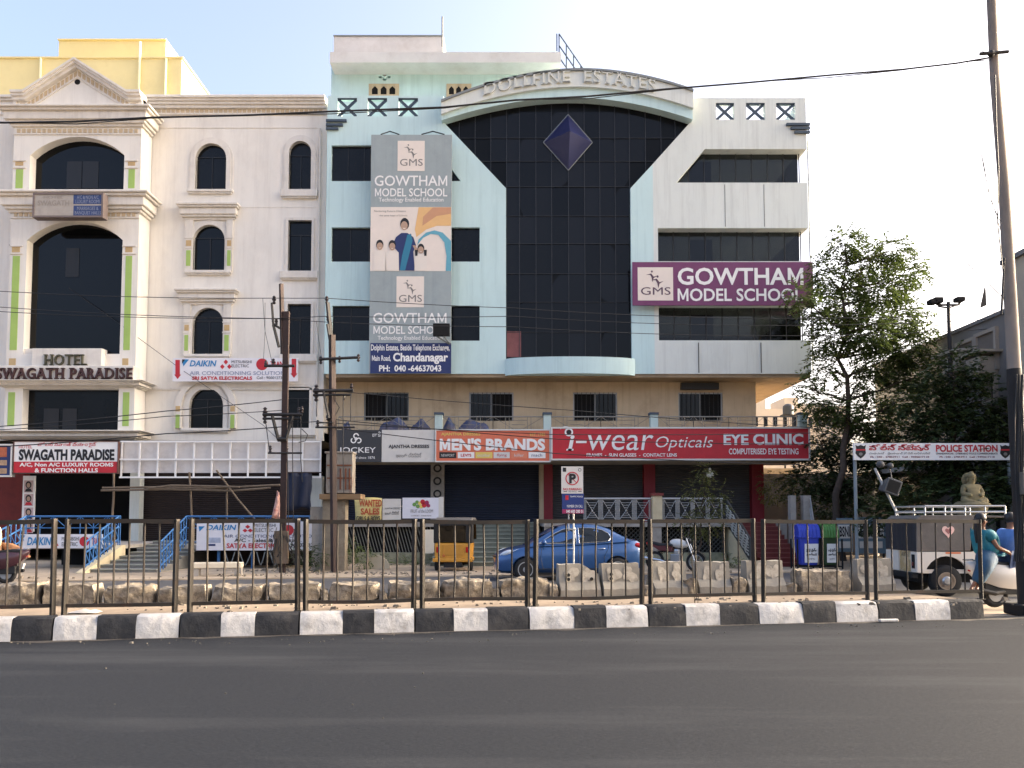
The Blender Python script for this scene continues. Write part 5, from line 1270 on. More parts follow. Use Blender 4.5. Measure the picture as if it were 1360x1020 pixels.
# litter on the median top and at the kerb end
mb = MB(); p = RD(S_AT(112, 812, .6), .6, MED_Z - .005); q = random.Random(3)
rows = [[Vector((p.x + (i - 3) * .07, p.y + (j - 1.5) * .07, p.z + .012 + .05 * q.random() * (0 < i < 6) * (0 < j < 3))) for i in range(7)] for j in range(4)]; mb.grid(rows)
o = mb.build('plastic_scrap', M('plastic_scrap', (214, 204, 190), .6, .05), org=p, smooth=60); tag(o, 'crumpled pale plastic scrap lying on the median top', 'litter')
mb = MB(); p = RD(S_AT(1180, 828, -.12), -.12, .02); mb.obox((p.x, p.y, .03), (EX, EY), .16, .03, .022); tag(mb.build('broken_chip', m_kw, org=p, bevel=.01), 'broken white kerb chip on the road at the kerb', 'litter')
# ============================================================ bench, half round slab
Yx = 23.2
r = thing('bench', 'long white concrete bench slab on short legs behind the median stones', 'bench', (XX(288, Yx, 770), Yx, .03), rotz=TH, local=True)
mb = MB(); mb.box(-.68, .68, -.2, .2, .22, .38); mb.build('seat', M('bench_white', (206, 194, 172), .8, .08, 3), r, bevel=.02)
for x in (-.55, .58): mb = MB(); mb.box(x - .09, x + .09, -.16, .16, -.02, .22); mb.build('leg', m_conc, r)
Yx = 26.4; p = P(500, 755, Yx)
mb = MB(); mb.prism([(.42 * math.cos(R(a)), .44 * math.sin(R(a))) for a in range(0, 181, 12)], -.06, .06); o = mb.build('half_round_slab', M('pale_stone', (186, 172, 146), .85, .08, 3), None, bevel=.01); o.location = (p.x, Yx, .03); o.rotation_euler = (R(-6), 0, 0); tag(o, 'pale half round stone slab standing by the bush', 'slab')
# ============================================================ iron utility poles with cross arms
m_iron = M('rusty_iron', (52, 35, 30), .75, .3, 3, dirt=(32, 27, 26), dscale=2, damt=.6)
m_dark = M('dark_iron', (38, 36, 36), .7, .2); m_porc = M('insulator_porcelain', (52, 44, 42), .3, .2); m_wirem = M('cable_black', (24, 24, 25), .6, .05)
YU = 24.6
def U(px, py, d=0): q = P(px, py, YU); q.y += d; return q
def insul(px, py, par, s=1.0, d=0):
    mb = MB(); c = U(px, py, d); mb.lathe([(.02, -.14 * s), (.06 * s, -.1 * s), (.03, -.05 * s), (.07 * s, 0), (.035, .05 * s), (.055 * s, .08 * s), (.02, .12 * s)], c, 10); mb.build('insulator', m_porc, par, smooth=50)
u1 = thing('utility_pole', 'rusty iron electric pole with a bare top spike, before the hotel signboard grid', 'utility pole', U(376, 757), 'iron electric poles')
mb = MB(); mb.box(U(376, 700).x - .085, U(376, 700).x + .085, YU - .06, YU + .06, -.02, U(0, 414).z); mb.build('pole', m_iron, u1)
mb = MB(); a, b = U(375.5, 470), U(373.5, 377); mb.bar(a, b, .1); mb.build('spike', m_iron, u1)
mb = MB(); mb.bar(U(371.5, 462, -.08), U(364, 432, -.08), .06); mb.bar(U(364, 432, -.08), U(362, 403, -.08), .05); mb.bar(U(364, 431, -.08), U(373, 437, -.08), .05); mb.build('bracket', m_dark, u1)
insul(364, 398, u1); insul(367, 427, u1, .8); insul(362.5, 424, u1, .7)
mb = MB(); mb.bar(U(352, 486.5, -.08), U(392, 486.5, -.08), .06); mb.bar(U(350, 551, -.08), U(402, 551, -.08), .07); mb.bar(U(350, 556.5, -.09), U(400, 556.5, -.09), .05); mb.bar(U(363, 553, -.1), U(371, 585, -.1), .07); mb.bar(U(390, 553, -.1), U(381, 584, -.1), .07); mb.bar(U(357, 602, -.08), U(402, 602, -.08), .04); mb.bar(U(370, 584, -.1), U(382, 584, -.1), .1); mb.build('cross_arm', m_dark, u1)
for (a, b, s) in ((352, 547, 1.2), (352, 556, 1.1), (397, 545, .8), (401, 544, .8), (359, 596, .8), (381, 596, .8), (363, 481, .9), (353, 483, .8)): insul(a, b, u1, s)
mb = MB()
for (l) in ([(354, 557), (357, 580), (359, 595)], [(390, 557), (390, 600), (391, 690)], [(401, 553), (401, 610), (403, 640)], [(383, 603), (384, 650), (385, 720)], [(402, 570), (410, 578), (407, 586), (398, 588)]): mb.tube([U(a, b, -.12) for a, b in l], .014, 5)
mb.build('conduit', m_dark, u1)
mb = MB(); mb.box(U(367, 700).x, U(385, 700).x, YU - .22, YU - .07, ZZ(748, YU), ZZ(705, YU)); mb.build('fuse_board', M('grey_wood', (112, 96, 80), .9, .2, 4), u1); 
mb = MB(); g = random.Random(8)
for k in range(16):
    a = g.uniform(362, 398); b = g.uniform(700, 716); c = a + g.uniform(-14, 22)
    mb.tube([U(a, b, -.25), U((a + c) / 2 + g.uniform(-6, 6), 728, -.3), U(c, 748 + g.uniform(-10, 6), -.22)], .012, 4)
mb.build('cable_tangle', m_wirem, u1)
u2 = thing('utility_pole', 'rusty iron electric pole carrying the rust stained meter box, beside the charcoal sign', 'utility pole', U(441, 757), 'iron electric poles')
mb = MB(); a = U(440, 760); mb.bar(Vector((U(444, 757).x, YU, -.02)), U(441, 445), .15); mb.build('pole', m_iron, u2)
mb = MB(); mb.bar(U(440, 450), U(435, 402), .09); mb.bar(U(440, 460, -.06), U(435.5, 431, -.06), .06); mb.build('spike', m_dark, u2)
insul(434, 398, u2, .9); insul(435.5, 421, u2, .9); insul(437, 432, u2, .6)
mb = MB(); mb.bar(U(425, 478, -.1), U(477, 475.5, -.1), .06); mb.bar(U(417, 520, -.1), U(470, 519, -.1), .07); mb.bar(U(417, 525.5, -.11), U(468, 525, -.11), .05); mb.bar(U(431, 521, -.12), U(438, 556, -.12), .06); mb.bar(U(420, 568, -.1), U(472, 568, -.1), .04); mb.bar(U(422, 562, -.1), U(444, 562, -.1), .03); mb.build('cross_arm', m_dark, u2)
for (a, b, s) in ((426, 478, .9), (451, 477, .8), (476, 475, .9), (420, 517, 1.2), (420, 526, 1.2), (467, 514, .9), (457, 528, .6), (422, 562, .8), (435, 554, .7)): insul(a, b, u2, s)
mb = MB()
for l in ([(457, 528), (457, 600), (458, 655)], [(423, 527), (422, 540), (422, 554)], [(446, 532), (452, 542), (447, 552)], [(467, 525), (467, 560)], [(448, 560), (449, 600)]): mb.tube([U(a, b, -.14) for a, b in l], .014, 5)
mb.build('conduit', m_dark, u2)
# meter box on a shelf, on its masonry pier
YM = 25.4
mt = thing('meter_box', 'rust stained steel meter cabinet above a wooden shelf behind the second pole', 'meter box', P(452, 655, YM))
m_rustbox = M('rust_stained_steel', (140, 134, 124), .8, .2, 3, dirt=(98, 58, 40), dscale=2.6, damt=.8, stretch=(2, 1, .6))
mb = MB(); mb.pbox(433, 601, 468, 655, YM, YM + .5); mb.pbox(431, 599.5, 469, 602, YM - .04, YM + .54); mb.build('cabinet', m_rustbox, mt, bevel=.01)
mb = MB()
for a in (440, 446, 452, 459, 464): mb.pbox(a - 1, 622, a + 1, 650, YM - .025, YM + .003)
mb.pbox(434, 617, 467, 619, YM - .02, YM + .003); mb.pbox(434, 634, 467, 636, YM - .02, YM + .003); mb.build('slats', M('rust_dark', (112, 70, 48), .85, .2, 4), mt)
mb = MB(); mb.pbox(424, 656, 479, 663, YM - .2, YM + .55); o = mb.build('shelf_plank', M('sunlit_plank', (128, 104, 76), .85, .2, 4, stretch=(.3, 1, 1)), org=P(452, 663, YM)); tag(o, 'short wooden plank on the pier under the meter cabinet', 'plank')  # the plank's warm sunlit tone is put into its wood colour
mb = MB(); mb.pbox(428, 663.3, 458, 758, YM, YM + .5); o = mb.build('brick_pier', M('peeling_pier', (130, 120, 104), .9, .25, 3, bump=.4, dirt=(92, 70, 52), dscale=1.6, damt=.7), org=P(443, 758, YM)); tag(o, 'peeling cream pier under the meter cabinet', 'pier')
mb = MB(); mb.pbox(412, 673, 440, 692, YM + .1, YM + .35); o = mb.build('rusty_tin_box', m_rustbox, org=P(426, 692, YM)); tag(o, 'small rusty tin box fixed left of the cream pier', 'box')
mb = MB(); mb.box(P(413, 692, YM).x, P(428, 692, YM).x, YM + .12, YM + .3, .0, ZZ(692.3, YM)); o = mb.build('box_stand', m_conc, org=P(420, 750, YM)); tag(o, 'low concrete stand carrying the rusty tin box', 'stand')
# blue tarpaulin hung beside the pole
Yv = 31.2; rows = []; g = random.Random(2)
for j in range(9):
    v = j / 8; rows.append([Vector((P(380 + 33 * u + (1 - v) * g.uniform(-.6, .6), 0, Yv).x if False else XX(380 + 33 * u, Yv, 650) + g.uniform(-.03, .03), Yv + .07 * math.sin(u * 14 + v * 2), ZZ(628 + 48 * v + 2.5 * math.sin(u * 7) * (v > .9), Yv))) for u in [i / 12 for i in range(13)]])
mb = MB(); mb.grid(rows); o = mb.build('tarpaulin', M('tarp_navy', (22, 31, 54), .7, .2, 2), org=P(396, 676, Yv), smooth=60); o.modifiers.new('t', 'SOLIDIFY').thickness = .012; tag(o, 'torn navy tarpaulin hanging right of the first iron pole', 'tarpaulin')
mb = MB(); x0 = XX(378, Yv, 627); mb.tube([(x0, Yv, ZZ(627.5, Yv)), (XX(428, Yv, 627), Yv, ZZ(627.5, Yv))], .025, 6); o = mb.build('tarpaulin_rod', m_iron, org=P(400, 627, Yv)); tag(o, 'iron rod holding the torn navy tarpaulin', 'rod')
# red and white cloth at the first pole
rows = []
for j in range(7):
    v = j / 6; rows.append([Vector((XX(367.5 + 3 * u - 5 * v * (1 - u) * 1.2 + u * 1.5 * v, YU - .25, 670), YU - .25 + .04 * math.sin(u * 6 + v * 4), ZZ(652 + 36 * v + 2 * u, YU))) for u in [i / 5 for i in range(6)]])
mb = MB(); mb.grid(rows); o = mb.build('cloth_flag', M('cloth_red_white', (190, 150, 138), .9, .3, 5, dirt=(160, 50, 44), dscale=7, damt=1), org=P(368, 688, YU), smooth=60); o.modifiers.new('t', 'SOLIDIFY').thickness = .01; tag(o, 'small red and white cloth tied to the first iron pole', 'cloth')
# blue sheets bundled on the balcony
for i, (a, b, t_, lab) in enumerate(((455, 466, 560, 'small faded blue sheet bundle behind the charcoal sign'), (503, 546, 556, 'largest blue sheet bundle, over the white dress sign'), (545, 573, 558, 'blue sheet bundle against the left balcony post'), (588, 606, 556, 'blue sheet bundle just right of the left balcony post'), (606, 652, 558, 'long blue and tan sheet bundle above the orange sign'))):
    Yq = 32.4; x0, x1 = XX(a, Yq, 565), XX(b, Yq, 565); zb_ = ZZ(577, Yq); zt_ = ZZ(t_, Yq); rows = []; g = random.Random(i)
    for j in range(9):
        q = math.pi * j / 8; rows.append([Vector((x0 + (x1 - x0) * u, Yq - .35 * math.cos(q) + g.uniform(-.02, .02), zb_ + (zt_ - zb_) * math.sin(q) * (math.sin(math.pi * u) ** .45) * (1 + .12 * math.sin(u * 11 + i)))) for u in [k / 14 for k in range(15)]])
    mb = MB(); mb.grid(rows); o = mb.build('sheet_bundle', M('sheet_blue', (52, 64, 96), .8, .3, 2.5, dirt=(140, 116, 76), dscale=.8, damt=.5), org=(x0, Yq, zb_), smooth=60); tag(o, lab, 'sheet bundle', 'blue sheet bundles on the balcony')
# hanging bulb
Yg2 = 31.9; hb_ = thing('hanging_bulb', 'bare lamp bulb hanging before the charcoal shutter', 'bulb', P(943, 613, Yg2))
mb = MB(); mb.tube([P(942, 612, Yg2), P(943, 622, Yg2)], .012, 5); mb.build('flex', m_wirem, hb_); mb = MB(); c = P(943, 628, Yg2); mb.lathe([(.02, .2), (.05, .16), (.07, .08), (.14, -.02), (.15, -.1), (.08, -.18), (.01, -.2)], c, 12); mb.build('bulb', M('bulb_glass', (226, 224, 214), .25, .03), hb_, smooth=60)
# bamboo scaffold under the signboard grid
m_bam = M('bamboo', (108, 94, 78), .8, .2, 5, dirt=(80, 66, 54), damt=.5)
YB2 = 30.4; sf = thing('bamboo_scaffold', 'rough bamboo scaffold of lashed poles before the dark shutter', 'scaffold', P(250, 720, YB2))
def bp(a, b, d=0): q = P(a, b, YB2); q.y += d; return q
for k, l in enumerate(([(136, 648), (200, 647), (270, 649), (372, 644)], [(136, 651.5), (220, 650), (310, 652), (360, 648)], [(200, 649), (230, 645), (320, 647)])):
    mb = MB(); mb.tube([bp(a, b, -.1 * k) for a, b in l], .04, 7); mb.build('ledger', m_bam, sf, smooth=50)
for l in ([(149.5, 628), (149, 660), (146.5, 700)], [(250, 627), (252, 660), (254, 712)], [(300, 645), (300, 700)]):
    mb = MB(); l2 = [bp(a, b, .1) for a, b in l]; l2.append(Vector((l2[-1].x, l2[-1].y, HZ - .1))); mb.tube(l2, .04, 7); mb.build('upright', m_bam, sf, smooth=50)
mb = MB(); mb.tube([bp(290, 625, -.2), bp(318, 663, -.2), bp(347, 697, -.2)], .035, 7); mb.build('brace', m_bam, sf, smooth=50)
# ============================================================ waste bins on a stand
YW = 26.4
m_binb = M('bin_blue', (44, 66, 178), .45, .08, 3); m_bing = M('bin_green', (36, 66, 34), .5, .1, 3); m_bingl = M('bin_green_lid', (76, 128, 58), .45, .08, 3)
bs_ = thing('bin_stand', 'black pipe stand holding the blue and green bins', 'stand', P(1085, 757, YW))
mb = MB()
x0, x1 = XX(1057, YW, 730), XX(1116, YW, 730); zt_, zb_ = ZZ(716, YW), .03
for x in (x0, (x0 + x1) / 2, x1):
    for y in (YW - .15, YW + .45): mb.tube([(x, y, zb_), (x, y, zt_)], .028, 6)
for y in (YW - .15, YW + .45): mb.tube([(x0, y, ZZ(752, YW)), (x1, y, ZZ(752, YW))], .025, 6)
mb.build('pipes', m_black, bs_)
for (a, b, mb_, ml, lab) in ((1060, 1087, m_binb, m_binb, 'blue waste bin with a ribbed hood, left one on the stand'), (1091, 1112, m_bing, m_bingl, 'dark green waste bin with a lighter ribbed hood')):
    c = XX((a + b) / 2, YW, 720); hw_ = (b - a) / 2 * YW / FPX; r = thing('waste_bin', lab, 'waste bin', (c, YW, ZZ(751, YW)))
    z0, z1, z2 = ZZ(750.5, YW), ZZ(713, YW), ZZ(697, YW)
    mb = MB(); k0 = .78
    mb.add([(c + sx * hw_ * q, YW + .15 + sy * .27 * q, z) for z, q in ((z0, k0), (z1, 1)) for sx, sy in ((-1, -1), (1, -1), (1, 1), (-1, 1))], [(0, 1, 2, 3), (4, 7, 6, 5)] + [(i, (i + 1) % 4, 4 + (i + 1) % 4, 4 + i) for i in range(4)]); mb.build('body', mb_, r, bevel=.03, seg=2)
    mb = MB(); rows = []
    for j in range(9):
        q = math.pi * j / 8; rows.append([(c + hw_ * 1.05 * (-1 + 2 * i / 24), YW + .15 - (.3 + (.02 if (i // 2) % 2 else 0)) * math.cos(q), z1 + .01 + ((z2 - z1) + (.025 if (i // 2) % 2 else 0)) * math.sin(q) ** .7) for i in range(25)])
    mb.grid(rows); mb.add(rows and [p[0] for p in rows], [tuple(range(9))]); mb.add([p[-1] for p in rows], [tuple(range(9))]); mb.build('lid', ml, r)
    mb = MB(); mb.box(c - hw_ * 1.1, c + hw_ * 1.1, YW - .17, YW + .48, z1 - .03, z1 + .012); mb.build('rim', ml, r, bevel=.01)
    mb = MB(); mb.add([(c - hw_ * .5, YW - .105, ZZ(747, YW)), (c + hw_ * .78, YW - .105, ZZ(747, YW)), (c + hw_ * .85, YW - .128, ZZ(722, YW)), (c - hw_ * .5, YW - .128, ZZ(722, YW))], [(0, 1, 2, 3)]); mb.build('notice', W_, r)
    t = TX(); t.line('తడి చెత్త' if mb_ is m_bing else 'పొడి చెత్త', c - hw_ * .35, c + hw_ * .68, ZZ(733, YW), ZZ(728, YW), YW - .135, weight=.04); t.line('మాత్రమే', c - hw_ * .35, c + hw_ * .68, ZZ(737.5, YW), ZZ(734.5, YW), YW - .132, weight=.04); t.line('GHMC', c - hw_ * .2, c + hw_ * .5, ZZ(743, YW), ZZ(741, YW), YW - .128); t.build(K_, r)
# ============================================================ right hand side: lamp mast, statue, concrete pole, loudspeaker
Yl = 28.5; lm = thing('lamp_mast', 'slim dark mast with two floodlights above the trees', 'lamp mast', (XX(1262, Yl, 600), Yl, 0))
mb = MB(); x = XX(1262, Yl, 500); mb.tube([(XX(1270, Yl, 690), Yl, 0), (XX(1268, Yl, 690), Yl, ZZ(640, Yl)), (XX(1259.5, Yl, 402), Yl, ZZ(401, Yl))], [.1, .09, .06], 8); mb.build('mast', m_dark, lm, smooth=40)
mb = MB(); mb.tube([P(1242, 402, Yl), P(1246, 405, Yl), P(1272, 405, Yl), P(1277, 400, Yl)], .04, 6); mb.tube([P(1246, 407, Yl - .1), P(1260, 409, Yl - .15), P(1275, 404, Yl)], .03, 6); mb.build('arm', m_dark, lm)
for (a, b, c, d) in ((1236, 396.5, 1246, 403), (1242, 394, 1254, 401.5), (1271.5, 393.5, 1283, 399.5)):
    mb = MB(); mb.pbox(a, b, c, d, Yl - .2, Yl + .12); mb.build('floodlight', m_black, lm, bevel=.03)
mb = MB(); c = P(1268, 555, Yl)
for k in range(9): mb.obox((c.x + .05 * math.cos(k * 2.1), c.y - .12, c.z - .12 + .035 * k), (math.cos(k), math.sin(k)), .05, .02, .09)
mb.tube([c, c + Vector((.3, -.1, .18))], .05, 6); mb.build('camera', M('camera_white', (206, 206, 204), .5, .05), lm)
# seated stone statue
YSt = 22.6; sx = XX(1290, YSt, 650); k = YSt / FPX; stt = thing('seated_statue', 'mossy stone statue seated cross legged on a tall pedestal behind the jeep', 'statue', (sx, YSt, 0))
m_stone = M('mossy_stone', (116, 106, 78), .9, .25, 6, bump=.4, dirt=(86, 86, 52), dscale=3, damt=.5)
def sz(py): return ZZ(py, YSt)
mb = MB(); mb.lathe([(.42, -.02), (.42, .1), (.3, .2), (.28, sz(690)), (.36, sz(683)), (.4, sz(672))], (sx, YSt, 0), 20); mb.build('pedestal', m_stone, stt, smooth=40)
V = [(sx, YSt, sz(665)), (sx, YSt + .02, sz(655)), (sx, YSt + .02, sz(648)), (sx, YSt, sz(643)), (sx - .0, YSt - .02, sz(636)), (sx, YSt - .01, sz(631)),
     (sx - .2, YSt, sz(647)), (sx - .27, YSt - .06, sz(656)), (sx - .1, YSt - .24, sz(659)), (sx + .2, YSt, sz(647)), (sx + .27, YSt - .06, sz(656)), (sx + .1, YSt - .24, sz(659)),
     (sx - .33, YSt - .18, sz(667)), (sx + .0, YSt - .32, sz(669)), (sx + .33, YSt - .18, sz(667)), (sx - .0, YSt - .3, sz(667))]
skin('figure', V, [(0, 1), (1, 2), (2, 3), (3, 4), (4, 5), (2, 6), (6, 7), (7, 8), (2, 9), (9, 10), (10, 11), (0, 12), (12, 13), (0, 14), (14, 15)], [.24, .2, .2, .07, .115, .08, .085, .075, .06, .085, .075, .06, .12, .08, .12, .08], m_stone, stt)
mb = MB(); mb.lathe([(.17, -.025), (.2, 0), (.17, .025)], (sx, YSt + .12, sz(637)), 20, axis='y')
mb.ell((sx, YSt - .01, sz(629)), (.07, .07, .06)); mb.ell((sx, YSt, sz(632.5)), (.125, .125, .09)); mb.build('halo', m_stone, stt, smooth=60)
mb = MB(); mb.ell((sx, YSt - .145, sz(636.5)), (.018, .03, .03)); mb.ell((sx - .115, YSt - .02, sz(637)), (.02, .03, .06)); mb.ell((sx + .115, YSt - .02, sz(637)), (.02, .03, .06)); mb.box(sx - .04, sx + .04, YSt - .13, YSt - .12, sz(639.2), sz(638.7)); mb.build('face', m_stone, stt, smooth=60)
mb = MB(); mb.lathe([(.44, sz(672.0)), (.47, sz(670)), (.4, sz(667.5)), (.34, sz(666))], (sx, YSt, 0), 22); mb.build('lotus_base', m_stone, stt, smooth=40)
# concrete pole at the median end with junk strapped to it
YPo = 14.2; cp = thing('concrete_pole', 'tall leaning concrete power pole at the right edge, dark below and pale above', 'utility pole', (XX(1352, YPo, 800), YPo, 0))
def CPt(px, py): return P(px, py, YPo)
p0 = Vector((CPt(1366, 816).x, YPo, -.02)); mb = MB(); ptl = [(1315.5, -30, .076), (1321, 100, .08), (1333.5, 250, .09), (1341, 380, .102), (1348.5, 520, .112), (1355, 640, .12), (1361.5, 740, .125)]
mb.tube([p0] + [CPt(a, b) for a, b, r in ptl[::-1]], [.14] + [r for a, b, r in ptl[::-1]], 14)
mb.build('pole', M('pole_concrete', (132, 122, 112), .85, .2, 2, bump=.2, dirt=(62, 56, 52), dscale=1.1, damt=.6, stretch=(1, 1, .3)), cp, smooth=50)
mb = MB(); mb.tube([Vector((p0.x - .03, YPo - .02, .0)), CPt(1357.5, 680), CPt(1353.5, 610), CPt(1349.5, 540), CPt(1346.5, 490)], [.138, .138, .135, .127, .115], 12); mb.build('tar_wrap', M('tar_black', (26, 24, 24), .8, .3, 3, bump=.5), cp, smooth=50)
mb = MB(); mb.box(p0.x - .26, p0.x + .4, YPo - .3, YPo + .3, -.02, .17); mb.build('footing', m_black, cp, bevel=.02)
mb = MB(); c = CPt(1350, 643); mb.obox((c.x, YPo - .24, c.z), (1, 0), .082, .07, .19); mb.tube([(c.x, YPo - .24, c.z - .45), (c.x, YPo - .24, c.z - .19)], .02, 6); mb.build('junction_box', M('box_grey', (96, 90, 82), .7, .15, 4), cp, bevel=.01)
mb = MB(); c = CPt(1344, 400); mb.add([(c.x - .5, YPo - .1, c.z - .1), (c.x - .62, YPo - .1, c.z - .15), (c.x - .52, YPo - .12, c.z + .3)], [(0, 1, 2)]); mb.tube([CPt(1337, 345) - Vector((.1, .1, 0)), CPt(1333, 420) - Vector((.1, .1, 0))], .02, 5); mb.build('strap', m_dark, cp)
mb = MB(); g = random.Random(5)
for k in range(9):
    a = g.uniform(-.16, .1); pts = [CPt(1355 - 3 + g.uniform(-4, 4), b) + Vector((a, -.2, 0)) for b in (500, 560, 620, 690, 745)]; mb.tube(pts, .012, 4)
mb.build('strapped_cable', m_wirem, cp); mb = MB(); mb.tube([CPt(1325, 105) + Vector((-.12, -.13, 0)), CPt(1327, 170) + Vector((-.13, -.14, 0)), CPt(1331, 230) + Vector((-.15, -.15, 0)), CPt(1329, 300) + Vector((-.14, -.15, 0)), CPt(1336, 360) + Vector((-.16, -.17, 0))], .012, 4)
mb.build('strapped_cable', m_wirem, cp); mb = MB(); c = CPt(1318, 76); mb.ell((c.x - .09, YPo - .12, c.z), (.06, .06, .06)); mb.tube([c + Vector((.2, -.14, .02)), c + Vector((-.3, -.14, -.02))], .03, 6)
mb.build('cable_clamp', m_wirem, cp)
# loudspeaker on a slanting white pole
YLs = 21.2; ls = thing('loudspeaker_pole', 'slanting white pole carrying a grey horn loudspeaker box left of the jeep', 'loudspeaker', (XX(1196, YLs, 740), YLs, 0))
mb = MB(); mb.tube([P(1162, 622, YLs), P(1190, 679, YLs), Vector((XX(1216, YLs, 740), YLs, -.02))], .035, 7); mb.build('pole', M('pole_pale', (176, 176, 172), .5, .06), ls, smooth=40)
mb = MB(); c = P(1179, 647, YLs)
rot = Matrix.Rotation(R(20), 3, 'Y'); 
vs = [Vector((sx_ * a, y, sz_ * b)) for (y, a, b) in ((-.32, .2, .2), (.2, .13, .12)) for sx_, sz_ in ((-1, -1), (1, -1), (1, 1), (-1, 1))]
mb.add([c + rot @ v for v in vs], [(0, 1, 2, 3), (4, 7, 6, 5)] + [(i, (i + 1) % 4, 4 + (i + 1) % 4, 4 + i) for i in range(4)]); mb.build('horn_box', M('speaker_grey', (70, 72, 74), .6, .15, 4), ls, bevel=.02)
mb = MB(); mb.add([c + rot @ Vector((v.x * .75, -.325, v.z * .75)) for v in vs[:4]], [(0, 1, 2, 3)]); mb.build('horn_mouth', m_black, ls)
mb = MB(); c2 = P(1168, 617, YLs); mb.ell(c2 + Vector((.0, -.05, 0)), (.1, .12, .09)); c3 = P(1181, 619, YLs); mb.ell(c3 + Vector((0, -.05, 0)), (.08, .1, .08)); mb.tube([c2, c3, P(1188, 655, YLs)], .02, 5); mb.build('spotlight', M('speaker_dark', (70, 70, 72), .6, .15), ls, smooth=50)
# ============================================================ wires
def wire(name, label, pts, r=.012, sag=0.0, group='thin overhead wires', cat='wire', n=14):
    out = []
    for a, b in zip(pts, pts[1:]):
        L = (b - a).length
        for i in range(n): t = i / n; q = a.lerp(b, t); q.z -= sag * L * L * .01 * 4 * t * (1 - t); out.append(q)
    out.append(pts[-1]); mb = MB(); mb.tube(out, r, 5)
    o = mb.build(name, m_wirem, org=out[0]); tag(o, label, cat, group); return o
mc = [(-60, 168, 13.0), (0, 163, 13.0), (100, 161.5, 13.0), (200, 156, 13.1), (330, 153, 13.2), (440, 148, 13.3), (590, 142.5, 13.5), (685, 133, 13.6), (780, 128, 13.7), (883, 118.5, 13.8), (990, 110, 13.9), (1100, 100, 14), (1200, 92, 14.1), (1270, 84, 14.1), (1318, 76, 14.1)]
mb = MB(); mb.tube([P(a, b, y) for a, b, y in mc], .015, 6); mb.tube([P(a, b, y) + Vector((0, .03, .03 * math.sin(i * 2.1))) for i, (a, b, y) in enumerate(mc)], .008, 5)
tag(mb.build('overhead_cable', m_wirem, org=P(1318, 76, 14.1)), 'thick twisted black cable crossing the whole facade to the concrete pole', 'cable')
wire('overhead_wire', 'topmost of three thin wires running left from the iron poles', [P(-60, 383, YU), P(364, 396, YU - .08), P(434, 396, YU)], .011, .1)
wire('overhead_wire', 'middle of three thin wires running left from the iron poles', [P(-60, 403, YU), P(367, 423, YU - .08), P(435, 420, YU)], .011, .1)
wire('overhead_wire', 'lowest of three thin wires running left from the iron poles', [P(-60, 410, YU), P(362, 423, YU - .08), P(437, 428, YU)], .011, .1)
wire('overhead_wire', 'topmost of three thin wires crossing the billboard towards the tree', [P(434, 396, YU), P(680, 409, YU + 1), P(1420, 408, YU + 3)], .011, .1)
wire('overhead_wire', 'middle of three thin wires crossing the billboard towards the tree', [P(435, 420, YU), P(680, 420, YU + 1), P(1420, 416, YU + 3)], .011, .1)
wire('overhead_wire', 'lowest of three thin wires crossing the billboard towards the tree', [P(437, 428, YU), P(680, 434, YU + 1), P(1420, 429, YU + 3)], .011, .1)
wire('overhead_wire', 'upper of three low wires slanting from the left edge up to the first pole', [P(-60, 570, YU - 2), P(220, 546, YU - 1), P(374, 531, YU - .1)], .014, .15)
wire('overhead_wire', 'middle of three low wires slanting from the left edge up to the first pole', [P(-60, 574, YU - 2), P(220, 553, YU - 1), P(374, 545, YU - .1)], .012, .15)
wire('overhead_wire', 'lowest of three low wires slanting from the left edge up to the first pole', [P(-60, 596, YU - 2), P(220, 576, YU - 1), P(374, 567, YU - .1)], .016, .15)
wire('overhead_wire', 'wire slanting across the beige storey from the second pole', [P(442, 519, YU), P(760, 545, YU + 1), P(1080, 568, YU + 3)], .012, .05)
wire('overhead_wire', 'upper wire slanting across the orange sign to the optician sign', [P(442, 557, YU), P(735, 583, YU), P(1082, 590, YU + 2)], .013, .05)
wire('overhead_wire', 'lower wire slanting across the orange sign to the optician sign', [P(442, 568, YU), P(735, 602, YU), P(1082, 618, YU + 2)], .013, .05)
wire('overhead_wire', 'nearly level wire across the upper part of the red optician sign', [P(442, 562, YU), P(735, 577, YU), P(1082, 575, YU + 2)], .012, .04)
wire('overhead_wire', 'short wires joining the two iron poles below their cross arms', [P(382, 562, YU), P(420, 560, YU), P(441, 562, YU)], .012, .3)
wire('overhead_wire', 'service wire slanting down the hotel wall from the tower to the low window', [P(12, 325, YH - .1), P(165, 435, YH - 1), P(240, 490, YH - .4), P(350, 565, YH - 1.5), P(376, 590, YU)], .01, .0)
wire('overhead_wire', 'stay wire slanting from the right parapet down to the concrete pole', [P(1075, 135, 33), P(1180, 245, 26), P(1333, 396, 14.2)], .009, .02)
wire('overhead_wire', 'first of two loose drop wires hanging from the cable near the concrete pole', [P(1275, 84, 14.1), P(1283, 130, 14.05), P(1299, 185, 14), P(1311, 245, 14), P(1329, 306, 14.1)], .006, .0, n=5)
wire('overhead_wire', 'second loose drop wire hanging from the cable near the concrete pole', [P(1285, 82, 14.1), P(1288, 130, 14.05), P(1302, 190, 14), P(1314, 262, 14), P(1329, 296, 14.1)], .006, .0, n=5)
wire('overhead_wire', 'loose wire looping beside the top of the concrete pole', [P(1305, -20, 14.1), P(1307, 40, 14.05), P(1302, 66, 14), P(1318, 76, 14.1)], .006, 0, n=6)
wire('overhead_wire', 'vertical tie wire hanging left of the first iron pole', [P(352, 402, YU), P(352, 440, YU), P(350, 478, YU)], .007, 0, n=4)
wire('overhead_wire', 'vertical tie wire slanting down to the cross arm left of the first iron pole', [P(349, 396, YU), P(352, 440, YU), P(361, 480, YU)], .007, 0, n=4)
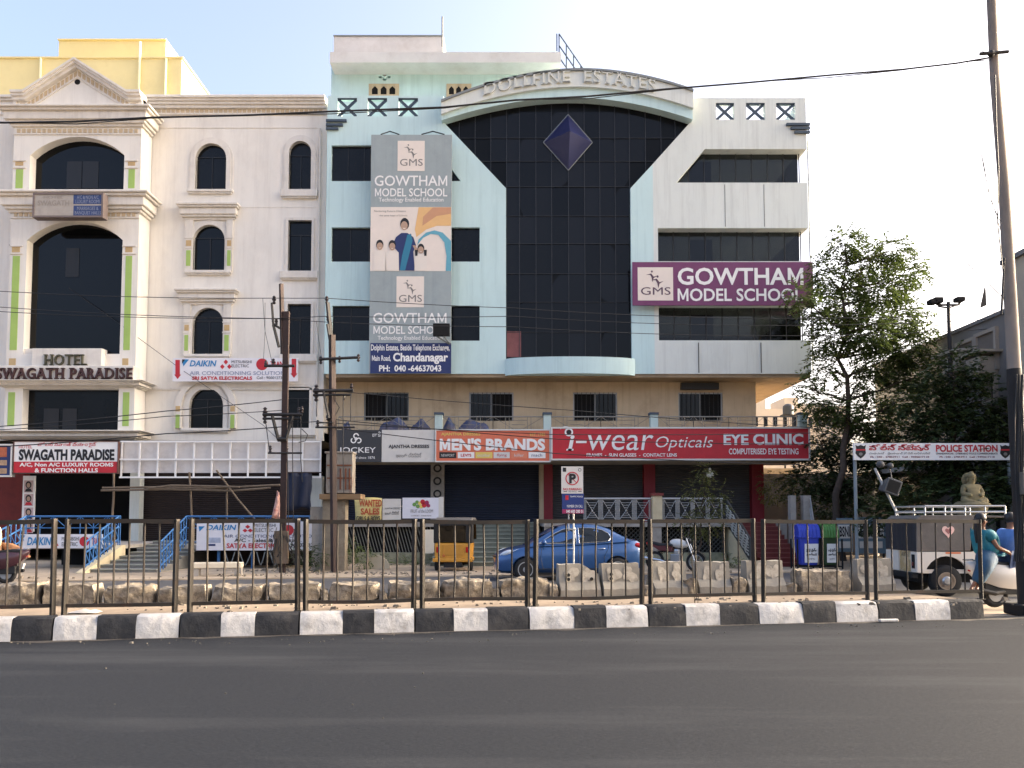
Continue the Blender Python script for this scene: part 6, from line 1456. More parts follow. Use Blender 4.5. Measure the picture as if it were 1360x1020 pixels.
wire('overhead_wire', 'vertical tie wire left of the second iron pole', [P(420, 426, YU), P(424, 455, YU), P(427, 476, YU)], .007, 0, n=4)

# rubble, chips and litter on the verge and the median
def scatter(name, label, cat, mat, spots, seed, smin, smax):
    g = random.Random(seed); mb = MB()
    for (px, py, rx, ry, n, z0) in spots:
        c = P(px, py, (H - z0) * FPX / (py - 690))
        for k in range(n):
            x, y = c.x + g.gauss(0, rx), c.y + g.gauss(0, ry); r_ = g.uniform(smin, smax) * (1 + (g.random() < .1)); q = []
            for sx, sy, sz in ((-1, -1, 0), (1, -1, 0), (1, 1, 0), (-1, 1, 0), (-.7, -.7, 1), (.7, -.7, 1), (.7, .7, 1), (-.7, .7, 1)): q.append((x + sx * r_ * g.uniform(.6, 1.2), y + sy * r_ * g.uniform(.6, 1.2), z0 + (-.01 if sz == 0 else r_ * g.uniform(.5, 1.0))))
            mb.add(q, [(0, 1, 2, 3), (4, 5, 6, 7), (0, 1, 5, 4), (1, 2, 6, 5), (2, 3, 7, 6), (3, 0, 4, 7)])
    c = P(spots[0][0], spots[0][1], (H - spots[0][5]) * FPX / (spots[0][1] - 690)); o = mb.build(name, mat, org=c); tag(o, label, cat, kind='stuff')
scatter('rubble', 'loose rubble and chips scattered on the verge round the iron poles', 'rubble', m_rock, [(380, 758, .7, .25, 70, .035), (425, 760, .7, .25, 60, .035), (500, 762, 1.0, .3, 50, .035), (330, 764, .8, .3, 30, .035), (640, 760, 1.5, .3, 30, .035), (960, 757, 1.2, .4, 40, .035), (90, 768, 1.6, .3, 30, .035)], 3, .015, .05)
scatter('road_grit', 'small grit and chips swept along the foot of the kerb', 'grit', M('grit_grey', (92, 88, 82), .95, .3, 20), [(100, 853, 2.0, .08, 40, .0), (420, 849, 2.2, .08, 45, .0), (760, 840, 2.2, .08, 45, .0), (1100, 830, 2.0, .08, 40, .0), (700, 905, 3.0, 1.0, 10, .0)], 6, .004, .012)
scatter('median_debris', 'small stone chips and debris on the median top', 'debris', m_rock, [(200, 806, 2.4, .35, 60, .288), (480, 803, 2.2, .35, 60, .288), (800, 800, 2.2, .35, 60, .288), (1080, 797, 1.6, .35, 50, .288)], 4, .008, .03)
# ============================================================ vehicles
m_tyre = M('tyre_rubber', (26, 26, 27), .85, .15, 8); m_alloy = M('alloy_rim', (176, 178, 180), .35, .04, metal=.8); m_chrome = M('chrome_trim', (206, 208, 210), .2, .02, metal=.9)
m_cglass = M('car_glass', (22, 26, 28), .05, 0, spec=.5); m_plast = M('black_plastic', (24, 24, 25), .5, .1, 8)
m_tail = M('tail_lamp_red', (176, 24, 26), .2, .05); m_lamp = M('lamp_clear', (206, 212, 216), .12, .03, spec=.6)
def torus(mb, c, Ra, ra, axis='y', m=0, n=24, k=10, squash=1.0):
    rows = []
    for i in range(n + 1):
        a = 2 * math.pi * i / n; row = []
        for j in range(k):
            b = 2 * math.pi * j / k; q = Ra + ra * math.cos(b); h = ra * squash * math.sin(b)
            p = (q * math.cos(a), h, q * math.sin(a)) if axis == 'y' else (h, q * math.cos(a), q * math.sin(a))
            row.append((c[0] + p[0], c[1] + p[1], c[2] + p[2]))
        rows.append(row)
    return mb.grid(rows, m, closed=True)
def wheel(parent, c, Rt, wd, rim_mat, spokes=7, side=-1, rim=.66):
    mb = MB(); w2 = wd / 2
    mb.lathe([(Rt * rim, -w2), (Rt * .9, -w2), (Rt * .98, -w2 * .7), (Rt, 0), (Rt * .98, w2 * .7), (Rt * .9, w2), (Rt * rim, w2)], c, 28, axis='y'); w_ = mb.build('wheel', m_tyre, parent, smooth=50)
    mb = MB(); yo = c[1] + side * (w2 - .01); r0 = Rt * rim
    mb.lathe([(r0, -.02), (r0 * 1.02, .012), (r0 * .9, .012), (r0 * .88, -.02)], (c[0], yo, c[2]), 28, axis='y')
    for k in range(spokes):
        a = 2 * math.pi * k / spokes; d = Vector((math.cos(a), 0, math.sin(a))); q = Vector((-math.sin(a), 0, math.cos(a))); o = Vector((c[0], yo, c[2])); w0, w1 = r0 * .12, r0 * .2; s = Vector((0, side * .012, 0))
        mb.add([o + d * r0 * .12 - q * w0 + s, o + d * r0 * .92 - q * w1 + s * .4, o + d * r0 * .92 + q * w1 * .2 + s * .4, o + d * r0 * .12 + q * w0 + s], [(0, 1, 2, 3)])
    mb.lathe([(r0 * .2, 0), (r0 * .16, side * .02), (.001, side * .02)], (c[0], yo, c[2]), 12, axis='y'); mb.build('rim', rim_mat, w_)
    mb = MB(); mb.lathe([(r0 * .9, 0), (r0 * .88, .004)], (c[0], yo - side * .05, c[2]), 20, axis='y'); mb.build('brake_disc', m_plast, w_)
    return w_
def cut(mb, cyls, name, mat, parent, smooth=32):
    """body shell with round wheel openings cut out of it"""
    o = mb.build('tmp_body', mat); cb = MB()
    for (c, r, h) in cyls: cb.lathe([(r, -h), (r, h)], c, 28, axis='y')
    co = cb.build('tmp_cut', mat); bo = o.modifiers.new('b', 'BOOLEAN'); bo.object = co; bo.operation = 'DIFFERENCE'; bo.solver = 'EXACT'
    me = bpy.data.meshes.new_from_object(o.evaluated_get(bpy.context.evaluated_depsgraph_get())); me.name = name; me.materials.clear()
    bpy.data.objects.remove(o); bpy.data.objects.remove(co)
    me.polygons.foreach_set('use_smooth', [True] * len(me.polygons)); me.set_sharp_from_angle(angle=R(smooth))
    return link_mesh(name, me, mat, parent)
# ------------------------------------------------------------ blue saloon
m_carblue = M('car_paint_blue', (40, 82, 132), .34, .03, 2, metal=.35, coat=.8, spec=.5)
cc = RD(0, 0); CY = 22.55; car = thing('parked_car', 'metallic blue saloon parked facing left behind the no parking sign', 'car', (XX(752, CY, 740), CY, .0), rotz=R(180) + TH * .55, local=True, scale=.985)
LOW = [(1.99, .34, .56, .50), (1.95, .26, .66, .64), (1.84, .21, .75, .74), (1.6, .2, .84, .81), (1.3, .2, .90, .835), (1.0, .2, .945, .84), (.5, .2, .955, .845), (0, .2, .975, .845), (-.6, .2, 1.0, .845), (-1.1, .2, 1.03, .835), (-1.4, .22, 1.06, .815), (-1.65, .24, 1.075, .785), (-1.82, .28, 1.07, .74), (-1.93, .32, 1.0, .69), (-1.99, .36, .82, .62)]
rows = []
for x, zb_, zt_, w_ in LOW:
    h = zt_ - zb_; half = [(w_ * .80, zb_), (w_ * .95, zb_ + h * .12), (w_ * 1.0, zb_ + h * .38), (w_ * .995, zb_ + h * .62), (w_ * .985, zb_ + h * .70), (w_ * .955, zb_ + h * .88), (w_ * .88, zb_ + h * .975), (w_ * .5, zt_ + .012), (0, zt_ + .018)]
    ring = [(x, y, z) for y, z in half] + [(x, -y, z) for y, z in half[::-1][1:]]
    rows.append(ring)
mb = MB(); mb.grid(rows, closed=True); mb.add(rows[0], [tuple(range(len(rows[0])))]); mb.add(rows[-1], [tuple(range(len(rows[0])))])
WX = (1.22, -1.25)
cut(mb, [((WX[0], sy * .75, .31), .355, .24) for sy in (-1, 1)] + [((WX[1], sy * .75, .31), .355, .24) for sy in (-1, 1)], 'body', m_carblue, car)
GH = [(1.12, .93, .935, .70), (.82, .945, 1.12, .665), (.5, .955, 1.31, .625), (.26, .965, 1.415, .60), (0, .975, 1.465, .592), (-.35, .99, 1.485, .588), (-.75, 1.01, 1.455, .58), (-1.05, 1.03, 1.37, .585), (-1.35, 1.05, 1.22, .61), (-1.62, 1.065, 1.075, .66)]
BW = .80
def gsec(x):
    for a, b in zip(GH, GH[1:]):
        if b[0] <= x <= a[0]:
            t = (a[0] - x) / (a[0] - b[0]); return [a[i] + (b[i] - a[i]) * t for i in (1, 2, 3)]
    return list(GH[0][1:]) if x > GH[0][0] else list(GH[-1][1:])
def gy(x, z):
    zb_, zr, wr = gsec(x); t = max(0, min(1, (z - zb_) / max(zr - zb_, .02))); return BW + (wr - BW) * (t ** 1.15)
rows = []
for x, zb_, zr, wr in GH:
    half = [(BW, zb_ - .03)] + [(gy(x, zb_ + (zr - zb_) * t), zb_ + (zr - zb_) * t) for t in (.35, .7, .93)] + [(wr * .9, zr + .018), (wr * .5, zr + .035), (0, zr + .04)]
    rows.append([(x, y, z) for y, z in half] + [(x, -y, z) for y, z in half[::-1][1:]])
mb = MB(); mb.grid(rows); mb.build('cabin', m_carblue, car, smooth=40)
def glass_panel(pts, off=.006, n=5):
    """side window: polygon in (x, z) wrapped on the cabin side"""
    mb = MB()
    for s in (1, -1):
        q = [(x, s * (gy(x, z) + off), z) for x, z in pts]; mb.add(q, [tuple(range(len(q)))] if s > 0 else [tuple(range(len(q)))[::-1]])
    return mb
front = [(.86, .985), (.72, 1.075), (.42, 1.255), (.2, 1.36), (-.14, 1.40), (-.14, .995)]
rear = [(-.22, .998), (-.22, 1.40), (-.6, 1.395), (-.86, 1.35), (-1.04, 1.25), (-1.1, 1.15), (-1.02, 1.06), (-.9, 1.038)]
for p in (front, rear):
    wn = glass_panel(p).build('window', m_cglass, car)
    c_ = MB()
    for s in (1, -1):
        q = [(x, s * (gy(x, z) + .012), z) for x, z in p]; c_.tube(q + [q[0]], .012, 5)
    c_.build('chrome_trim', m_chrome, wn)
mb = MB(); mb.add([(1.1, y, .955) for y in (-.66, .66)] + [(.8, -.6, 1.165), (.8, .6, 1.165)] + [(.3, -.54, 1.44), (.3, .54, 1.44)], [(0, 1, 3, 2), (2, 3, 5, 4)]); mb.build('windscreen', m_cglass, car)
mb = MB(); mb.add([(-.8, y, 1.475) for y in (-.48, .48)] + [(-1.1, -.54, 1.395), (-1.1, .54, 1.395)] + [(-1.52, -.58, 1.165), (-1.52, .58, 1.165)], [(0, 1, 3, 2), (2, 3, 5, 4)]); mb.build('rear_window', m_cglass, car)
for s in (1, -1):
    for x in WX: wheel(car, (x, s * .745, .305), .305, .19, m_alloy, 7, s)
    mb = MB(); mb.add([(x, s * (y + .012), z) for x, y, z in ((1.93, .60, .62), (1.75, .735, .70), (1.5, .80, .80), (1.38, .81, .86), (1.55, .77, .80), (1.8, .68, .74), (1.93, .57, .68))], [tuple(range(7))]); mb.ell((1.72, s * .70, .735), (.2, .07, .065), 14, 8, rot=Matrix.Rotation(-s * R(24), 3, 'Z') @ Matrix.Rotation(R(20), 3, 'Y')); mb.build('headlight', m_lamp, car, smooth=50)
    mb = MB(); mb.ell((-1.84, s * .64, .93), (.16, .12, .075), 14, 8, rot=Matrix.Rotation(R(-8), 3, 'Y')); mb.build('tail_light', m_tail, car, smooth=50)
    mb = MB(); mb.ell((.74, s * .91, 1.02), (.07, .11, .075), 12, 8); mb.tube([(.76, s * .8, .97), (.76, s * .87, 1.0)], .02, 6); mb.build('wing_mirror', m_carblue, car, smooth=50)
    mb = MB()
    for x in (.02, -.82): mb.tube([(x + .09, s * .842, .845), (x + .06, s * .872, .85), (x - .06, s * .872, .853), (x - .09, s * .842, .855)], .014, 6)
    mb.build('door_handle', m_chrome, car, smooth=50)
    mb = MB()
    for l in ([(.78, .93), (.82, .6), (.74, .3)], [(-.18, .97), (-.2, .6), (-.2, .25)], [(-1.02, 1.02), (-1.0, .85), (-.9, .66), (-.88, .3)]): mb.tube([(x, s * (.842 if z > .8 else .849), z) for x, z in l], .005, 4)
    mb.tube([(.9, s * .846, .32), (-.85, s * .846, .32)], .012, 5); mb.build('door_gap', m_plast, car)
mb = MB(); mb.add([(1.985, -.42, .42), (1.985, .42, .42), (1.97, .5, .56), (1.97, -.5, .56)], [(0, 1, 2, 3)]); mb.box(1.975, 2.0, -.45, .45, .60, .64); mb.build('grille', m_plast, car)
mb = MB(); mb.box(-2.0, -1.975, -.26, .26, .62, .73); mb.build('number_plate', W_, car)
mb = MB(); mb.box(-1.5, 1.5, -.7, .7, .16, .3); mb.build('underbody', m_plast, car)
# ------------------------------------------------------------ yellow auto rickshaw seen from behind
m_auto = M('rickshaw_yellow', (196, 138, 44), .45, .1, 3, dirt=(150, 104, 40), dscale=2, damt=.3); m_canv = M('canvas_black', (28, 27, 27), .85, .2, 4); m_canvg = M('canvas_grey', (96, 92, 88), .85, .12, 4)
AY = 25.2; au = thing('auto_rickshaw', 'yellow and black auto rickshaw seen from behind beside the green steps', 'auto rickshaw', (XX(601, AY, 740), AY, .03), rotz=R(90) + R(-3), local=True, scale=.95)
mb = MB(); mb.prism([(0, .34), (.06, .30), (1.2, .30), (1.2, .42), (.75, .45), (.7, .9), (.1, .93), (.0, .88)], -.58, .58, 'y'); mb.box(-.05, .06, -.64, .64, .3, .42); mb.build('body', m_auto, au, bevel=.03, seg=2)
mb = MB(); mb.prism([(1.2, .3), (2.2, .4), (2.45, .75), (2.3, 1.0), (2.05, .95), (1.9, .5), (1.2, .42)], -.45, .45, 'y'); mb.build('nose', m_auto, au, bevel=.04, seg=2)
mb = MB(); mb.prism([(.04, 1.52), (.12, 1.66), (.5, 1.72), (1.6, 1.72), (2.0, 1.62), (2.1, 1.52)], -.6, .6, 'y'); mb.build('canopy', m_canvg, au, bevel=.05, seg=2)
mb = MB()
for s in (-1, 1): mb.box(.0, .75, s * .58 - .02, s * .58 + .02, .9, 1.54); mb.box(-.002, .05, s * .52 - .09, s * .52 + .09, .92, 1.54)
mb.box(.0, .04, -.45, .45, 1.46, 1.54); mb.build('side_curtain', m_canv, au)
mb = MB(); mb.box(.02, .03, -.43, .43, .92, 1.46); mb.build('rear_screen', M_tint('rickshaw_screen', (.16, .16, .16), .1), au)
mb = MB(); mb.box(.35, .75, -.52, .52, .62, .8); mb.box(.3, .42, -.52, .52, .8, 1.3); mb.build('seat', m_canv, au, bevel=.03)
mb = MB(); mb.prism([(2.28, .98), (2.3, .98), (2.08, 1.55), (2.06, 1.55)], -.55, .55, 'y'); mb.build('windscreen', M_tint('rickshaw_screen', (.16, .16, .16)), au)
for c, w_ in (((.38, -.55, .21), .11), ((.38, .55, .21), .11), ((2.15, 0, .21), .1)): wheel(au, c, .21, w_, m_plast, 0, -1, .5)
mb = MB(); mb.tube([(.38, -.5, .24), (.38, .5, .24)], .05, 8); mb.box(.1, .6, -.3, .3, .12, .3); mb.box(.0, .03, -.3, -.1, .18, .3); mb.build('axle', m_plast, au)
for s in (-1, 1): mb = MB(); mb.box(-.03, .0, s * .47 - .045, s * .47 + .045, .6, .78); mb.build('tail_light', m_tail, au, bevel=.01)
mb = MB(); mb.box(-.012, .0, -.36, .3, .52, .84); mb.box(-.02, -.012, -.16, -.12, .68, .7); mb.box(-.02, -.012, .08, .12, .68, .7); mb.build('engine_hatch', M('rickshaw_yellow_hatch', (186, 130, 42), .5, .1, 3), au, bevel=.01)
mb = MB(); mb.lathe([(.045, -.03), (.045, 0)], (0, .28, .5), 14, axis='x'); mb.build('filler_cap', M('cap_orange', (176, 96, 40), .6, .1), au)
# ------------------------------------------------------------ motorcycle
MY = 25.3; mo = thing('motorcycle', 'black and white motorcycle parked behind the concrete blocks beside the sapling', 'motorcycle', (XX(896, MY, 735), MY, .03), rotz=R(-30), local=True)
m_mwhite = M('moto_white', (206, 204, 200), .35, .04, coat=.4); m_mred = M('moto_panel_red', (96, 44, 44), .4, .08)
for x, lab in ((-.63, 0), (.66, 1)):
    mb = MB(); torus(mb, (x, 0, .3), .26, .045); w_ = mb.build('wheel', m_tyre, mo, smooth=60)
    mb = MB(); torus(mb, (x, 0, .3), .215, .014, n=24, k=6)
    for k in range(10): a = k * math.pi / 5; mb.tube([(x, 0, .3), (x + .21 * math.cos(a), 0, .3 + .21 * math.sin(a))], .006, 4)
    mb.lathe([(.06, -.05), (.06, .05)], (x, 0, .3), 12, axis='y'); mb.build('rim', m_alloy, w_)
    mb = MB(); rows = [[(x + .33 * math.cos(R(a)), y, .3 + .33 * math.sin(R(a))) for y in (-.06, 0, .06)] for a in range(20 if x > 0 else 40, 150, 12)]; mb.grid(rows); mb.build('mudguard', m_plast, mo)
mb = MB(); mb.tube([(-.63, -.09, .3), (-.1, -.1, .34), (.1, -.1, .42)], .025, 6); mb.tube([(-.6, .1, .55), (-.1, .08, .7), (.3, 0, .85), (.42, 0, .9)], .03, 6); mb.tube([(.35, 0, .8), (.2, 0, .4), (-.15, 0, .36)], .03, 6); mb.build('frame', m_plast, mo, smooth=50)
mb = MB()
for s in (-.09, .09): mb.tube([(.66, s, .3), (.5, s, .72), (.4, s, 1.0)], .022, 8)
mb.build('front_fork', m_chrome, mo, smooth=50)
mb = MB(); mb.tube([(.3, -.36, 1.02), (.36, -.2, 1.05), (.4, 0, 1.0), (.36, .2, 1.05), (.3, .36, 1.02)], .016, 6)
for s in (-1, 1): mb.tube([(.36, s * .2, 1.05), (.36, s * .3, 1.22)], .008, 5); mb.ell((.36, s * .31, 1.24), (.02, .06, .04))
mb.build('handlebar', m_plast, mo, smooth=50)
mb = MB(); mb.ell((.47, 0, .92), (.07, .08, .09)); mb.build('headlamp', m_plast, mo, smooth=60)
mb = MB(); mb.ell((.14, 0, .84), (.3, .15, .14), 16, 10, rot=Matrix.Rotation(R(8), 3, 'Y')); mb.build('fuel_tank', m_mwhite, mo, smooth=60)
mb = MB(); mb.prism([(-.14, .78), (.0, .78), (-.05, .84), (-.4, .84), (-.8, .92), (-.86, .88), (-.5, .76)], -.13, .13, 'y'); mb.build('seat', m_plast, mo, bevel=.03, seg=2)
mb = MB(); mb.prism([(-.45, .62), (-.05, .6), (-.05, .74), (-.6, .82), (-.85, .86)], -.12, .12, 'y'); mb.build('side_panel', m_mred, mo, bevel=.02)
mb = MB(); mb.box(-.1, .2, -.14, .14, .28, .52); mb.lathe([(.09, -.02), (.11, .1), (.11, .2), (.07, .24)], (.08, 0, .45), 12); mb.build('engine', m_alloy, mo, bevel=.02)
mb = MB(); mb.tube([(.15, -.15, .3), (-.2, -.17, .27), (-.4, -.18, .33), (-.9, -.18, .4)], [.025, .03, .05, .055], 8); mb.build('exhaust', m_chrome, mo, smooth=50)
mb = MB(); mb.ell((-.86, 0, .84), (.04, .08, .05)); mb.build('tail_light', m_tail, mo, smooth=60)
# ------------------------------------------------------------ scooters
def scooter(label, loc, rotz, paint, seatm, sc=1.0):
    r = thing('scooter', label, 'scooter', loc, rotz=rotz, local=True, scale=sc)
    for x in (0, 1.24):
        mb = MB(); torus(mb, (x, 0, .245), .19, .06, k=10); w_ = mb.build('wheel', m_tyre, r, smooth=60)
        mb = MB(); mb.lathe([(.14, -.05), (.15, -.03), (.15, .03), (.14, .05)], (x, 0, .245), 18, axis='y'); mb.build('rim', m_alloy, w_, smooth=40)
    rows = []
    for x, zb_, zt_, w_ in ((-.52, .76, .82, .05), (-.44, .62, .84, .12), (-.25, .46, .83, .18), (0, .37, .81, .215), (.25, .34, .79, .2), (.42, .33, .75, .17), (.52, .32, .6, .14)):
        h = zt_ - zb_; half = [(w_ * .7, zb_), (w_, zb_ + h * .35), (w_ * .95, zb_ + h * .75), (w_ * .6, zt_), (0, zt_ + .01)]
        rows.append([(x, y, z) for y, z in half] + [(x, -y, z) for y, z in half[::-1][1:]])
    mb = MB(); mb.grid(rows, closed=True); mb.add(rows[0], [tuple(range(9))]); mb.add(rows[-1], [tuple(range(9))]); mb.build('body', paint, r, smooth=50)
    mb = MB(); mb.prism([(-.36, .775), (.42, .76), (.45, .8), (.38, .84), (.1, .82), (-.1, .86), (-.38, .85)], -.15, .15, 'y'); mb.build('seat', seatm, r, bevel=.03, seg=2)
    mb = MB(); mb.box(.48, .95, -.16, .16, .26, .32); mb.build('footboard', m_plast, r, bevel=.02)
    rows = [[(.95 + .05 * (z - .3) - (.16 if z > .9 else 0) * (z - .9) * 4 + .1 * abs(y) * -1, y * w_, z) for y in (-1, -.5, 0, .5, 1)] for z, w_ in ((.3, .14), (.5, .19), (.75, .2), (.95, .16), (1.02, .1))]
    mb = MB(); mb.grid(rows); o = mb.build('apron', paint, r, smooth=60); o.modifiers.new('t', 'SOLIDIFY').thickness = .03
    mb = MB(); mb.tube([(1.24, .08, .245), (1.1, .06, .6), (.98, 0, 1.0)], .025, 6); mb.tube([(.86, -.34, 1.04), (.93, -.15, 1.06), (.93, .15, 1.06), (.86, .34, 1.04)], .018, 6)
    for s in (-1, 1): mb.tube([(.92, s * .22, 1.06), (.94, s * .3, 1.2)], .008, 5); mb.ell((.94, s * .32, 1.23), (.02, .06, .045))
    mb.build('handlebar', m_plast, r, smooth=50)
    mb = MB(); rows = [[(1.24 + .27 * math.cos(R(a)), y, .245 + .27 * math.sin(R(a))) for y in (-.08, 0, .08)] for a in range(10, 151, 14)]; mb.grid(rows); mb.build('front_mudguard', paint, r, smooth=60)
    mb = MB(); mb.ell((1.02, 0, .96), (.08, .1, .08)); mb.build('headlamp', m_lamp, r, smooth=60)
    mb = MB(); mb.ell((-.43, 0, .69), (.05, .1, .05)); mb.build('tail_light', m_tail, r, smooth=60)
    mb = MB(); mb.tube([(-.3, -.13, .86), (-.5, -.12, .86), (-.52, 0, .86), (-.5, .12, .86), (-.3, .13, .86)], .014, 6); mb.build('grab_rail', m_chrome, r, smooth=50)
    mb = MB(); mb.box(-.25, .5, -.12, .12, .24, .44); mb.tube([(.1, -.15, .3), (-.1, -.17, .27), (-.35, -.17, .32)], [.03, .05, .05], 8); mb.build('engine', m_plast, r, bevel=.02)
    mb = MB(); mb.add([(-.42, -.06, .5), (-.42, .06, .5), (-.38, .06, .36), (-.38, -.06, .36)], [(0, 1, 2, 3)]); mb.build('number_plate', W_, r)
    return r
SY = 15.25
sc1 = scooter('white scooter ridden by two people beside the jeep', (XX(1321, SY, 800), SY, 0), R(4), M('scooter_white', (206, 200, 190), .3, .03, coat=.5), M('seat_black', (26, 25, 25), .6, .1))
LY = 20.9
sc2 = scooter('dark maroon scooter heading out past the left edge of the photo', (XX(8, LY, 770), LY, 0), R(180) + TH, M('scooter_maroon', (58, 30, 36), .3, .05, coat=.6), M('seat_black', (26, 25, 25)))
# ------------------------------------------------------------ riders
m_skin = M('skin_brown', (128, 84, 60), .55, .08, 6); m_hair = M('hair_black', (18, 16, 16), .5, .2, 20)
def hand_fingers(V, Ed, Rr, iw, palm, d, side, curl=Vector((0, 0, -1))):
    """palm, four curled fingers and a thumb rooted in the palm"""
    d = d.normalized(); s = side.normalized()
    ip = len(V); V.append(palm); Ed.append((iw, ip)); Rr.append((.036, .02))
    for k, (o, l) in enumerate(((-.03, .068), (-.01, .078), (.01, .072), (.03, .056))):
        a = palm + d * .035 + s * o; b = a + d * l * .55 + curl * .008; c = b + d * l * .25 + curl * l * .45
        i = len(V); V.extend([a, b, c]); Ed.extend([(ip, i), (i, i + 1), (i + 1, i + 2)]); Rr.extend([.010, .009, .008])
    a = palm - s * .035 + d * .0; b = a - s * .025 + d * .03 + curl * .01; i = len(V); V.extend([a, b]); Ed.extend([(ip, i), (i, i + 1)]); Rr.extend([.011, .009])
def rider(parent_loc, rotz, label, top, legs, hair, female, sc=1.0):
    r = thing('person', label, 'person', parent_loc, rotz=rotz, local=True, scale=sc)
    if not female:
        hip = Vector((.3, 0, .90)); V = [hip, Vector((.29, 0, 1.08)), Vector((.31, 0, 1.26)), Vector((.33, 0, 1.39)), Vector((.35, 0, 1.47)), Vector((.37, 0, 1.56)), Vector((.375, 0, 1.635))]
        Ed = [(i, i + 1) for i in range(6)]; Rr = [(.16, .13), (.155, .115), (.175, .12), (.07, .06), (.055, .055), (.078, .09), (.07, .08)]
        for s in (-1, 1):
            i = len(V); V += [Vector((.34, s * .2, 1.34)), Vector((.5, s * .27, 1.12)), Vector((.74, s * .3, 1.07))]; Ed += [(2, i), (i, i + 1), (i + 1, i + 2)]; Rr += [.062, .047, .034]
            hand_fingers(V, Ed, Rr, i + 2, Vector((.83, s * .31, 1.075)), Vector((1, 0, -.05)), Vector((0, s, 0)))
            i = len(V); V += [Vector((.34, s * .12, .88)), Vector((.74, s * .16, .86)), Vector((.7, s * .15, .45)), Vector((.7, s * .15, .36)), Vector((.84, s * .16, .345))]; Ed += [(0, i), (i, i + 1), (i + 1, i + 2), (i + 2, i + 3), (i + 3, i + 4)]; Rr += [.085, .06, .04, .036, .03]
        hc = Vector((.375, 0, 1.60)); fwd = Vector((1, 0, 0))
        clothT = ([hip + Vector((0, 0, -.02)), V[1], V[2], V[3] - Vector((0, 0, .03)), Vector((.34, -.2, 1.345)), Vector((.46, -.255, 1.18)), Vector((.34, .2, 1.345)), Vector((.46, .255, 1.18))], [(0, 1), (1, 2), (2, 3), (2, 4), (4, 5), (2, 6), (6, 7)], [(.2, .17), (.195, .155), (.215, .165), .1, .115, .095, .115, .095])
        clothL = ([hip, Vector((.34, -.12, .88)), Vector((.74, -.16, .86)), Vector((.7, -.15, .42)), Vector((.34, .12, .88)), Vector((.74, .16, .86)), Vector((.7, .15, .42))], [(0, 1), (1, 2), (2, 3), (0, 4), (4, 5), (5, 6)], [.165, .105, .08, .06, .105, .08, .06])
    else:
        hip = Vector((-.12, -.03, .92)); V = [hip, Vector((-.14, -.03, 1.1)), Vector((-.16, -.02, 1.28)), Vector((-.19, 0, 1.40)), Vector((-.2, 0, 1.46)), Vector((-.2, 0, 1.55)), Vector((-.2, 0, 1.625))]
        Ed = [(i, i + 1) for i in range(6)]; Rr = [(.17, .15), (.145, .12), (.15, .12), (.065, .06), (.05, .05), (.075, .088), (.068, .078)]
        for s, el, ha in ((-1, Vector((-.1, -.27, 1.1)), Vector((.12, -.22, 1.02))), (1, Vector((-.02, .25, 1.12)), Vector((.2, .16, 1.15)))):
            i = len(V); V += [Vector((-.17, s * .17, 1.34)), el, ha]; Ed += [(2, i), (i, i + 1), (i + 1, i + 2)]; Rr += [.055, .042, .03]
            hand_fingers(V, Ed, Rr, i + 2, ha + (ha - el).normalized() * .08, ha - el, Vector((0, 0, 1)), Vector((0, s * -1.0, -.3)).normalized())
        for dx in (0, .1):
            i = len(V); V += [Vector((-.24 + dx, -.2, .88)), Vector((-.46 + dx, -.43, .78)), Vector((-.62 + dx, -.42, .5)), Vector((-.68 + dx, -.41, .4)), Vector((-.76 + dx, -.48, .36))]; Ed += [(0, i), (i, i + 1), (i + 1, i + 2), (i + 2, i + 3), (i + 3, i + 4)]; Rr += [.085, .06, .042, .036, .028]
        hc = Vector((-.2, 0, 1.59)); fwd = Vector((1, .1, 0)).normalized()
        clothT = ([hip, V[1], V[2], V[3] - Vector((0, 0, .04)), Vector((-.17, -.17, 1.35)), Vector((-.12, -.235, 1.2)), Vector((-.17, .17, 1.35)), Vector((-.06, .23, 1.2))], [(0, 1), (1, 2), (2, 3), (2, 4), (4, 5), (2, 6), (6, 7)], [(.29, .22), (.27, .2), (.25, .18), .09, .12, .1, .12, .1])
        clothL = ([hip, Vector((-.26, -.18, .88)), Vector((-.42, -.42, .8)), Vector((-.54, -.43, .6)), Vector((-.62, -.42, .46))], [(0, 1), (1, 2), (2, 3), (3, 4)], [.22, .2, .16, .13, .11])
    skin('body', V, Ed, Rr, m_skin, r)
    skin('sari' if female else 'shirt', *clothT, top, r); skin('skirt' if female else 'trousers', *clothL, legs, r)
    mb = MB(); mb.ell(hc + Vector((-.02, 0, .03)), (.105, .09, .11), 16, 10)
    if female: mb.ell(hc + Vector((-.11, 0, -.02)), (.06, .06, .06), 12, 8); mb.tube([hc + Vector((-.11, -.01, -.05)), hc + Vector((-.13, -.02, -.25)), hc + Vector((-.13, -.03, -.42))], [.04, .03, .015], 8)
    mb.build('hair', hair, r, smooth=60)
    mb = MB(); mb.ell(hc + fwd * .098 + Vector((0, 0, -.035)), (.02, .016, .026), 8, 6)
    for s in (-1, 1):
        q = Vector((-fwd.y, fwd.x, 0)) * s; mb.ell(hc + q * .08 + Vector((0, 0, -.03)), (.02, .012, .032), 8, 6)
    mb.build('nose_and_ears', m_skin, r, smooth=60)
    mb = MB()
    for s in (-1, 1): q = Vector((-fwd.y, fwd.x, 0)) * s; mb.ell(hc + fwd * .085 + q * .03 + Vector((0, 0, -.005)), (.012, .014, .009), 8, 6)
    mb.ell(hc + fwd * .09 + Vector((0, 0, -.082)), (.01, .024, .008), 8, 6); mb.build('eyes_and_mouth', m_hair, r, smooth=60)
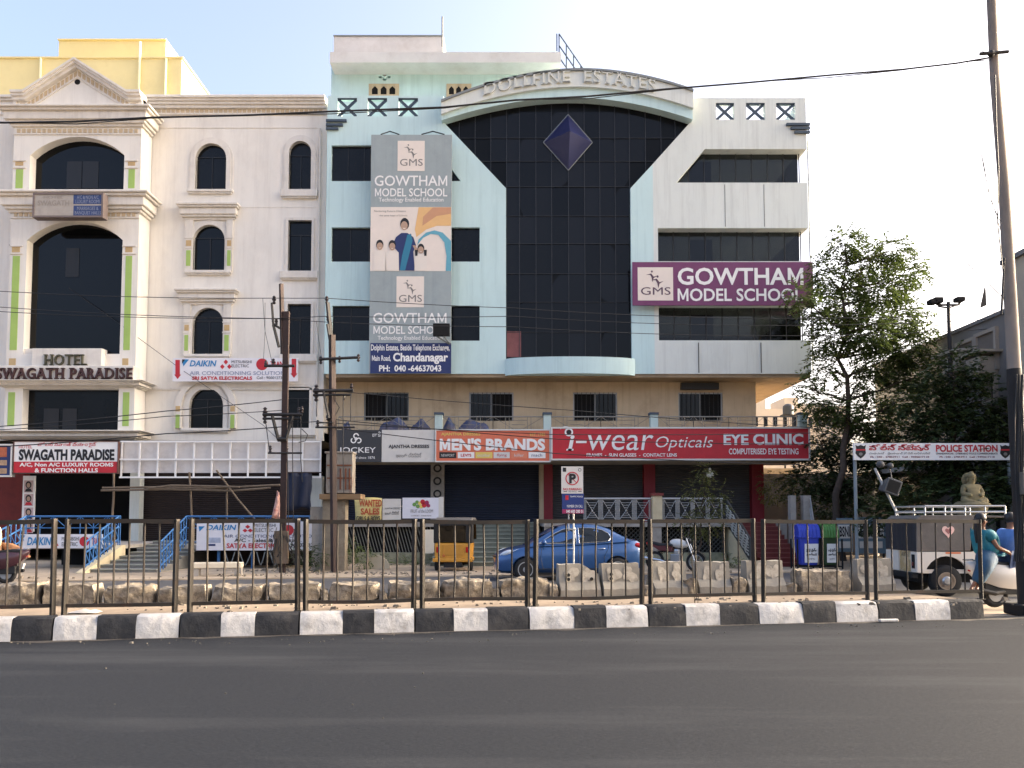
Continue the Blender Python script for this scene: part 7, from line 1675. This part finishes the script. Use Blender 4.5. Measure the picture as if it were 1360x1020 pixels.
    if female:
        rows = []
        for j in range(9):
            v = j / 8; rows.append([Vector((-.3 + .42 * u + .03 * math.sin(v * 9), -.2 - .06 * math.sin(math.pi * u) - .02 * math.sin(u * 12), 1.2 - .22 * math.sin(math.pi * (u * .5 + .25)) - .05 * v)) for u in [i / 10 for i in range(11)]])
        mb = MB(); mb.grid(rows); o = mb.build('sari_fold', top, r, smooth=60); o.modifiers.new('t', 'SOLIDIFY').thickness = .012
    return r
rider(sc1.location.copy(), R(4), 'person in a light blue shirt and jeans steering the white scooter', M('shirt_blue', (96, 130, 190), .8, .12, 10, bump=.2), M('jeans', (62, 80, 116), .85, .15, 12), m_hair, False)
rider(sc1.location.copy(), R(4), 'person in a teal sari riding side saddle on the back of the white scooter', M('sari_teal', (20, 108, 120), .7, .25, 9, bump=.4), M('skirt_blue', (22, 66, 94), .75, .2, 10, bump=.3), m_hair, True)
rd2 = rider(sc2.location.copy(), R(180) + TH, 'person in a cream shirt on the dark scooter, cut off by the left edge', M('shirt_cream', (214, 196, 160), .8, .1, 10), M('trousers_brown', (110, 82, 60), .85, .15, 10), m_hair, False)
rows = []
for j in range(7):
    v = j / 6; rows.append([Vector((.18 - .62 * v + .04 * math.sin(u * 7), -.16 - .05 * math.sin(v * 6 + u * 3) + .02 * u, 1.02 - .22 * v * v - .28 * u * (1 - .3 * v))) for u in [i / 6 for i in range(7)]])
mb = MB(); mb.grid(rows); o = mb.build('scarf', M('scarf_orange', (176, 128, 92), .85, .2, 6), rd2, smooth=60); o.modifiers.new('t', 'SOLIDIFY').thickness = .01
# ------------------------------------------------------------ white jeep with a grey canvas top
m_jeep = M('jeep_white', (214, 206, 194), .4, .04, 3, coat=.3, dirt=(150, 136, 116), dscale=1.5, damt=.3); m_jcan = M('jeep_canvas', (104, 98, 92), .9, .15, 4, bump=.3, dirt=(66, 62, 60), damt=.4)
JY = 17.35; jp = thing('jeep', 'white open jeep with a dusty grey canvas top bearing a pink heart', 'jeep', (XX(1255, JY, 780), JY + .62, 0), rotz=R(-1.5), local=True, scale=.97)
WB = 2.3
def archpts(cx, r, z): return [(cx - r * math.cos(R(a)), z + r * math.sin(R(a)) if a else z) for a in range(0, 181, 15)]
prof = [(-.62, .52)] + [(a, max(b, .52)) for a, b in archpts(0, .47, .40)] + [(1.3, .45)] + [(1.3, .98), (.62, .98), (.55, .96), (-.62, .96)]
mb = MB(); mb.prism(prof, -.78, -.72, 'y'); mb.prism(prof, .72, .78, 'y'); mb.box(-.56, 1.3, -.718, .718, .5, .58); mb.build('tub', m_jeep, jp, bevel=.012)
mb = MB(); mb.prism([(1.302, .45)] + [(WB - .5, .45), (WB - .42, .8), (WB + .42, .8), (WB + .5, .6), (WB + .55, .6), (WB + .5, .95), (1.75, 1.02), (1.302, 1.0)], -.62, .62, 'y'); mb.build('bonnet', m_jeep, jp, bevel=.03)
for s in (-1, 1):
    mb = MB(); rows = [[(WB + .48 * math.cos(R(a)), y, .42 + .46 * math.sin(R(a))) for y in (s * .63, s * .82)] for a in range(0, 181, 15)]; mb.grid(rows); o = mb.build('mudguard', m_jeep, jp, smooth=50); o.modifiers.new('t', 'SOLIDIFY').thickness = .02
    for x in (0, WB):
        w_ = wheel(jp, (x, s * .66, .34), .34, .2, M('jeep_rim', (150, 132, 112), .6, .12, 5), 0, s, .55)
        mb = MB(); mb.lathe([(.12, 0), (.1, s * .02), (.085, s * .03), (.07, s * .06), (.001, s * .065)], (x, s * .75, .34), 18, axis='y'); mb.build('hub', m_alloy if x == 0 else m_jeep, w_, smooth=40)
mb = MB(); mb.box(-.6, -.56, -.718, .1, .52, .96); mb.build('tailgate', M('tailgate_ochre', (176, 150, 104), .6, .25, 4, dirt=(220, 206, 180), dscale=3, damt=.7), jp)
mb = MB(); mb.box(-.63, -.56, .1, .718, .52, .96); mb.box(-.63, -.603, -.73, -.5, .52, .96); mb.build('rear_corner', m_jeep, jp)
mb = MB(); mb.box(-.645, -.631, -.70, -.56, .6, .9); mb.build('lamp_recess', m_black, jp, bevel=.006)
mb = MB(); mb.box(-.66, -.646, -.67, -.59, .66, .74); mb.build('tail_light', M('tail_lamp_dull', (90, 30, 28), .3, .1), jp)
mb = MB(); mb.box(-.72, -.6, -.75, .75, .4, .5); mb.box(-.5, 1.2, -.5, .5, .3, .48); mb.build('chassis', m_black, jp)
t = TX(); t.line('AP 28 T 4512', -.3, .08, .84, .93, 0, fn=lambda x, y, z: (-.605, -x - .3, z)); t.build(K_, jp, 'plate_lettering')
mb = MB(); mb.prism([(-.62, .97), (-.6, 1.66), (-.5, 1.74), (.4, 1.74), (.62, 1.72), (.52, .985)], -.76, -.735, 'y'); mb.prism([(-.62, .97), (-.6, 1.66), (-.5, 1.74), (.4, 1.74), (.62, 1.72), (.52, .985)], .735, .76, 'y')
mb.prism([(-.6, 1.66), (-.5, 1.74), (.4, 1.75), (1.5, 1.72), (1.52, 1.69), (.4, 1.71), (-.48, 1.70), (-.56, 1.65)], -.734, .734, 'y'); mb.build('canvas_top', m_jcan, jp, bevel=.01)
mb = MB()
rows = [[(-.625 - .015 * math.sin(y * 19), y, z) for y in [(-.734 + 1.468 * i / 16) for i in range(17)]] for z in (.97, 1.2, 1.45, 1.66)]; mb.grid(rows); mb.build('rear_flap', M('flap_black', (34, 36, 42), .7, .2, 4), jp, smooth=60)
mb = MB(); hp = []
for i in range(28):
    a = 2 * math.pi * i / 28; hp.append((.06 + .012 * 16 * math.sin(a) ** 3 * .68, 1.4 + .009 * (13 * math.cos(a) - 5 * math.cos(2 * a) - 2 * math.cos(3 * a) - math.cos(4 * a))))
mb.prism(hp, -.768, -.762, 'y'); h2 = [(.06 + (x - .06) * .5, 1.4 + (z - 1.4) * .5 + .005) for x, z in hp]; mb.prism(h2, -.772, -.769, 'y', 1); mb.build('heart_emblem', [M('heart_pink', (226, 186, 174), .7, .05), M('heart_dark', (150, 96, 92), .7, .05)], jp)
mb = MB(); mb.box(-.02, .3, -.787, -.782, .92, .955); mb.build('red_badge', M('badge_orange', (206, 110, 60), .6, .1), jp)
mb = MB()
for x in (.66, 1.42): mb.tube([(x, -.72, .98), (x + .04, -.72, 1.72)], .022, 6); mb.tube([(x, .72, .98), (x + .04, .72, 1.72)], .022, 6)
mb.tube([(1.44, -.72, 1.02), (1.44, .72, 1.02)], .025, 6); mb.box(1.43, 1.46, -.7, .7, 1.02, 1.06); mb.build('windscreen_frame', m_jeep, jp)
mb = MB()
for y in (-.72, .72):
    for z in (1.83, 1.94): mb.tube([(-.4, y, z - (.02 if z < 1.9 else 0)), (1.3, y, z - (.02 if z < 1.9 else 0))], .02, 6)
    for k in range(5): x = -.4 + 1.7 * k / 4; mb.tube([(x, y, 1.74), (x, y, 1.94)], .018, 6)
for x in (-.4, .45, 1.3): mb.tube([(x, -.72, 1.83), (x, .72, 1.83)], .018, 6); mb.tube([(x, -.72, 1.94), (x, .72, 1.94)] if x != .45 else [(x, -.72, 1.83), (x, .72, 1.83)], .017, 6)
mb.build('roof_rack', m_steel, jp)
mb = MB(); mb.box(-.54, .6, -.6, .6, .3, .5); mb.box(-.54, .62, -.62, .62, .581, .93); mb.build('well_shade_fill', m_black, jp)  # black boxes added inside so the wheel wells read as shaded
mb = MB(); mb.box(.7, 1.1, -.65, .65, .6, .86); mb.box(.62, .72, -.65, .65, .86, 1.3); mb.build('seat', m_canv, jp, bevel=.03)
for s in (-1, 1): mb = MB(); mb.lathe([(.09, 0), (.09, .05), (.001, .06)], (WB + .5, s * .5, .75), 14, axis='x'); mb.build('headlight', m_lamp, jp)
# ============================================================ trees and shrubs
m_bark = M('bark', (74, 62, 52), .9, .25, 6, bump=.5)
m_lf = M_leaf('leaf_mid', (82, 100, 56)); m_lfd = M_leaf('leaf_dark', (58, 74, 46)); m_lfo = M_leaf('leaf_olive', (92, 100, 58))
def spray(vs, fs, p, d, n, ll, lw, g):
    """one drooping twig of paired leaflets"""
    d = d.normalized(); up = Vector((0, 0, 1)); s = d.cross(up)
    if s.length < .1: s = Vector((1, 0, 0))
    s.normalize(); q = p.copy(); st = ll * .55
    for k in range(n):
        q = q + d * st; d = (d + Vector((0, 0, -.13))).normalized()
        for sg in (-1, 1):
            a = (d * .55 + s * sg + Vector((g.uniform(-.3, .3), g.uniform(-.3, .3), g.uniform(-.45, .25)))).normalized(); L = ll * g.uniform(.5, 1.45)
            w_ = a.cross(Vector((g.uniform(-.5, .5), g.uniform(-.5, .5), 1))).normalized() * lw
            i = len(vs); m_ = q + a * L * .45; vs += [q, m_ + w_, q + a * L, m_ - w_]; fs.append((i, i + 1, i + 2, i + 3))
def crown(name, blobs, mat, parent, seed, ll=.17, lw=.035, nleaf=5, shell=.45, org=None):
    g = random.Random(seed); vs, fs = [], []
    for (c, r, n) in blobs:
        for k in range(n):
            u = Vector((g.gauss(0, 1), g.gauss(0, 1), g.gauss(0, 1))).normalized(); q = g.random() ** shell
            p = Vector((c[0] + u.x * r[0] * q, c[1] + u.y * r[1] * q, c[2] + u.z * r[2] * q))
            spray(vs, fs, p, u + Vector((g.uniform(-.6, .6), g.uniform(-.6, .6), g.uniform(-.7, .3))), nleaf, ll, lw, g)
    me = bpy.data.meshes.new(name); me.from_pydata([tuple(v) for v in vs], [], fs)
    return link_mesh(name, me, mat, parent, org)
def pblob(px, py, rx, ry, Y, dy=0.0, dens=1.0, depth=None):
    c = P(px, py, Y + dy); k = (Y + dy) / FPX; r = (rx * k, (depth or (rx + ry) / 2 * k), ry * k); return (c, r, int(dens * 84 * r[0] * r[2] * 3.2) + 8)
def limb(mb, a, b, r0, r1, g, n=5, bend=.12):
    L = (b - a).length; pts = []
    for i in range(n + 1):
        t = i / n; q = a.lerp(b, t); k = math.sin(math.pi * t) * L * bend; pts.append(q + Vector((g.uniform(-k, k), g.uniform(-k, k), g.uniform(-k, k) * .4)))
    pts[0] = a; pts[-1] = b; mb.tube(pts, [r0 + (r1 - r0) * i / n for i in range(n + 1)], 7); return pts
def tree(name, label, base, blobs, mat, seed, r0=.2, cat='tree', group=None, fork=.45, **kw):
    t = thing(name, label, cat, base, group); g = random.Random(seed)
    zc = sum(b[0].z for b in blobs) / len(blobs); xc = sum(b[0].x for b in blobs) / len(blobs); yc = sum(b[0].y for b in blobs) / len(blobs)
    top = max(blobs, key=lambda b: b[0].z)[0]; mb = MB(); b0 = Vector(base)
    st = limb(mb, b0, b0.lerp(Vector((xc, yc, zc)), .6), r0, r0 * .65, g, 6, .05); st2 = limb(mb, st[-1], Vector(top), r0 * .65, r0 * .1, g, 8, .05)
    spine = st + st2[1:]
    for c, r, n in blobs:
        cand = [p for p in spine if p.z < c.z - .2] or [spine[2]]; a = min(cand, key=lambda p: (p - c).length + abs(c.z - p.z) * .2); l = limb(mb, a, Vector(c), r0 * .34, r0 * .08, g, 6, .07)
        for k in range(6):
            u = Vector((g.gauss(0, 1), g.gauss(0, 1), g.gauss(.3, .8))).normalized(); limb(mb, l[g.randint(3, 5)], Vector((c.x + u.x * r[0] * .85, c.y + u.y * r[1] * .85, c.z + u.z * r[2] * .85)), r0 * .1, r0 * .025, g, 4, .08)
    mb.build('trunk', m_bark, t, smooth=60); crown('crown', blobs, mat, t, seed, **kw); return t
T1 = 30.2
def pb(*a, **k): return pblob(*a, **k)
B1 = [pb(1122, 322, 17, 13, T1, 0, .9), pb(1180, 335, 20, 17, T1, .3, .75), pb(1204, 366, 20, 20, T1, -.2, .75), pb(1150, 352, 22, 18, T1, .4, .8), pb(1100, 368, 22, 22, T1, 0, .75), pb(1166, 388, 26, 18, T1, -.5, 1), pb(1128, 408, 24, 20, T1, .5, .95), pb(1084, 412, 15, 20, T1, -.6, .8),
      pb(1196, 420, 26, 22, T1, .3, .95), pb(1154, 440, 32, 24, T1, -.6, 1), pb(1106, 452, 24, 22, T1, 0, .85), pb(1208, 462, 22, 22, T1, .3, 1), pb(1170, 480, 30, 22, T1, .6, 1), pb(1218, 500, 18, 16, T1, 0, .8), pb(1092, 488, 16, 16, T1, -.3, .6), pb(1140, 508, 22, 16, T1, .2, .6), pb(1196, 530, 26, 20, T1, .4, .9), pb(1086, 534, 20, 14, T1, 0, .8), pb(1118, 545, 24, 16, T1, 0, .9), pb(1150, 560, 22, 18, T1, .4, .6), pb(1064, 392, 14, 10, T1, -1.6, .6), pb(1070, 516, 10, 10, T1, -.8, .5), pb(1228, 436, 10, 8, T1, 0, .4)]
tree('broadleaf_tree', 'tall airy tree with open crown beside the purple banner', P(1096, 742, T1).xy.to_3d(), [(c, r, int(n * 1.9)) for c, r, n in B1], m_lf, 21, r0=.15, ll=.17, lw=.04)
T2 = 26.2
B2 = [pb(1270, 498, 34, 30, T2), pb(1240, 540, 36, 36, T2, .4, .9), pb(1296, 535, 34, 36, T2, -.2, 1), pb(1262, 585, 50, 36, T2, 0, 1), pb(1320, 575, 22, 30, T2, 0, .9), pb(1220, 590, 26, 30, T2, .3, .8), pb(1275, 625, 50, 30, T2, .3, .9)]
tree('broadleaf_tree', 'very dark bushy tree in front of the grey building, around the lamp mast', P(1272, 738, T2).xy.to_3d(), B2, m_lfd, 22, r0=.2, ll=.16, lw=.05, nleaf=5)
T3 = 31.5
B3 = [pb(1090, 585, 30, 24, T3), pb(1130, 590, 36, 26, T3, .5), pb(1165, 600, 30, 26, T3, -.3, .8), pb(1090, 630, 30, 26, T3, .3), pb(1130, 640, 36, 26, T3), pb(1175, 645, 26, 22, T3, .2, .8), pb(1060, 640, 20, 22, T3, .5, .7), pb(1110, 670, 40, 20, T3, .6)]
tree('broadleaf_tree', 'low dense dark tree between the optician sign and the police sign', P(1120, 740, T3).xy.to_3d(), B3, m_lfd, 23, r0=.13, ll=.15, lw=.05)
T4 = 31.0
B4 = [pb(1205, 640, 30, 26, T4), pb(1165, 560, 24, 22, T4, .3), pb(1170, 610, 16, 26, T4, .2)]
tree('broadleaf_tree', 'olive tinted tree squeezed between the tall airy tree and the very dark tree', P(1196, 740, T4).xy.to_3d(), B4, m_lfo, 24, r0=.13, ll=.16, lw=.05)
T5 = 25.2
B5 = [pb(1210, 672, 34, 20, T5), pb(1260, 668, 34, 22, T5, .3), pb(1310, 660, 32, 26, T5, -.2), pb(1335, 640, 18, 26, T5), pb(1170, 684, 26, 14, T5)]
o = crown('hedge', B5, m_lfd, None, 25, ll=.16, lw=.055, org=P(1250, 735, T5)); tag(o, 'dark hedge under the trees behind the statue and jeep', 'hedge')
# plumeria-like sapling before the optician platform
T6 = 27.4
B6 = [pb(935, 626, 9, 13, T6, 0, 1.2), pb(922, 650, 14, 9, T6, 0, 1.2), pb(950, 654, 15, 9, T6, .1, 1.2), pb(936, 676, 18, 11, T6, 0, 1), pb(958, 672, 9, 9, T6, 0, .9), pb(925, 698, 16, 12, T6, .1, .9), pb(946, 700, 16, 10, T6, -.1, .9), pb(908, 690, 8, 7, T6, 0, .7)]
tree('sapling', 'thin leafy sapling growing before the optician platform and its lattice', P(925, 753, T6).xy.to_3d(), B6, m_lfo, 26, r0=.04, ll=.11, lw=.022)
for i, (bl, lab, px, Yb_, mt_) in enumerate(([[(405, 735, 22, 14), (422, 742, 10, 8)], 'dusty green bush at the foot of the first iron pole', 405, 24.9, m_lfd], [[(462, 728, 16, 14), (480, 740, 14, 9), (452, 742, 10, 9)], 'dusty green bush between the meter pier and the half round slab', 464, 26.2, m_lf], [[(1030, 655, 20, 14), (1018, 640, 10, 14), (1045, 640, 12, 10)], 'bush beyond the maroon pillar at the top of the red stairs', 1032, 32.8, m_lfo], [[(515, 748, 18, 5), (545, 746, 16, 5), (565, 748, 10, 4)], 'low weeds along the mouldy plinth wall', 540, 28.9, m_lf], [[(968, 744, 10, 6), (978, 748, 6, 4)], 'small weeds at the foot of the cream stair flank', 970, 27.0, m_lf])):
    o = crown('bush' if i < 3 else 'weeds', [pblob(*b, Yb_, 0, 1.6) for b in bl], mt_, None, 40 + i, ll=.1, lw=.022, nleaf=4, org=P(px, 752, Yb_)); tag(o, lab, 'bush' if i < 3 else 'weeds')
# ============================================================ grey building on the right and what stands beyond
gx = 15.9
gb = thing('grey_building', 'long unlit grey building wall running back on the right, with framed windows', 'building', (gx, 30, 0))
m_grey = M('grey_render', (116, 114, 112), .9, .1, 1.2, dirt=(96, 88, 82), dscale=.6, damt=.4)
ztop = 8.25
def gz(px, py): Y = gx * FPX / (px - 680); return Y, ZZ(py, Y)
mb = MB(); mb.box(gx, gx + 14, 26.0, 36, -.02, ztop); mb.build('wall', m_grey, gb)
mb = MB(); mb.box(gx - .08, gx + 14, 25.9, 36.1, ztop, ztop + .12); mb.build('parapet', m_grey, gb)
for (pa, pb_, t_, b_) in ((1307, 1331, 448, 487), (1281, 1302, 460, 487), (1316, 1328, 500, 530)):
    ya, za = gz(pa, t_); yb2, _ = gz(pb_, t_); _, zb2 = gz(pb_, b_)
    mb = MB(); mb.box(gx - .03, gx + .02, yb2, ya, zb2, za); w2 = mb.build('window', M('blind_grey', (112, 104, 96), .8, .1), gb)
    mb = MB()
    for (q0, q1, r0, r1) in ((yb2 - .12, yb2, zb2 - .1, za + .12), (ya, ya + .12, zb2 - .1, za + .12), (yb2, ya, za, za + .12), (yb2, ya, zb2 - .12, zb2)): mb.box(gx - .12, gx + .01, q0, q1, r0, r1)
    mb.build('frame', M('frame_pale', (150, 142, 132), .8, .08), w2)
for (pa, py) in ((1322, 486), (1288, 484)):
    y, z = gz(pa, py); mb = MB(); mb.box(gx - .6, gx, y - .4, y + .4, z - .3, z + .25); mb.box(gx - .75, gx, y - .7, y + .9, z + .35, z + .43); mb.build('cooler_box', M('box_pale', (158, 150, 138), .7, .1), gb)
mb = MB(); y, z = gz(1327, 470); mb.tube([(gx - .08, y, .5), (gx - .08, y, z)], .05, 6); y2, z2 = gz(1303, 455); mb.box(gx - .05, gx, y2 - .1, y2 + .02, z2 - 1.6, z2); mb.build('drain_pipe', m_dark, gb)
mb = MB(); mb.box(gx - 2.2, gx - .002, 28.5, 33, 3.3, 3.45); mb.build('awning', m_conc, gb)
nb = thing('pale_building', 'sliver of a paler building beyond the concrete pole at the right edge', 'building', (17, 24, 0))
mb = MB(); mb.box(15.3, 26, 22.8, 25.3, -.02, 9.5); mb.build('wall', M('pale_render', (170, 160, 142), .9, .08, 1), nb); mb = MB(); mb.box(15.2, 26.1, 22.7, 25.4, 9.5, 9.65); mb.build('parapet', m_grey, nb)
# compound wall behind the gantry and the neighbour's wall past the red stairs
mb = MB(); mb.box(8.6, gx - .01, 36.3, 36.6, -.02, 3.6); o = mb.build('compound_wall', m_grey, None, org=(12, 36.4, 0)); tag(o, 'grey compound wall closing the yard behind the trees', 'wall')
mb = MB(); mb.pbox(1006, 622, 1062, 745, 38.5, 38.8); o = mb.build('neighbour_wall', m_beige, None, org=P(1030, 740, 38.6)); tag(o, 'stained beige wall past the maroon pillar, behind the bush', 'wall')
# far buildings in the gap below the overhang
YF2 = 80.0; m_far = M('far_render', (206, 190, 168), .9, .05, .3); m_far2 = M('far_render_grey', (168, 160, 148), .9, .06, .3)
for i, (bx_, mt_, lab, pc_) in enumerate((((985, 543, 1062, 700), m_far, 'far pale flat roofed building seen under the overhang', [(1003, 530.5, 1016.5, 543), (1042, 528, 1060, 543)]), ((1058, 539, 1130, 700), m_far2, 'far greyer building with a parapet behind the tall airy tree', [(1062, 536, 1100, 539)]))):
    b = thing('far_building', lab, 'building', P((bx_[0] + bx_[2]) / 2, 710, YF2 + i * 4))
    mb = MB(); mb.pbox(*bx_, YF2 + i * 4, YF2 + i * 4 + 10); mb.build('wall', mt_, b)
    mb = MB()
    for q in pc_: mb.pbox(*q, YF2 + i * 4 + 1.5, YF2 + i * 4 + 6)
    mb.build('roof_room', mt_, b)
    mb = MB()
    for k in range(6): a = bx_[0] + (bx_[2] - bx_[0]) * (k + .3) / 6; mb.pbox(a, 554, a + 5, 566, YF2 + i * 4 - .02, YF2 + i * 4 + .1)
    mb.build('window', m_gdark, b)
YT2 = 58.0; wt = thing('water_tank', 'dark rooftop water tank on a frame seen below the overhang', 'water tank', P(1047, 560, YT2)); c = P(1047, 551, YT2)
mb = MB(); mb.lathe([(.36, 0), (.38, .4), (.36, .62), (.2, .75), (.05, .78)], c, 14); mb.build('tank', M('tank_black', (52, 54, 60), .6, .1), wt, smooth=40); mb = MB()
for a in (-.3, .3): mb.box(c.x + a - .05, c.x + a + .05, YT2 - .05, YT2 + .05, -.02, c.z)
mb.box(c.x - .5, c.x + .5, YT2 - .3, YT2 + .3, c.z - .08, c.z - .001); mb.build('stand', m_dark, wt)
